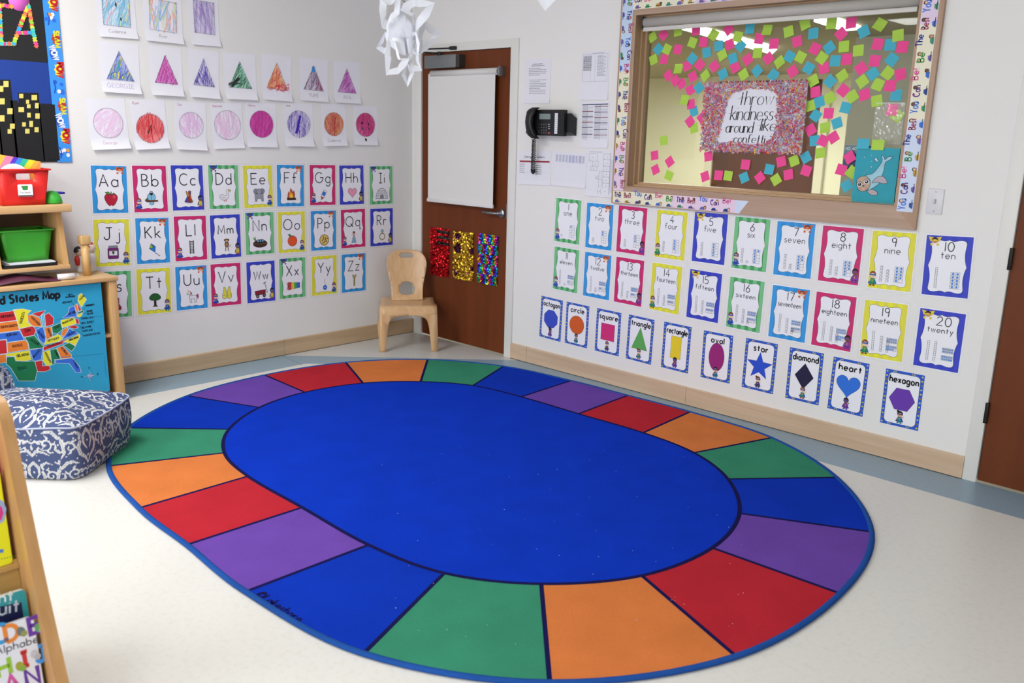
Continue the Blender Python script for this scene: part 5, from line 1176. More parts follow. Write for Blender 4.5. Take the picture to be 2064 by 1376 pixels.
for i in range(70):
    u, v = rnd.uniform(750, 1500), rnd.uniform(900, 1300); x, y = FL(u, v, ZR); r = rnd.uniform(.0008, .0022)
    lint.face([(x + r * math.cos(a), y + r * math.sin(a), ZR + .002) for a in (0, 1.2, 2.5, 3.8, 5)], mat('#dfe2ee', .7))
lo = lint.build('lint', rug, origin=(2.33, -1.59, 0), fix=False); lo['kind'] = 'stuff'

# ================================================================== CHILD'S CHAIR
CHW = wood('#dcb98f', '#cfa577', 'Z', .9, .3)
fl_ = np.array([.352, -.600]); fr_ = np.array([.604, -.266]); cu = fr_ - fl_; cwid = np.linalg.norm(cu); cu /= cwid; cf = np.array([cu[1], -cu[0]])
cc = (fl_ + fr_) / 2 - cf * .20
ch = tag(empty('child_chair', (cc[0], cc[1], 0)), 'small bent plywood child chair standing in front of the brown corner door', 'chair')
def CL(a, b_, z): p = cc + cu * a + cf * b_; return (p[0], p[1], z)      # a right, b forward
SH_ = .333
def seat_prof():      # (b, z) along the seat from front apron to rear apron
    return [(.215, .272), (.213, .290), (.203, .312), (.185, .328), (.155, SH_), (.05, SH_ - .004), (-.06, SH_ - .004), (-.150, SH_), (-.180, .328), (-.198, .312), (-.206, .290), (-.208, .272)]
PR = spline(seat_prof(), 4, False); mb = MB(); th_ = .013; NA = 10
vs = []; fs = []
hw = lambda b_: .200 + .008 * (b_ > .1)
for side in (0, 1):
    for i, (b_, z) in enumerate(PR):
        p0_ = PR[max(i - 1, 0)]; p1_ = PR[min(i + 1, len(PR) - 1)]; t = np.array([p1_[0] - p0_[0], p1_[1] - p0_[1]]); t /= np.linalg.norm(t); nn = np.array([t[1], -t[0]])   # outward/downward
        bb, zz = (b_, z) if side == 0 else (b_ - nn[0] * -th_ * -1, z + (-abs(nn[1]) * th_ if True else 0)) 
        if side == 1: inward = np.array([-np.sign(b_) * abs(t[1]), -abs(t[0])]) * th_; bb, zz = b_ + inward[0], z + inward[1]
        for k in range(NA + 1):
            a_ = -hw(b_) + 2 * hw(b_) * k / NA; vs.append(CL(a_, bb, zz))
m_ = len(PR); W1 = NA + 1
for i in range(m_ - 1):
    for k in range(NA):
        q = i * W1 + k; fs.append((q, q + 1, q + 1 + W1, q + W1)); o_ = m_ * W1; fs.append((o_ + q, o_ + q + W1, o_ + q + 1 + W1, o_ + q + 1))
o_ = m_ * W1
for i in range(m_ - 1):
    for k in (0, NA): q = i * W1 + k; fs.append((q, q + W1, o_ + q + W1, o_ + q))
for i in (0, m_ - 1):
    for k in range(NA): q = i * W1 + k; fs.append((q, q + 1, o_ + q + 1, o_ + q))
mb.mesh(vs, fs, CHW, True); child(mb, 'seat', ch)
for sf in (1, -1):
    for sa in (-1, 1):
        mb = MB(); top_b = .2145 if sf > 0 else -.2075
        # outer edge straight, inner edge sweeping into the arch
        W0 = .208 if sf > 0 else .200
        k_ = .034 if sf < 0 else .004
        outl = [(sa * (W0 + .004 + k_), .0), (sa * (W0 + .003 + k_ * .6), .10), (sa * W0, .278), (sa * .0, .278), (sa * .0, .268), (sa * .05, .266), (sa * .095, .259), (sa * .122, .246), (sa * .138, .225), (sa * .147, .19), (sa * (.154 + k_ * .3), .12), (sa * (.160 + k_ * .7), .05), (sa * (.162 + k_), 0)]
        fn = lambda x, y, s, sf=sf, top_b=top_b: CL(x, top_b + sf * (.278 - y) * .05 + s, y)
        sheet(mb, outl, [], .05, fn, .014, CHW); child(mb, 'leg', ch)
# backrest board
def half(pts): return pts + [(-x, y) for x, y in pts[::-1]]
bo_ = half([(0, .692), (.045, .692), (.09, .686), (.122, .668), (.142, .640), (.150, .605), (.149, .57), (.142, .53), (.132, .49), (.124, .45), (.120, .41), (.118, .37), (.118, SH_ - .003), (.0, SH_ - .003)])
bo_ = [p for i, p in enumerate(bo_) if i == 0 or p != bo_[i - 1]]
o2 = []
for p in bo_:
    if not o2 or math.hypot(p[0] - o2[-1][0], p[1] - o2[-1][1]) > 1e-4: o2.append(p)
if math.hypot(o2[0][0] - o2[-1][0], o2[0][1] - o2[-1][1]) < 1e-4: o2.pop()
holes = [rrect(-.050, .634, .050, .668, .016, 5), spline([(0, .462), (.030, .455), (.052, .432), (.058, .402), (.046, .374), (0, .366), (-.046, .374), (-.058, .402), (-.052, .432), (-.030, .455)], 3)]
def bfn(x, y, s):
    z = y; b_ = -.085 - .10 * max(0, (y - .42)) / .27 + .045 * max(0, (.42 - y) / .09) ** 2 * .5 - .035 * (1 - (x / .15) ** 2) * min(1, (y - SH_) / .1)
    return CL(x, b_ + s, z)
mb = MB(); sheet(mb, o2, holes, .018, bfn, .012, CHW); child(mb, 'backrest', ch)
mb = MB(); mb.box(*[CL(-.11, -.17, .30), CL(.11, -.03, .3185)], CHW) if False else None
sheet(mb, [(-.112, -.16), (.112, -.16), (.112, -.07), (-.112, -.07)], [], .08, lambda x, y, s: CL(x, y, .3185 + s), .010, CHW); child(mb, 'seat_brace', ch)

# ================================================================== DAMASK FLOOR CUSHIONS
def damask(S, T):
    """ivory scrolls on slate blue, tile .34 x .44 mirrored"""
    W_, H_ = .25, .30
    u = np.mod(S, W_) - W_ / 2; v = np.mod(T + H_ / 2 * (np.mod(np.floor(S / W_), 2)), H_); u = np.abs(u)
    d = np.full(S.shape, 9.); X, Y = u, v
    def strokes(pts, w0, w1, mid=None):
        nonlocal d
        n = len(pts)
        for i in range(n - 1):
            a, b_ = np.array(pts[i]), np.array(pts[i + 1]); ab = b_ - a; L2 = ab @ ab
            for oy in (0, H_, -H_):
                if min(a[1], b_[1]) - oy > H_ + .03 or max(a[1], b_[1]) - oy < -.03: continue
                t = np.clip(((X - a[0]) * ab[0] + (Y + oy - a[1]) * ab[1]) / L2, 0, 1)
                f = (i + t) / (n - 1); w_ = w0 + (w1 - w0) * f
                if mid: w_ = w_ + mid * np.sin(np.pi * f)
                d = np.minimum(d, np.hypot(X - a[0] - t * ab[0], Y + oy - a[1] - t * ab[1]) - w_)
    def spiral(cx, cy, r0, r1, a0, a1, w0, w1, leaf=0):
        P = [(cx + (r0 + (r1 - r0) * k / 12) * math.cos(math.radians(a0 + (a1 - a0) * k / 12)), cy + (r0 + (r1 - r0) * k / 12) * math.sin(math.radians(a0 + (a1 - a0) * k / 12))) for k in range(13)]
        strokes(P, w0, w1)
        if leaf:
            for k in range(0, 9, 2):
                dx, dy = P[k][0] - cx, P[k][1] - cy; l = math.hypot(dx, dy); tx, ty = -dy / l, dx / l
                strokes([P[k], (P[k][0] + dx / l * .012 + tx * .008, P[k][1] + dy / l * .012 + ty * .008), (P[k][0] + dx / l * .017 + tx * .020, P[k][1] + dy / l * .017 + ty * .020)], .004, .0008, .0016)
    spiral(.062, .070, .036, .006, 210, 640, .0022, .0055, 1); spiral(.082, .205, .032, .006, -40, 400, .0058, .0022, 1)
    strokes([(.0, .010), (.018, .034), (.045, .030), (.075, .016)], .005, .0012, .003)
    strokes([(.0, .105), (.014, .140), (.040, .165), (.050, .200), (.040, .225)], .002, .0070, .003)
    strokes([(.0, .275), (.022, .250), (.024, .215), (.006, .182)], .0065, .0015, .002)
    strokes([(.120, .100), (.095, .128), (.070, .130), (.045, .118)], .0075, .001, .003); strokes([(.125, .145), (.108, .175), (.114, .220), (.125, .255)], .002, .0060, .003)
    strokes([(.034, .072), (.016, .082), (.0, .070)], .006, .003); strokes([(.085, .268), (.058, .276), (.036, .262), (.042, .242)], .002, .0055, .002)
    strokes([(.125, .030), (.105, .045), (.108, .070)], .006, .002, .002); strokes([(.0, .045), (.0, .060)], .006, .003)
    strokes([(.100, .280), (.118, .272)], .003, .005)
    for (x, y, r) in ((.0, .148, .006), (.024, .110, .0045), (.104, .052, .004), (.092, .030, .004), (.118, .286, .006), (.028, .287, .004), (.066, .246, .004), (.072, .100, .0045), (0, .222, .005), (.118, .068, .004), (.014, .195, .0035), (.02, .013, .003), (.055, .146, .004), (.10, .158, .004), (.0, .088, .004), (.05, .05, .004)):
        for oy in (0, H_, -H_): d = np.minimum(d, np.hypot(X - x, Y + oy - y) - r)
    return d + .0009 * np.sin(S * 330) * np.cos(T * 290)
mD, N, L, b = new_mat('damask_cotton'); at = N.new('ShaderNodeAttribute'); at.attribute_name = 'print'; L.new(at.outputs['Color'], b.inputs['Base Color']); b.inputs['Roughness'].default_value = .9; b.inputs['Specular IOR Level'].default_value = .15
tc = N.new('ShaderNodeTexCoord'); nz = N.new('ShaderNodeTexNoise'); nz.inputs['Scale'].default_value = 350; L.new(tc.outputs['Object'], nz.inputs['Vector']); bp = N.new('ShaderNodeBump'); bp.inputs['Strength'].default_value = .3; bp.inputs['Distance'].default_value = .001; L.new(nz.outputs['Fac'], bp.inputs['Height']); L.new(bp.outputs[0], b.inputs['Normal'])
def cushion(loc, A, B, H, rot, label, NA=1050, NP=330, tilt=None, ex=5.0, dome=.068):
    root = tag(empty('floor_cushion', loc, rot), label, 'floor cushion', None)
    root.rotation_euler = (tilt or 0, 0, rot)
    th = np.linspace(0, 2 * np.pi, NA, endpoint=False); c, s = np.cos(th), np.sin(th)
    ox = A * np.sign(c) * np.abs(c) ** (2 / ex); oy = B * np.sign(s) * np.abs(s) ** (2 / ex)
    t9 = np.linspace(0, 2 * np.pi, 20001); c9, s9 = np.cos(t9), np.sin(t9); x9 = A * np.sign(c9) * np.abs(c9) ** (2 / ex); y9 = B * np.sign(s9) * np.abs(s9) ** (2 / ex)
    p9 = np.concatenate([[0], np.cumsum(np.hypot(np.diff(x9), np.diff(y9)))]); per = np.linspace(0, p9[-1], NA, endpoint=False)
    ox = np.interp(per, p9, x9); oy = np.interp(per, p9, y9)
    prof = [(.0, .006), (.60, .004), (.90, .004), (.955, .014), (.99, .05), (1.02, .10), (1.035, .15), (1.02, .20), (1.0, H)]
    side = np.array(spline(prof, 12, False)); ns = len(side); nt = NP - ns
    r = np.concatenate([side[:, 0], 1 - (np.arange(1, nt + 1) / nt)]); z = np.concatenate([side[:, 1], H + dome * np.sin(np.clip((np.arange(1, nt + 1) / nt) * 1.35, 0, 1) * np.pi / 2) ** 1.0])
    rr, cc2 = np.meshgrid(r, np.arange(NA), indexing='ij')
    # corners pull in a little (sewn seams), sides puff
    diag = np.abs(ox / A * oy / B) ** 3
    X = rr * ox[None, :]; Y = rr * oy[None, :]; Z = np.repeat(z[:, None], NA, 1)
    midw = np.exp(-((Z - .13) / .07) ** 2) * (rr > .8); X *= 1 - .025 * midw * diag[None, :]; Y *= 1 - .025 * midw * diag[None, :]
    wr = .004 * np.sin(th * 23)[None, :] * np.exp(-((Z - H) / .05) ** 2) * (rr > .75); X *= 1 + wr; Y *= 1 + wr
    Z = Z + .006 * np.sin(X * 14 + 1) * np.cos(Y * 12) * (Z > .02)
    Z = np.maximum(Z, .002)
    istop = (np.arange(len(r)) >= ns)[:, None] & (rr < 1.1)
    S = np.where(istop, X + .05, np.repeat(per[None, :], len(r), 0) * 1.0); T = np.where(istop, Y + .12, Z * 1.05 + .03)
    d = damask(S, T); ink = d < 0; inner = (d < -.0050) & (d > -.0064)
    col = np.zeros((len(r), NA, 4), np.float32); col[..., 3] = 1
    base = np.array(rgb('#4a567c')[:3]); iv = np.array(rgb('#cdcdcf')[:3]); grey = np.array(rgb('#8a8f9c')[:3])
    col[..., :3] = base; col[ink, :3] = iv; col[inner, :3] = grey
    piping = np.abs(np.arange(len(r)) - (ns - 1)) <= 1; col[piping, :, :3] = np.array(rgb('#a3aac4')[:3])
    verts = np.stack([X, Y, Z], -1).reshape(-1, 3); n = len(r)
    i, j = np.meshgrid(np.arange(n - 1), np.arange(NA), indexing='ij'); j2 = (j + 1) % NA
    q = np.stack([i * NA + j, i * NA + j2, (i + 1) * NA + j2, (i + 1) * NA + j], -1).reshape(-1, 4)
    me = bpy.data.meshes.new('cushion_cover'); me.vertices.add(len(verts)); me.vertices.foreach_set('co', verts.ravel()); me.loops.add(q.size); me.loops.foreach_set('vertex_index', q.ravel().astype(np.int32))
    me.polygons.add(len(q)); me.polygons.foreach_set('loop_start', (np.arange(len(q)) * 4).astype(np.int32)); me.polygons.foreach_set('use_smooth', np.ones(len(q), bool))
    me.update(); me.validate(); at_ = me.color_attributes.new('print', 'FLOAT_COLOR', 'POINT'); at_.data.foreach_set('color', col.reshape(-1)); me.materials.append(mD)
    o = bpy.data.objects.new('cushion_cover', me); C.objects.link(o); o.parent = root
    mb = MB(); k = np.linspace(0, NA - 1, 140).astype(int); ii = ns - 1
    pts = [(X[ii, a] * 1.004, Y[ii, a] * 1.004, Z[ii, a]) for a in k]; pts.append(pts[0]); mb.tube(pts, .0045, mat('#a9b0c8', .8), 6, False)
    p = mb.build('piping', None); p.parent = o
    return root
cushion((1.0, -3.125, 0), .345, .272, .250, math.atan2(.664, .748), 'big blue and ivory damask floor cushion overlapping the left edge of the rug', ex=9.0)
c2 = cushion((.40, -3.33, .205), .235, .20, .17, math.pi / 2, 'second damask cushion standing on edge behind the big floor cushion', 420, 150, tilt=math.pi / 2 * .96, ex=3.2)

# ================================================================== LOW CABINET, MAP, WALL SHELF
FX, TZc = .36, .735
YR = -2.452
MPL = wood('#dfb987', '#cfa26c', 'Y', .8, .35); MPZ = wood('#d6ab77', '#c79a62', 'Z', .8, .4)
cab = tag(empty('storage_cabinet', (FX, YR, 0)), 'low maple cabinet against the left wall with a map hung over its front', 'cabinet')
YL = -3.95
mb = MB(); mb.box((.012, YL, TZc - .024), (FX + .008, YR + .008, TZc), MPL, .003); child(mb, 'cabinet_top', cab)
for y in (YR, YL + .03):
    mb = MB(); mb.box((.014, y - .042, .03), (FX, y, TZc - .025), MPZ, .002); child(mb, 'side_panel', cab)
mb = MB(); mb.box((.05, YL + .035, .385), (FX - .03, YR - .043, .403), MPL); child(mb, 'shelf', cab)
mb = MB(); mb.box((.05, YL + .035, .03), (FX - .03, YR - .043, .05), MPL); child(mb, 'cabinet_bottom', cab)
mb = MB(); mb.box((.014, YL + .035, .03), (.03, YR - .043, TZc - .025), MPL); child(mb, 'back_panel', cab)
for (x, y) in ((FX - .03, YR - .02), (.05, YR - .02), (FX - .03, YL + .05), (.05, YL + .05)):
    mb = MB(); mb.box((x - .02, y - .02, 0), (x + .02, y + .02, .029), mat('#e8e6e0', .4), .003); child(mb, 'foot', cab)
# map: cloth with printed states
MX = FX - .018
mk = crop(0, 480, 4.3)
tr_ = LW(*mk(884, 368), MX); br_ = LW(*mk(942, 1268), MX)
yr = (tr_[0] + br_[0]) / 2 - .002; zt_, zb_ = TZc - .030, .075; yl = yr - 1.16
mc = ((yl + yr) / 2, (zt_ + zb_) / 2)
cv = wall_canvas(mc, 'L', 0, off=MX, base=.002, dl=.0003, bend=lambda x, y: .0015 * math.sin(x * 11) + .001 * math.sin(y * 16))
cv.base_sheet(yr - yl, zt_ - zb_, mat('#2ba0cc', .6, noise=.04, scale=6), .001, 30, 16)
def mp(pts): return [(LW(*mk(x, y), MX)[0] - mc[0], LW(*mk(x, y), MX)[1] - mc[1]) for x, y in pts]
MR, MO, MY, MG, MBl = '#cc2c34', '#ee8434', '#ece438', '#1f7f50', '#3a70dc'
ST = [(MR, [(-60, 650), (130, 625), (140, 710), (-60, 735)]), (MO, [(-60, 738), (140, 713), (150, 725), (165, 795), (-60, 825)]), (MBl, [(-60, 832), (165, 798), (190, 840), (208, 880), (60, 900), (55, 872), (-60, 886)]),
(MR, [(-60, 892), (50, 878), (62, 995), (-60, 1012)]), (MO, [(62, 905), (215, 882), (240, 905), (247, 962), (65, 990)]), (MY, [(50, 1000), (250, 970), (270, 1050), (230, 1062), (140, 1060), (125, 1020), (55, 1022)]), (MO, [(-60, 1018), (50, 1003), (55, 1075), (-60, 1090)]),
(MG, [(55, 1028), (122, 1024), (135, 1062), (230, 1066), (300, 1062), (322, 1150), (300, 1235), (160, 1235), (90, 1120), (55, 1090)]), (MY, [(112, 618), (190, 610), (270, 625), (232, 660), (240, 730), (278, 760), (160, 780), (140, 700)]),
(MR, [(168, 785), (285, 755), (310, 800), (290, 840), (200, 855)]), (MG, [(210, 858), (295, 840), (345, 900), (378, 940), (365, 950), (255, 960), (240, 900)]), (MBl, [(255, 968), (372, 948), (355, 1050), (290, 1065)]),
(MR, [(300, 1070), (365, 1055), (368, 1105), (425, 1100), (438, 1135), (390, 1155), (325, 1155)]), (MO, [(235, 665), (270, 660), (345, 690), (358, 765), (285, 765), (245, 725)]), (MBl, [(305, 790), (370, 765), (395, 850), (390, 900), (372, 910), (340, 880)]),
(MR, [(275, 655), (310, 640), (395, 625), (360, 660), (340, 680)]), ('#5cc0e0', [(355, 668), (385, 650), (376, 700), (388, 765), (365, 765)]), (MR, [(385, 665), (420, 645), (465, 690), (460, 745), (395, 765)]), (MO, [(385, 775), (440, 765), (455, 850), (400, 880)]),
(MG, [(445, 765), (525, 730), (540, 790), (495, 825), (455, 820)]), (MY, [(375, 925), (400, 885), (460, 850), (500, 828), (545, 860), (520, 890)]), (MR, [(375, 940), (590, 870), (540, 915), (372, 975)]), (MY, [(372, 985), (430, 965), (445, 1100), (400, 1104), (370, 1060)]),
(MG, [(432, 965), (490, 955), (525, 1045), (470, 1050), (472, 1088), (450, 1095)]), (MO, [(490, 950), (540, 930), (620, 1010), (620, 1038), (530, 1045)]), (MBl, [(480, 1056), (625, 1035), (690, 1110), (703, 1160), (660, 1165), (600, 1085), (480, 1080)]),
(MG, [(548, 925), (600, 905), (655, 935), (620, 980)]), (MY, [(540, 898), (690, 828), (695, 850), (655, 930), (600, 905)]), (MBl, [(535, 880), (600, 780), (680, 825), (560, 870)]), (MO, [(525, 840), (545, 790), (585, 770), (590, 800), (555, 850)]),
(MY, [(525, 710), (640, 680), (660, 740), (540, 775)]), (MBl, [(540, 690), (590, 650), (600, 600), (645, 585), (668, 680), (640, 680)]), (MO, [(643, 585), (665, 568), (680, 630), (660, 635)]), (MR, [(668, 560), (705, 620), (682, 632)]),
(MY, [(678, 495), (705, 475), (750, 530), (705, 600), (675, 545)]), (MG, [(665, 645), (720, 622), (727, 640), (682, 655)]), (MY, [(668, 662), (718, 648), (700, 680), (675, 685)]), (MR, [(650, 695), (680, 700), (685, 745), (660, 740)]), (MR, [(583, 768), (650, 750), (680, 775), (640, 785)])]
ST += [(MY, [(-62, 650), (-62, 735), (-62, 830), (-250, 850), (-250, 670)]), (MG, [(-62, 832), (-62, 890), (-200, 905), (-200, 850)]), (MBl, [(-252, 672), (-252, 800), (-370, 812), (-330, 690)]), (MR, [(-372, 700), (-335, 695), (-372, 812), (-500, 825), (-500, 715)]),
(MY, [(-372, 815), (-500, 828), (-505, 915), (-372, 905)]), (MO, [(-370, 815), (-252, 802), (-252, 852), (-202, 855), (-202, 905), (-370, 905)]), (MG, [(-62, 892), (-62, 1012), (-200, 1020), (-200, 907)]), (MR, [(-202, 908), (-202, 1022), (-310, 1025), (-310, 910)]), (MO, [(-312, 910), (-430, 915), (-330, 1060), (-312, 1025)]),
(MG, [(-432, 915), (-505, 918), (-500, 990), (-430, 1110), (-340, 1120), (-330, 1065)]), (MBl, [(-62, 1014), (-62, 1090), (-190, 1140), (-200, 1022)]), (MY, [(-202, 1024), (-192, 1140), (-250, 1145), (-335, 1110), (-325, 1060), (-310, 1027)])]
for c, pts in ST: q = mp(pts); cv.poly(q, c, 1); cv.line(q, .0022, '#d8e4ea', 2, closed=True)
def mtext(t, x0, y0, x1, y1, px, w_, al='l'):
    a, b_ = mp([(x0, y0), (x1, y1)]); h_ = px / 4.3 * 5.55 / F
    cv.text(t, a[0], a[1], h_, w_, '#1a1a26', 3, align=al, rot=math.atan2(b_[1] - a[1], b_[0] - a[0]), maxw=math.hypot(b_[0] - a[0], b_[1] - a[1]))
tb, te = mp([(5, 572)])[0], mp([(517, 520)])[0]; full = (te[0] - tb[0]); hT = 58 / 4.3 * 5.55 / F
cv.text('United States Map', te[0], (tb[1] + te[1]) / 2 + .002, hT, .0105, '#15151f', 3, align='r', gap=.24, xs=.82)
for t, x0, y0, x1, y1, p_ in (('NORTH DAKOTA', 5, 690, 120, 675, 18), ('SOUTH DAKOTA', 5, 780, 150, 760, 18), ('NEBRASKA', 50, 850, 150, 835, 18), ('KANSAS', 110, 945, 190, 932, 20), ('OKLAHOMA', 145, 1030, 250, 1012, 20), ('TEXAS', 150, 1145, 225, 1130, 24), ('IOWA', 215, 815, 265, 800, 20), ('MINNESOTA', 185, 740, 215, 640, 18),
        ('WISCONSIN', 262, 685, 335, 755, 15), ('MISSOURI', 255, 880, 330, 930, 16), ('ILLINOIS', 325, 810, 370, 870, 14), ('ARKANSAS', 290, 1040, 350, 970, 15), ('KENTUCKY', 415, 895, 510, 870, 15), ('TENNESSEE', 410, 945, 520, 912, 14), ('OHIO', 475, 785, 520, 765, 16), ('INDIANA', 405, 785, 435, 850, 14),
        ('PENNSYLVANIA', 545, 745, 635, 705, 14), ('NEW YORK', 595, 665, 655, 645, 16), ('MAINE', 695, 540, 735, 500, 16), ('GEORGIA', 525, 950, 575, 1010, 15), ('FLORIDA', 630, 1060, 665, 1130, 15), ('ALABAMA', 470, 975, 500, 1035, 12), ('MISSISSIPPI', 385, 990, 430, 1080, 12), ('VIRGINIA', 585, 850, 655, 810, 13), ('NORTH CAROLINA', 600, 890, 680, 860, 13),
        ('NEW', 590, 498, 630, 492, 12), ('HAMPSHIRE', 568, 518, 650, 508, 12), ('VERMONT', 540, 568, 625, 555, 14), ('MASSACHUSETTS', 742, 590, 815, 580, 12), ('RHODE', 752, 640, 800, 632, 12), ('ISLAND', 752, 662, 805, 654, 12), ('CONNECTICUT', 705, 702, 810, 690, 13), ('NEW JERSEY', 705, 745, 812, 728, 14), ('DELAWARE', 708, 782, 790, 768, 13), ('MARYLAND', 712, 812, 800, 798, 13), ('WASHINGTON D.C.', 720, 852, 870, 826, 14)):
    mtext(t, x0, y0, x1, y1, p_, .0022)
for a in (((640, 530), (668, 562)), ((620, 550), (650, 590)), ((740, 600), (715, 625)), ((750, 645), (715, 650)), ((705, 695), (690, 665)), ((705, 735), (680, 715)), ((705, 775), (680, 745)), ((712, 800), (672, 765)), ((720, 840), (640, 772))):
    cv.line(mp(a), .0012, '#1a1a26', 3)
cr = mp([(778, 1190)])[0]
for k in range(8):
    a = k * math.pi / 4; R1 = .036 if k % 2 == 0 else .020; cv.poly([cr, (cr[0] + .007 * math.cos(a - .5), cr[1] + .007 * math.sin(a - .5)), (cr[0] + R1 * math.cos(a), cr[1] + R1 * math.sin(a))], '#e8ecf4', 4); cv.poly([cr, (cr[0] + R1 * math.cos(a), cr[1] + R1 * math.sin(a)), (cr[0] + .007 * math.cos(a + .5), cr[1] + .007 * math.sin(a + .5))], '#2a2a8a', 4)
cv.text('N', cr[0], cr[1] + .041, .010, .002, '#15151f', 4); cv.text('E', cr[0] + .044, cr[1] - .004, .010, .002, '#15151f', 4); cv.text('W', cr[0] - .044, cr[1] - .004, .010, .002, '#15151f', 4)
for i in range(12): p = mp([(905 + i * .9, 1035 + i * 15)])[0]; cv.rect(p[0], p[1], p[0] + .0016, p[1] + .006, '#1d4a6a', 3)
for y in (690, 1020): q = mp([(480, y + 12), (890, y - 20)]); cv.line(q, .0022, '#258fb8', 2)
cv.build('wall_map', 'bright blue cloth map with coloured states hung on the low cabinet front', 'map')
# wall-hung shelf unit
HB, HT = .790, 1.142; SYR = -2.668
sh = tag(empty('wall_shelf', (0, -3.1, HB)), 'maple wall shelf above the low cabinet holding a red and a green bin', 'shelf')
mb = MB(); mb.box((.004, -3.9, HT - .040), (.305, SYR + .030, HT), MPL, .004); child(mb, 'shelf_top', sh)
for y in (SYR, LW(2, 540, .26)[0], -3.86):
    mb = MB(); mb.prism([(.004, HB + .022), (.275, HB + .022), (.225, HT - .041), (.004, HT - .041)], 1, y - .028, y, MPZ); child(mb, 'side_panel', sh)
mb = MB(); mb.box((.004, -3.88, HB), (.282, SYR + .004, HB + .022), MPL, .002); child(mb, 'shelf_board', sh)
mb = MB(); mb.box((.003, -3.86, HB + .022), (.010, SYR - .02, HT - .04), wood('#7a5636', '#6a4a2e', 'Y')); child(mb, 'back_panel', sh)
def bin_(name, q, x0, dep, zb, label, m, handle=True):
    """q: top-left, top-right, bottom-left, bottom-right pixels of the face seen, on plane x0"""
    tl, tr, bl_, br_ = [LW(u, v, x0)[0] for u, v in q]; zt = LW(*q[1], x0)[1]
    root = tag(empty(name, (x0 - dep / 2, (bl_ + br_) / 2, zb)), label, 'bin')
    H = zt - zb; ins = .02
    def face(fn, outline, holes=[]): mb = MB(); sheet(mb, outline, holes, .06, fn, .003, m); return mb
    out_ = [(bl_, zb), (br_, zb), (tr, zt), (tl, zt)]
    c = (tl + tr) / 2 + .003
    hl = [rrect(c - .045, zt - .052, c + .045, zt - .020, .008, 3)] if handle else []
    lean = lambda z: ins * (1 - (z - zb) / H)
    mb = face(lambda y, z, s: (x0 - lean(z) + s, y, z), out_, hl)
    sheet(mb, out_, [], .06, lambda y, z, s: (x0 - dep + lean(z) + s, y, z), .003, m)
    for (yb, yt) in ((bl_, tl), (br_, tr)):
        sheet(mb, [(x0 - dep + ins, zb), (x0 - ins, zb), (x0, zt), (x0 - dep, zt)], [], .06, lambda x, z, s, yb=yb, yt=yt: (x, yb + (yt - yb) * (z - zb) / H + s, z), .003, m)
    mb.box((x0 - dep + ins, bl_, zb), (x0 - ins, br_, zb + .004), m); child(mb, 'bin_body', root)
    mb = MB()
    for a, b_ in (((x0 - .002, tl - .010, zt - .004), (x0 + .012, tr + .010, zt + .004)), ((x0 - dep - .012, tl - .010, zt - .004), (x0 - dep + .002, tr + .010, zt + .004)), ((x0 - dep, tl - .010, zt - .004), (x0, tl + .002, zt + .004)), ((x0 - dep, tr - .002, zt - .004), (x0, tr + .010, zt + .004))): mb.box(a, b_, m, .001)
    child(mb, 'rim', root); return root, (tl, tr, bl_, br_, zt)
kb = crop(0, 260, 8.6)
rb, rd = bin_('storage_bin', [kb(-20, 705), kb(838, 700), kb(75, 1335), kb(805, 1315)], .275, .22, HT + .0015, 'red plastic bin with a green logo sticker on top of the wall shelf', mat('#de2a26', .35))
p0, p1 = LW(*kb(295, 960), .272), LW(*kb(575, 1165), .272)
cv = wall_canvas(((p0[0] + p1[0]) / 2, (p0[1] + p1[1]) / 2), 'L', 0, off=.2745, base=.001); W2, H2 = (p1[0] - p0[0]) / 2, (p0[1] - p1[1]) / 2
cv.poly(rrect(-W2, -H2, W2, H2, .006, 3), '#eeeef0', 0); cv.poly([(-.5 * W2, .75 * H2), (.42 * W2, .75 * H2), (.30 * W2, .05 * H2), (-.30 * W2, .05 * H2)], '#3f8f45', 1); cv.text('fun books', 0, -.45 * H2, .009, .0014, '#9a9aa0', 1, maxw=1.4 * W2); cv.poly([(-.9 * W2, -.98 * H2), (.9 * W2, -.98 * H2), (W2, -.78 * H2), (-W2, -.78 * H2)], '#3c3c40', 2)
o = cv.build('bin_label'); o.parent = rb; o.location = Vector(o.location) - rb.location
gb, gd = bin_('storage_bin', [crop(0, 400, 6.88)(5, 485), crop(0, 400, 6.88)(712, 425), crop(0, 400, 6.88)(130, 935), crop(0, 400, 6.88)(690, 888)], .215, .17, HB + .0475, 'lime green plastic bin inside the wall shelf', mat('#42a832', .35), False)
# tray with papers under the green bin
mb = MB(); ty0, ty1 = LW(8, 540, .262)[0], LW(116, 535, .262)[0]
tr = tag(empty('paper_tray', (.15, (ty0 + ty1) / 2, HB + .022)), 'black tray stacked with white papers beneath the green bin', 'tray')
mb.box((.03, ty0, HB + .0225), (.268, ty1, HB + .029), mat('#1c1c1e', .5), .002)
mb.box((.264, ty0, HB + .029), (.268, ty1, HB + .040), mat('#1c1c1e', .5)); mb.box((.03, ty1 - .004, HB + .029), (.264, ty1, HB + .044), mat('#1c1c1e', .5)); child(mb, 'tray_body', tr)
mb = MB(); mb.box((.035, ty0 + .03, HB + .029), (.262, ty1 - .008, HB + .046), mat('#dfe3ee', .7)); child(mb, 'paper_stack', tr); o = None
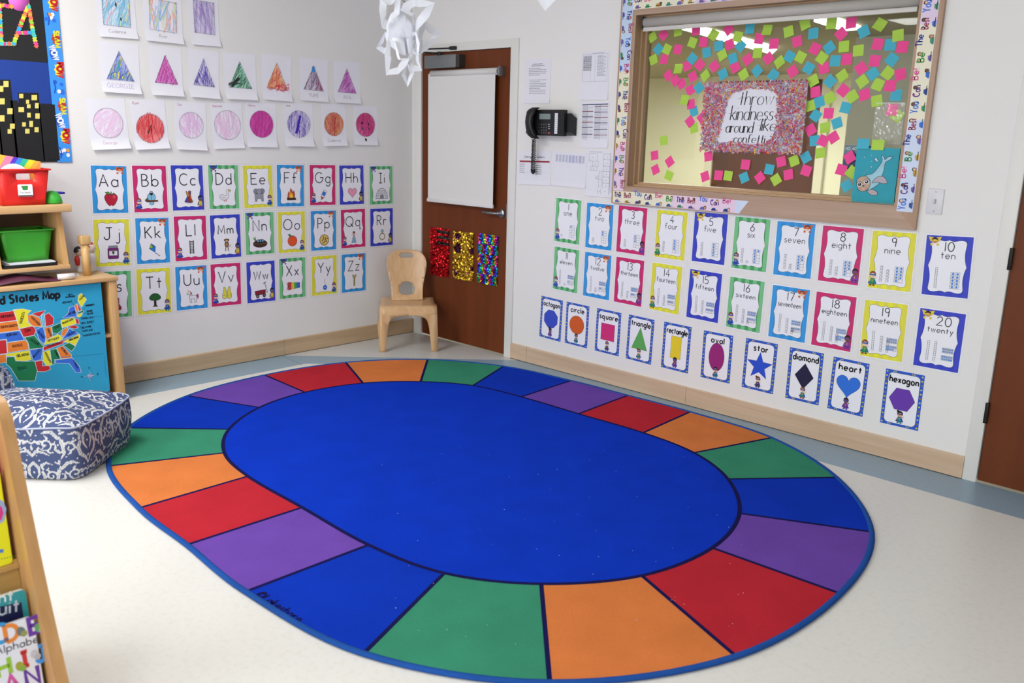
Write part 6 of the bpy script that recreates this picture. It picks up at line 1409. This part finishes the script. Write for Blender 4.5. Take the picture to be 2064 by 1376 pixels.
# rainbow book and white plate standing in the red bin
bx = .20
cvb = wall_canvas((0, 0), 'L', 0, off=bx, base=.001)
P = lambda *a: [LW(*kb(x, y), bx) for x, y in a]
mb = MB(); body = P((-90, 425), (705, 562), (705, 700), (660, 960), (-90, 960)); mb.prism(body, 0, bx - .012, bx, mat('#f2a84a', .5)); cols_ = ['#f6c04a', '#f08ab0', '#5a3ad0', '#3a90e8', '#3ac8a0', '#e8e83a', '#f6b84a', '#f4a0b8']
rbk = tag(empty('picture_book', (bx, body[1][0], body[2][1])), 'rainbow striped book standing in the red bin', 'book'); rblk = child(mb, 'book_block', rbk)
top_ = lambda t: (-90 + 795 * t, 425 + 137 * t)
for i, c in enumerate(cols_):
    e0, e1 = (-60, 100, 235, 315, 400, 500, 610, 700)[i], (100, 235, 315, 400, 500, 610, 700, 706)[i]
    yt = lambda x: 425 + (x + 90) / 795 * 137
    cvb.poly(P((e0, yt(e0) + 1), (min(e1, 704), yt(min(e1, 704)) + 1), (max(e1 - 190, -85), 800), (max(e0 - 190, -86), 800)), c, 0)
bpy.context.view_layer.update(); o = cvb.mb.build('book_cover', None, fix=False); o.parent = rblk; o.matrix_parent_inverse = rblk.matrix_world.inverted()
pc = LW(*kb(240, 800), .225); mb = MB(); R0 = .075
mb.lathe([(0, -.002), (R0, -.002), (R0 + .004, .002), (R0, .004), (R0 * .7, .0), (0, .0)], (.225, LW(*kb(240, 800), .225)[0], LW(*kb(240, 612), .225)[1] - R0), mat('#f0f0f4', .4), 40, 'x')
tag(mb.build('paper_plate'), 'round white plate standing in the red bin before the rainbow book', 'plate')
# green dome, blue marker and paper beside the red bin
gy = FL(106, 410, HT); mb = MB(); gx_, gy_ = .20, LW(106, 408, .20)[0]
mb.lathe([(.048, 0), (.050, .004), (.046, .028), (.034, .052), (.018, .064), (0, .067)], (gx_, gy_, HT + .002), mat('#3cb23c', .4), 28)
tag(mb.build('bowl'), 'small upturned green bowl beside the red bin', 'bowl')
mb = MB(); my_ = LW(120, 403, .12)[0]; mb.tube([(.12, gy_ + .0, HT + .052), (.12, my_ + .005, HT + .0495), (.12, my_ + .03, HT + .048)], [.008, .008, .006], mat('#3a3ab8', .4), 10)
mb.tube([(.12, rd[1] + .024, HT + .053), (.12, gy_ - .0, HT + .052)], .0075, mat('#e8e8ec', .4), 10)
mb.box((.09, rd[1] + .022, HT + .0005), (.15, my_ + .0, HT + .044), mat('#ececee', .6), .004)
tag(mb.build('marker_box'), 'white box with a blue marker on it behind the green bowl', 'marker')
# things on the cabinet top
kc = crop(0, 400, 6.88)
def on(x, y): return FL(*kc(x, y), TZc)
x, y = on(1212, 1066); mb = MB(); PEG = wood('#d8b47c', '#c8a068', 'Z', 1.5); mb.lathe([(0, 0), (.022, 0), (.022, .178), (0, .178)], (x, y, TZc), PEG, 24); mb.box((x - .027, y - .027, TZc + .178), (x + .027, y + .025, TZc + .226), PEG, .003)
tag(mb.build('wooden_peg'), 'round wooden post with a square head standing on the cabinet corner', 'wooden block')
def toy(px, py, label, cap, bodyc, h):
    x, y = on(px, py); r = tag(empty('toy_figurine', (x, y, TZc)), label, 'toy'); s = h / .15
    mb = MB(); mb.lathe([(0, 0), (.020 * s, 0), (.022 * s, .01 * s), (.020 * s, .05 * s), (.026 * s, .075 * s), (.016 * s, .098 * s), (0, .10 * s)], (x, y, TZc), mat('#e6e2e0', .4), 20); child(mb, 'body', r)
    mb = MB(); mb.lathe([(0, .095 * s), (.018 * s, .100 * s), (.026 * s, .118 * s), (.022 * s, .138 * s), (0, .15 * s)], (x, y, TZc), mat('#e9d4c4', .4), 20); child(mb, 'head', r)
    mb = MB(); mb.lathe([(.0265 * s, .118 * s), (.027 * s, .130 * s), (.020 * s, .146 * s), (0, .156 * s)], (x - .004, y - .003, TZc), mat(cap, .4), 20); child(mb, 'cap', r)
    mb = MB(); mb.lathe([(0, .04 * s), (.012 * s, .045 * s), (.016 * s, .075 * s), (.012 * s, .095 * s), (0, .10 * s)], (x + .014, y - .020, TZc), mat(bodyc, .4), 16); child(mb, 'arm', r)
toy(1125, 1018, 'small white and red toy figure with a dark cap left of the wooden post', '#2a3040', '#c8342e', .145)
toy(1278, 1012, 'small white toy figure with a red cap right of the wooden post', '#c83c48', '#eceaf0', .17)
x = .318; y = LW(132, 548, x)[0]; mb = MB(); mb.tube([(x - .01, y - .040, TZc + .018), (x, y + .044, TZc + .018)], .0165, mat('#e4e2e2', .35), 18); tag(mb.build('white_tube'), 'short white plastic tube lying on the cabinet top', 'tube')
mb = MB(); q = [on(*p) for p in ((770, 1040), (1090, 1030), (1100, 1068), (800, 1085))]; mb.prism(q, 2, TZc + .0002, TZc + .0015, mat('#dcdad6', .6)); tag(mb.build('loose_paper'), 'pale loose paper lying under the white tube', 'paper')
# dark folder draped over the cabinet edge
mb = MB(); vs = []; nx, ny = 26, 8
PT = [(-40, 1215), (120, 1150), (300, 1065), (400, 1045), (520, 1060), (700, 1060), (860, 1072)]
ptop = spline(PT, 5, False)
for side in (0, 1):
    for i, (px, py) in enumerate(ptop):
        for j in range(3):
            t = i / (len(ptop) - 1); lift = .030 * math.sin(math.pi * min(1, t * 1.15)) + .002
            yy = LW(*kc(px, py), FX)[0]; xx = FX - .02 - .09 * j; zz = TZc + .001 + lift * (1 if j else .45) * (1.15 - .1 * j) + (0 if side == 0 else .003)
            vs.append((xx, yy, zz))
n1 = len(ptop) * 3; fs = []
for s_ in (0, 1):
    for i in range(len(ptop) - 1):
        for j in range(2): q = s_ * n1 + i * 3 + j; fs.append((q, q + 1, q + 4, q + 3))
for i in range(len(ptop) - 1): q = i * 3; fs.append((q, q + 3, q + 3 + n1, q + n1))
mb.mesh(vs, fs, mat('#5a2a42', .45), True); tag(mb.build('folder'), 'dark plum folder with a wavy cover lying along the cabinet edge', 'folder')

# ================================================================== BULLETIN BOARD
kd = crop(0, 0, 4.3)
def bp_(x, y): return LW(*kd(x, y))
yR = (bp_(525, 0)[0] + bp_(590, 1376)[0]) / 2; yB = bp_(570, 1405)[1]; yI = (bp_(388, 0)[0] + bp_(468, 1376)[0]) / 2; ZT = 2.66; YL2 = -3.75
bb = tag(empty('bulletin_board', (0, -3.1, yB)), 'bulletin board with a black and blue night skyline and bright candy coloured letters', 'bulletin board')
mb = MB(); mb.box((.0005, YL2, yB + .002), (.006, yI + .01, ZT), mat('#1f2022', .8)); child(mb, 'backing_paper', bb)
def bcan(k0=.0062): return Canvas((k0, 0, 0), (0, 1, 0), (0, 0, 1), 0, base=.0003)
def bl_px(*pts): return [bp_(x, y) for x, y in pts]
cv = bcan(); b1 = bl_px((-60, 495), (410, 545), (450, 1000), (-60, 1000))
cv.poly([(YL2, bp_(0, 512)[1]), (yI, bp_(410, 545)[1]), (yI, bp_(430, 900)[1]), (YL2, bp_(0, 890)[1])], '#1f3f92', 1)
o = cv.build('blue_paper'); o.parent = bb; o.location = Vector(o.location) - bb.location; o['label'] = 'dark blue sky paper'
cv = bcan(); cv.base = .0010
YB_ = yB + .01
for (x0, x1, yt) in ((-260, -60, 560), (-60, 86, 690), (150, 330, 803), (-500, -260, 760), (330, 470, 905), (86, 150, 870)):
    cv.poly([(bp_(x0, yt)[0], YB_), (bp_(x1, yt)[0], YB_), bp_(x1, yt), bp_(x0, yt)], '#1d1e20', 1)
for (x, y, w_, h_) in ((48, 728, 44, 52), (8, 770, 34, 52), (15, 878, 44, 52), (15, 1025, 40, 54), (82, 963, 46, 52), (103, 1093, 42, 44), (80, 1138, 36, 40), (180, 832, 36, 38), (293, 845, 48, 46), (235, 882, 28, 34), (245, 920, 32, 34), (315, 915, 32, 46), (180, 950, 48, 42), (247, 997, 32, 40), (321, 1005, 38, 46), (204, 1078, 32, 36), (266, 1073, 32, 52), (233, 1136, 38, 42), (313, 1123, 36, 44), (-60, 700, 44, 48), (-90, 830, 40, 50), (-60, 960, 40, 50), (-120, 1050, 40, 46)):
    cv.poly(bl_px((x - w_ / 2, y + h_ / 2), (x + w_ / 2, y + h_ / 2), (x + w_ / 2, y - h_ / 2), (x - w_ / 2, y - h_ / 2)), '#e0d474', 2)
o = cv.build('skyline'); o.parent = bb; o.location = Vector(o.location) - bb.location; o['label'] = 'black paper buildings with yellow paper windows'
CND = ['#f04a9a', '#3aa8e0', '#9ad84a', '#f0a04a', '#f06a5a', '#4ac8c0', '#d8e04a']
def candy(pts, seed, nm='candy_letter'):
    rnd = random.Random(seed); mb = MB()
    for a, b_ in zip(pts[:-1], pts[1:]):
        n = max(2, int(math.hypot(b_[0] - a[0], b_[1] - a[1]) / 20))
        for i in range(n + 1):
            t = i / n; p = bp_(a[0] + (b_[0] - a[0]) * t, a[1] + (b_[1] - a[1]) * t); m = mat(rnd.choice(CND), .4)
            mb.lathe([(0, .011), (.008, .010), (.011, .0), (0, 0)], (.0078, p[0], p[1]), m, 8, 'x')
    o = child(mb, nm, bb); return o
def candyx(strokes, seed):
    rnd = random.Random(seed); mb = MB()
    for pts in strokes:
        for a, b_ in zip(pts[:-1], pts[1:]):
            n = max(2, int(math.hypot(b_[0] - a[0], b_[1] - a[1]) / 22))
            for i in range(n + 1):
                t = i / n; p = bp_(a[0] + (b_[0] - a[0]) * t, a[1] + (b_[1] - a[1]) * t); q = rnd.random() * 6.3; m = mat(rnd.choice(CND), .4)
                cy, cz = p; r = .013; P8 = [(cy + r * math.cos(q + k * math.pi / 2), cz + r * math.sin(q + k * math.pi / 2)) for k in range(4)]
                mb.prism(P8, 0, .0066, .0095 + rnd.random() * .002, m)
    child(mb, 'candy_letter', bb)
candyx([[(-10, 55), (8, 380), (118, 380)]], 1); candyx([[(240, 50), (180, 200), (115, 378)], [(244, 60), (275, 240), (310, 400)], [(165, 285), (275, 285)]], 2); candyx([[(0, 45), (95, 58)]], 3)
mb = MB(); p = bp_(160, 8); mb.lathe([(0, .004), (.052, .003), (.052, 0)], (.0065, p[0], p[1]), mat('#e06ac8', .5), 24, 'x'); o = child(mb, 'pink_disc', bb)
# comic-style border strip
cv = Canvas((.0066, (yI + yR) / 2, (yB + ZT) / 2), (0, 1, 0), (0, 0, 1), 0, base=.0006); W_, H_ = yR - yI, ZT - yB
cv.base_sheet(W_, H_, '#3f98f0', .0006)
y = 0; seq = ['POW', '*', 'SLAM', 'WOW']; i = 0
y_img = {'SLAM': [340, 918], 'WOW': [465, 1050], 'POW': [30, 605, 1180], '*': [170, 755, 1320]}
rnd = random.Random(5)
for wd, ys in y_img.items():
    for yy in ys:
        off_ = {'POW': .16, '*': -.12, 'SLAM': .16, 'WOW': -.10}[wd] * W_; z = bp_(480, yy)[1] - (yB + ZT) / 2; r = .033
        star = [(off_ + (r if k % 2 else r * .72) * math.cos(k * math.pi / 9) * .8, z + (r * 1.25 if k % 2 else r * .95) * math.sin(k * math.pi / 9)) for k in range(18)]
        if wd == 'POW': cv.poly(star, '#f4e43a', 1); cv.text('POW', off_ - .008, z, .030, .012, '#c8242c', 3, rot=-math.pi / 2, maxw=.075)
        elif wd == 'SLAM': cv.poly([(p[0], z + (p[1] - z) * .9) for p in star], '#b8402c', 1); cv.text('SLAM', off_ - .008, z, .026, .0085, '#e8e03a', 3, rot=-math.pi / 2, maxw=.085)
        elif wd == 'WOW': cv.disc(off_, z, .020, .034, '#2f5fc0', 1); cv.text('WOW', off_ - .009, z, .028, .0085, '#f4f4f8', 3, rot=-math.pi / 2 + .25, maxw=.075)
        else:
            for k in range(6): cv.disc(off_ + rnd.uniform(-.02, .034), z + rnd.uniform(-.03, .03), .010, .011, rnd.choice(['#f4f4f8', '#2f6fe0', '#f4f4f8', '#e8a04a', '#2a5ac8']), 1 + k, 10)
            cv.line([(off_ - .012, z - .032), (off_ - .004, z), (off_ - .012, z + .03)], .006, '#1f52c0', 8)
o = cv.build('border_strip'); o.parent = bb; o.location = Vector(o.location) - bb.location; o['label'] = 'bright blue comic border strip'

# ================================================================== BOOK RACK IN THE FOREGROUND
RW_ = wood('#c99a66', '#b98a56', 'Z', .7, .4); RB_ = wood('#c9a263', '#bb9454', 'Y', .6, .45)
rk = tag(empty('book_rack', (3.0, -4.1, 0)), 'sloping maple book display rack at the lower left edge of the room', 'book rack')
RY0, RY1 = -3.79, -3.76
prof = spline([(3.262, 0), (3.225, .085), (3.187, .174), (3.103, .387), (3.026, .623), (2.972, .800), (2.958, .838), (2.925, .868), (2.885, .876), (2.85, .862), (2.82, .80), (2.78, .60), (2.72, .30), (2.68, 0)], 4, False)
for (y0, y1) in ((RY0, RY1), (-4.75, -4.72)):
    mb = MB(); mb.prism(prof, 1, y0, y1, RW_); child(mb, 'side_panel', rk)
def slope(xt, zt, xb, zb, y0=-4.719, y1=-3.791, t=.012, m=RB_, nm='tier_board', lab=None):
    mb = MB(); mb.prism([(xt, zt), (xb, zb), (xb - t, zb), (xt - t, zt)], 1, y0, y1, m); return child(mb, nm, rk)
slope(2.905, .845, 2.93, .43, nm='back_board'); slope(2.972, .452, 3.035, .08, nm='tier_board')
slope(3.135, .120, 3.165, .03, nm='tier_board'); mb = MB(); mb.box((2.925, -4.719, .432), (2.985, -3.791, .444), RB_); child(mb, 'ledge', rk)
mb = MB(); mb.box((3.02, -4.719, .045), (3.155, -3.791, .057), RB_); child(mb, 'ledge', rk)
mb = MB(); mb.tube([(2.885, -4.72, .862), (2.885, -3.79, .862)], .014, RW_, 12); child(mb, 'top_rail', rk)
def book(xt, zt, xb, zb, y0, y1, t, m, label, rad=.010, edge='#efefef', nm='picture_book'):
    """board book leaning back: right edge y1, left edge y0"""
    d = np.array([xt - xb, 0, zt - zb]); h_ = np.linalg.norm(d); V = d / h_; U = np.array([0, 1., 0]); c = np.array([(xt + xb) / 2, (y0 + y1) / 2, (zt + zb) / 2])
    cv = Canvas(c, U, V, 0, base=.0003); w_ = y1 - y0; p = rrect(-w_ / 2, -h_ / 2, w_ / 2, h_ / 2, rad, 4)
    n = len(p); mb = cv.mb; F0 = [cv.P(x, y, 0) for x, y in p]; Bk = [cv.P(x, y, 0, t) for x, y in p]
    mb.face(F0, m); mb.face(Bk[::-1], m); me_ = mat(edge, .5)
    for i in range(n): mb.face([F0[i], Bk[i], Bk[(i + 1) % n], F0[(i + 1) % n]], me_)
    return cv, w_, h_, label
def fin(cv, label): return cv.build('picture_book', label, 'book')
# upper book: yellow
cv, w_, h_, lb = book(2.951, .700, 2.9755, .446, -4.065, -3.802, .012, mat('#e8ea1e', .35), 'bright yellow picture book on the upper tier of the book rack', edge='#eef046')
def rel(cvx, u, v):
    d = ray(u, v); n_ = cvx.N; t = ((cvx.O - CP) @ n_) / (d @ n_); p = CP + t * d - cvx.O; return (p @ cvx.U, p @ cvx.V)
pp = [rel(cv, *q) for q in ((-12, 1000), (6, 1010), (13, 1025), (8, 1050), (-12, 1062))]; cv.poly(pp, '#9ab4e4', 1); pp = [rel(cv, *q) for q in ((-12, 1018), (3, 1020), (7, 1034), (2, 1048), (-12, 1052))]; cv.poly(pp, '#d83a92', 2)
pp = [rel(cv, *q) for q in ((-30, 1110), (7, 1106), (7, 1113), (-30, 1118))]; cv.poly(pp, '#4a80d8', 1)
for i in range(10): q = rel(cv, 2 + i * 5.6, 1127 - i * 1.2); cv.rect(q[0], q[1], q[0] + .004, q[1] + .002, '#6a8a3a', 1)
fin(cv, lb)
# dark red book with white edge behind it
cv, w_, h_, lb = book(2.912, .790, 2.936, .446, -4.12, LW(15, 900, 2.915)[0], .010, mat('#a02a44', .4), 'dark red book with a white edge behind the yellow book', edge='#e6e6ee')
pp = [rel(cv, *q) for q in ((-20, 800), (6, 850), (10, 868), (12, 938), (-2, 940), (-20, 900))]; cv.rect(w_ / 2 - .018, -h_ / 2, w_ / 2 - .001, h_ / 2 - .01, '#d4d6de', 1); fin(cv, lb)
# teal book behind the alphabet book
cv, w_, h_, lb = book(3.040, LW(48, 1187, 3.04)[1], 3.078, .060, -4.12, LW(51, 1190, 3.04)[0], .012, mat('#2f9aa4', .35), 'teal board book with a navy title block behind the white letter book', edge='#e8ecf0')
pp = [rel(cv, *q) for q in ((-30, 1228), (43, 1213), (50, 1260), (-30, 1278))]; cv.poly(pp, '#141c4a', 1)
def tline(cvx, t, u0, v0, u1, v1, px, w, m, k=2, al='l', **kw):
    a, b_ = rel(cvx, u0, v0), rel(cvx, u1, v1); s_ = px * 2.45 / F
    cvx.text(t, (a[0] if al == 'l' else b_[0]), (a[1] if al == 'l' else b_[1]), s_, w, m, k, align=al, rot=math.atan2(b_[1] - a[1], b_[0] - a[0]), **kw)
tline(cv, 'night', -30, 1222, 26, 1209, 20, .0042, '#e6eef4', 2, 'r'); tline(cv, 'circuit', -40, 1248, 38, 1231, 24, .0045, '#cfdcec', 2, 'r')
fin(cv, lb)
# alphabet board book in front
cv, w_, h_, lb = book(3.090, LW(93, 1232, 3.09)[1], 3.132, .060, -4.10, -3.800, .012, mat('#e6e8f4', .3), 'white board book covered with colourful animal letters on the lowest rack tier', rad=.014, edge='#d8dae6')
for t, u, v, px, m in (('C', -12, 1300, 34, '#3a9ad8'), ('D', 14, 1294, 30, '#e88a3a'), ('E', 62, 1278, 30, '#6a3aa8'), ('H', -2, 1366, 32, '#9ac83a'), ('I', 46, 1344, 28, '#d03a3a'), ('J', 76, 1335, 30, '#4a98e8'), ('N', 56, 1384, 34, '#6a3aa8'), ('A', 14, 1396, 30, '#d85aa8')):
    a = rel(cv, u, v); cv.text(t, a[0], a[1], px * 2.4 / F, .0105, m, 2, align='l', rot=.02)
tline(cv, 'Animal Alphabet', -40, 1330, 87, 1290, 14, .0026, '#4a4a58', 2, 'r')
for (u, v, c1, c2) in ((42, 1272, '#6a7a7a', '#9a9a5a'), (78, 1264, '#6aa86a', '#7ac8b8'), (40, 1342, '#a8a83a', '#8ab04a'), (70, 1318, '#c8c8d4', '#b8b8c4')):
    a = rel(cv, u, v); cv.disc(a[0], a[1], .010, .013, c1, 3, 10, .3); cv.disc(a[0] + .006, a[1] - .008, .008, .008, c2, 4, 10)
fin(cv, lb)

# ================================================================== PAPER SNOWFLAKES
PW = mat('#e2e4ee', .7); PW2 = mat('#d9dbe6', .7)
def flake(org_uv, dist, loops, label, scale_px, fills=[]):
    O = CP + dist * ray(*org_uv); z = np.array([0, 0, 1.]); n_ = -ray(*org_uv); n_[2] = 0; n_ /= np.linalg.norm(n_)
    U = np.cross(z, n_); V = z; u_px = dist / F
    root = tag(empty('paper_snowflake', tuple(O)), label, 'paper snowflake', None)
    def P(a, b_, dz): return O + U * a + V * b_ + n_ * dz
    for li, (pts, wpx, d0, d1) in enumerate(loops):
        mb = MB(); q = [((x - scale_px[0]) / scale_px[2] * u_px, -(y - scale_px[1]) / scale_px[2] * u_px) for x, y in pts]; n = len(q); cx = sum(p[0] for p in q) / n; cy = sum(p[1] for p in q) / n
        far = max(math.hypot(*p) for p in q); dep = lambda a, b_: d0 + d1 * (math.hypot(a, b_) / far) ** 1.5
        Q = []
        for i in range(n):
            for t in (0, .25, .5, .75): Q.append((q[i][0] * (1 - t) + q[(i + 1) % n][0] * t, q[i][1] * (1 - t) + q[(i + 1) % n][1] * t))
        w_ = wpx / scale_px[2] * u_px; ring_o = [P(a, b_, dep(a, b_)) for a, b_ in Q]
        ring_i = []
        for (a, b_) in Q:
            dx, dy = cx - a, cy - b_; L_ = math.hypot(dx, dy); f = min(.62, w_ / max(L_, 1e-6)); ring_i.append(P(a + dx * f, b_ + dy * f, dep(a, b_) - .004))
        N_ = len(Q); vs = [tuple(p) for p in ring_o + ring_i] + [tuple(p - n_ * .0006) for p in ring_o + ring_i]; fs = []
        for i in range(N_):
            j = (i + 1) % N_; fs += [(i, j, N_ + j, N_ + i), (2 * N_ + i, 3 * N_ + i, 3 * N_ + j, 2 * N_ + j), (i, 2 * N_ + i, 2 * N_ + j, j), (N_ + i, N_ + j, 3 * N_ + j, 3 * N_ + i)]
        mb.mesh(vs, fs, PW if li % 2 == 0 else PW2); child(mb, 'paper_petal', root, fix=False)
    for pts, d0, cur in fills:
        mb = MB(); q = [((x - scale_px[0]) / scale_px[2] * u_px, -(y - scale_px[1]) / scale_px[2] * u_px) for x, y in pts]
        sheet(mb, q, [], .018, lambda a, b_, s, d0=d0, cur=cur: tuple(P(a, b_, d0 + s - cur * (a / .05) ** 2 + .004 * math.sin(a * 160) * math.cos(b_ * 130))), .0008, PW2); child(mb, 'paper_core', root)
    return root, O, U, V, n_
e5 = (560, 600, 8.094)
loops = [([(175, 98), (330, 92), (465, 10), (440, 80), (478, 110), (455, 300), (340, 385), (245, 530), (190, 500), (158, 260)], 135, .03, .03),
         ([(470, 250), (520, 150), (690, 72), (985, 135), (900, 330), (700, 545), (640, 330)], 140, .04, .03),
         ([(850, 320), (1130, 487), (900, 740), (770, 830), (730, 640), (760, 420)], 120, -.05, -.03),
         ([(235, 520), (90, 765), (210, 850), (290, 800), (300, 600)], 78, -.02, -.02),
         ([(290, 640), (228, 860), (250, 1190), (440, 1165), (560, 1040), (610, 930), (470, 960), (390, 700)], 100, .045, .01),
         ([(600, 860), (720, 700), (755, 990), (798, 1105), (640, 1120), (560, 960)], 90, .03, .01),
         ([(570, 930), (480, 1160), (575, 1345), (680, 1130)], 80, .01, .0),
         ([(465, 10), (560, -60), (620, 0), (690, 80), (560, 150), (520, 60)], 55, .0, .0),
         ([(640, 560), (700, 540), (760, 700), (740, 900), (650, 850), (590, 700)], 50, .05, .0)]
fl1, O1, U1, V1, n1_ = flake((750 + 560 / 8.094, 600 / 8.094), 3.2, loops, 'cut white paper snowflake hanging from the ceiling in front of the door', e5,
    fills=[([(265, 400), (300, 360), (400, 330), (450, 180), (520, 170), (560, 330), (640, 400), (700, 470), (700, 700), (600, 840), (470, 860), (330, 760), (260, 600)], .02, .008), ([(340, 640), (520, 620), (560, 900), (430, 860)], .035, .01), ([(560, 640), (700, 640), (680, 800), (590, 870)], .035, .01)])
cvp = Canvas(O1 + n1_ * .0215 + V1 * 0, U1, V1, 0, base=.0005); up = 3.2 / F / 8.094
def e(x, y): return ((x - 560) * up, -(y - 600) * up)
for pts in ([(470, 640), (500, 480), (530, 560), (545, 650), (570, 660)], [(395, 560), (400, 640)], [(385, 670), (620, 690), (610, 780)], [(390, 720), (395, 780)], [(640, 780), (600, 830)]): cvp.line([e(*p) for p in pts], .0006, '#9a9ca8', 1)
o = cvp.mb.build('pencil_marks', None, fix=False); o.parent = fl1; o.location = -fl1.location
mb = MB(); topc = O1 + U1 * e(490, 0)[0] + V1 * e(0, 60)[1]; kn = O1 + U1 * e(540, 0)[0] + V1 * e(0, 105)[1]
mb.tube([tuple(kn), tuple(topc), (topc[0] - .004, topc[1], CEIL)], .0014, mat('#1a1a1a', .6), 6); child(mb, 'string', fl1)
q1 = (1100, -20)
fl2, O2, U2, V2, n2_ = flake(q1, 3.1, [([(1042, -60), (1100, 17), (1160, -45), (1100, -110)], 30, .0, .01), ([(1050, -130), (1100, -60), (1150, -130), (1100, -190)], 26, .02, .0)], 'second paper snowflake with only its white tip showing above the door frame', (1100, -20, 1.0),
    fills=[([(1062, -60), (1100, 8), (1140, -45), (1100, -100)], -.002, 0)])
mb = MB(); mb.tube([tuple(O2 + V2 * .28), (O2[0], O2[1], CEIL)], .0014, mat('#1a1a1a', .6), 6); child(mb, 'string', fl2)
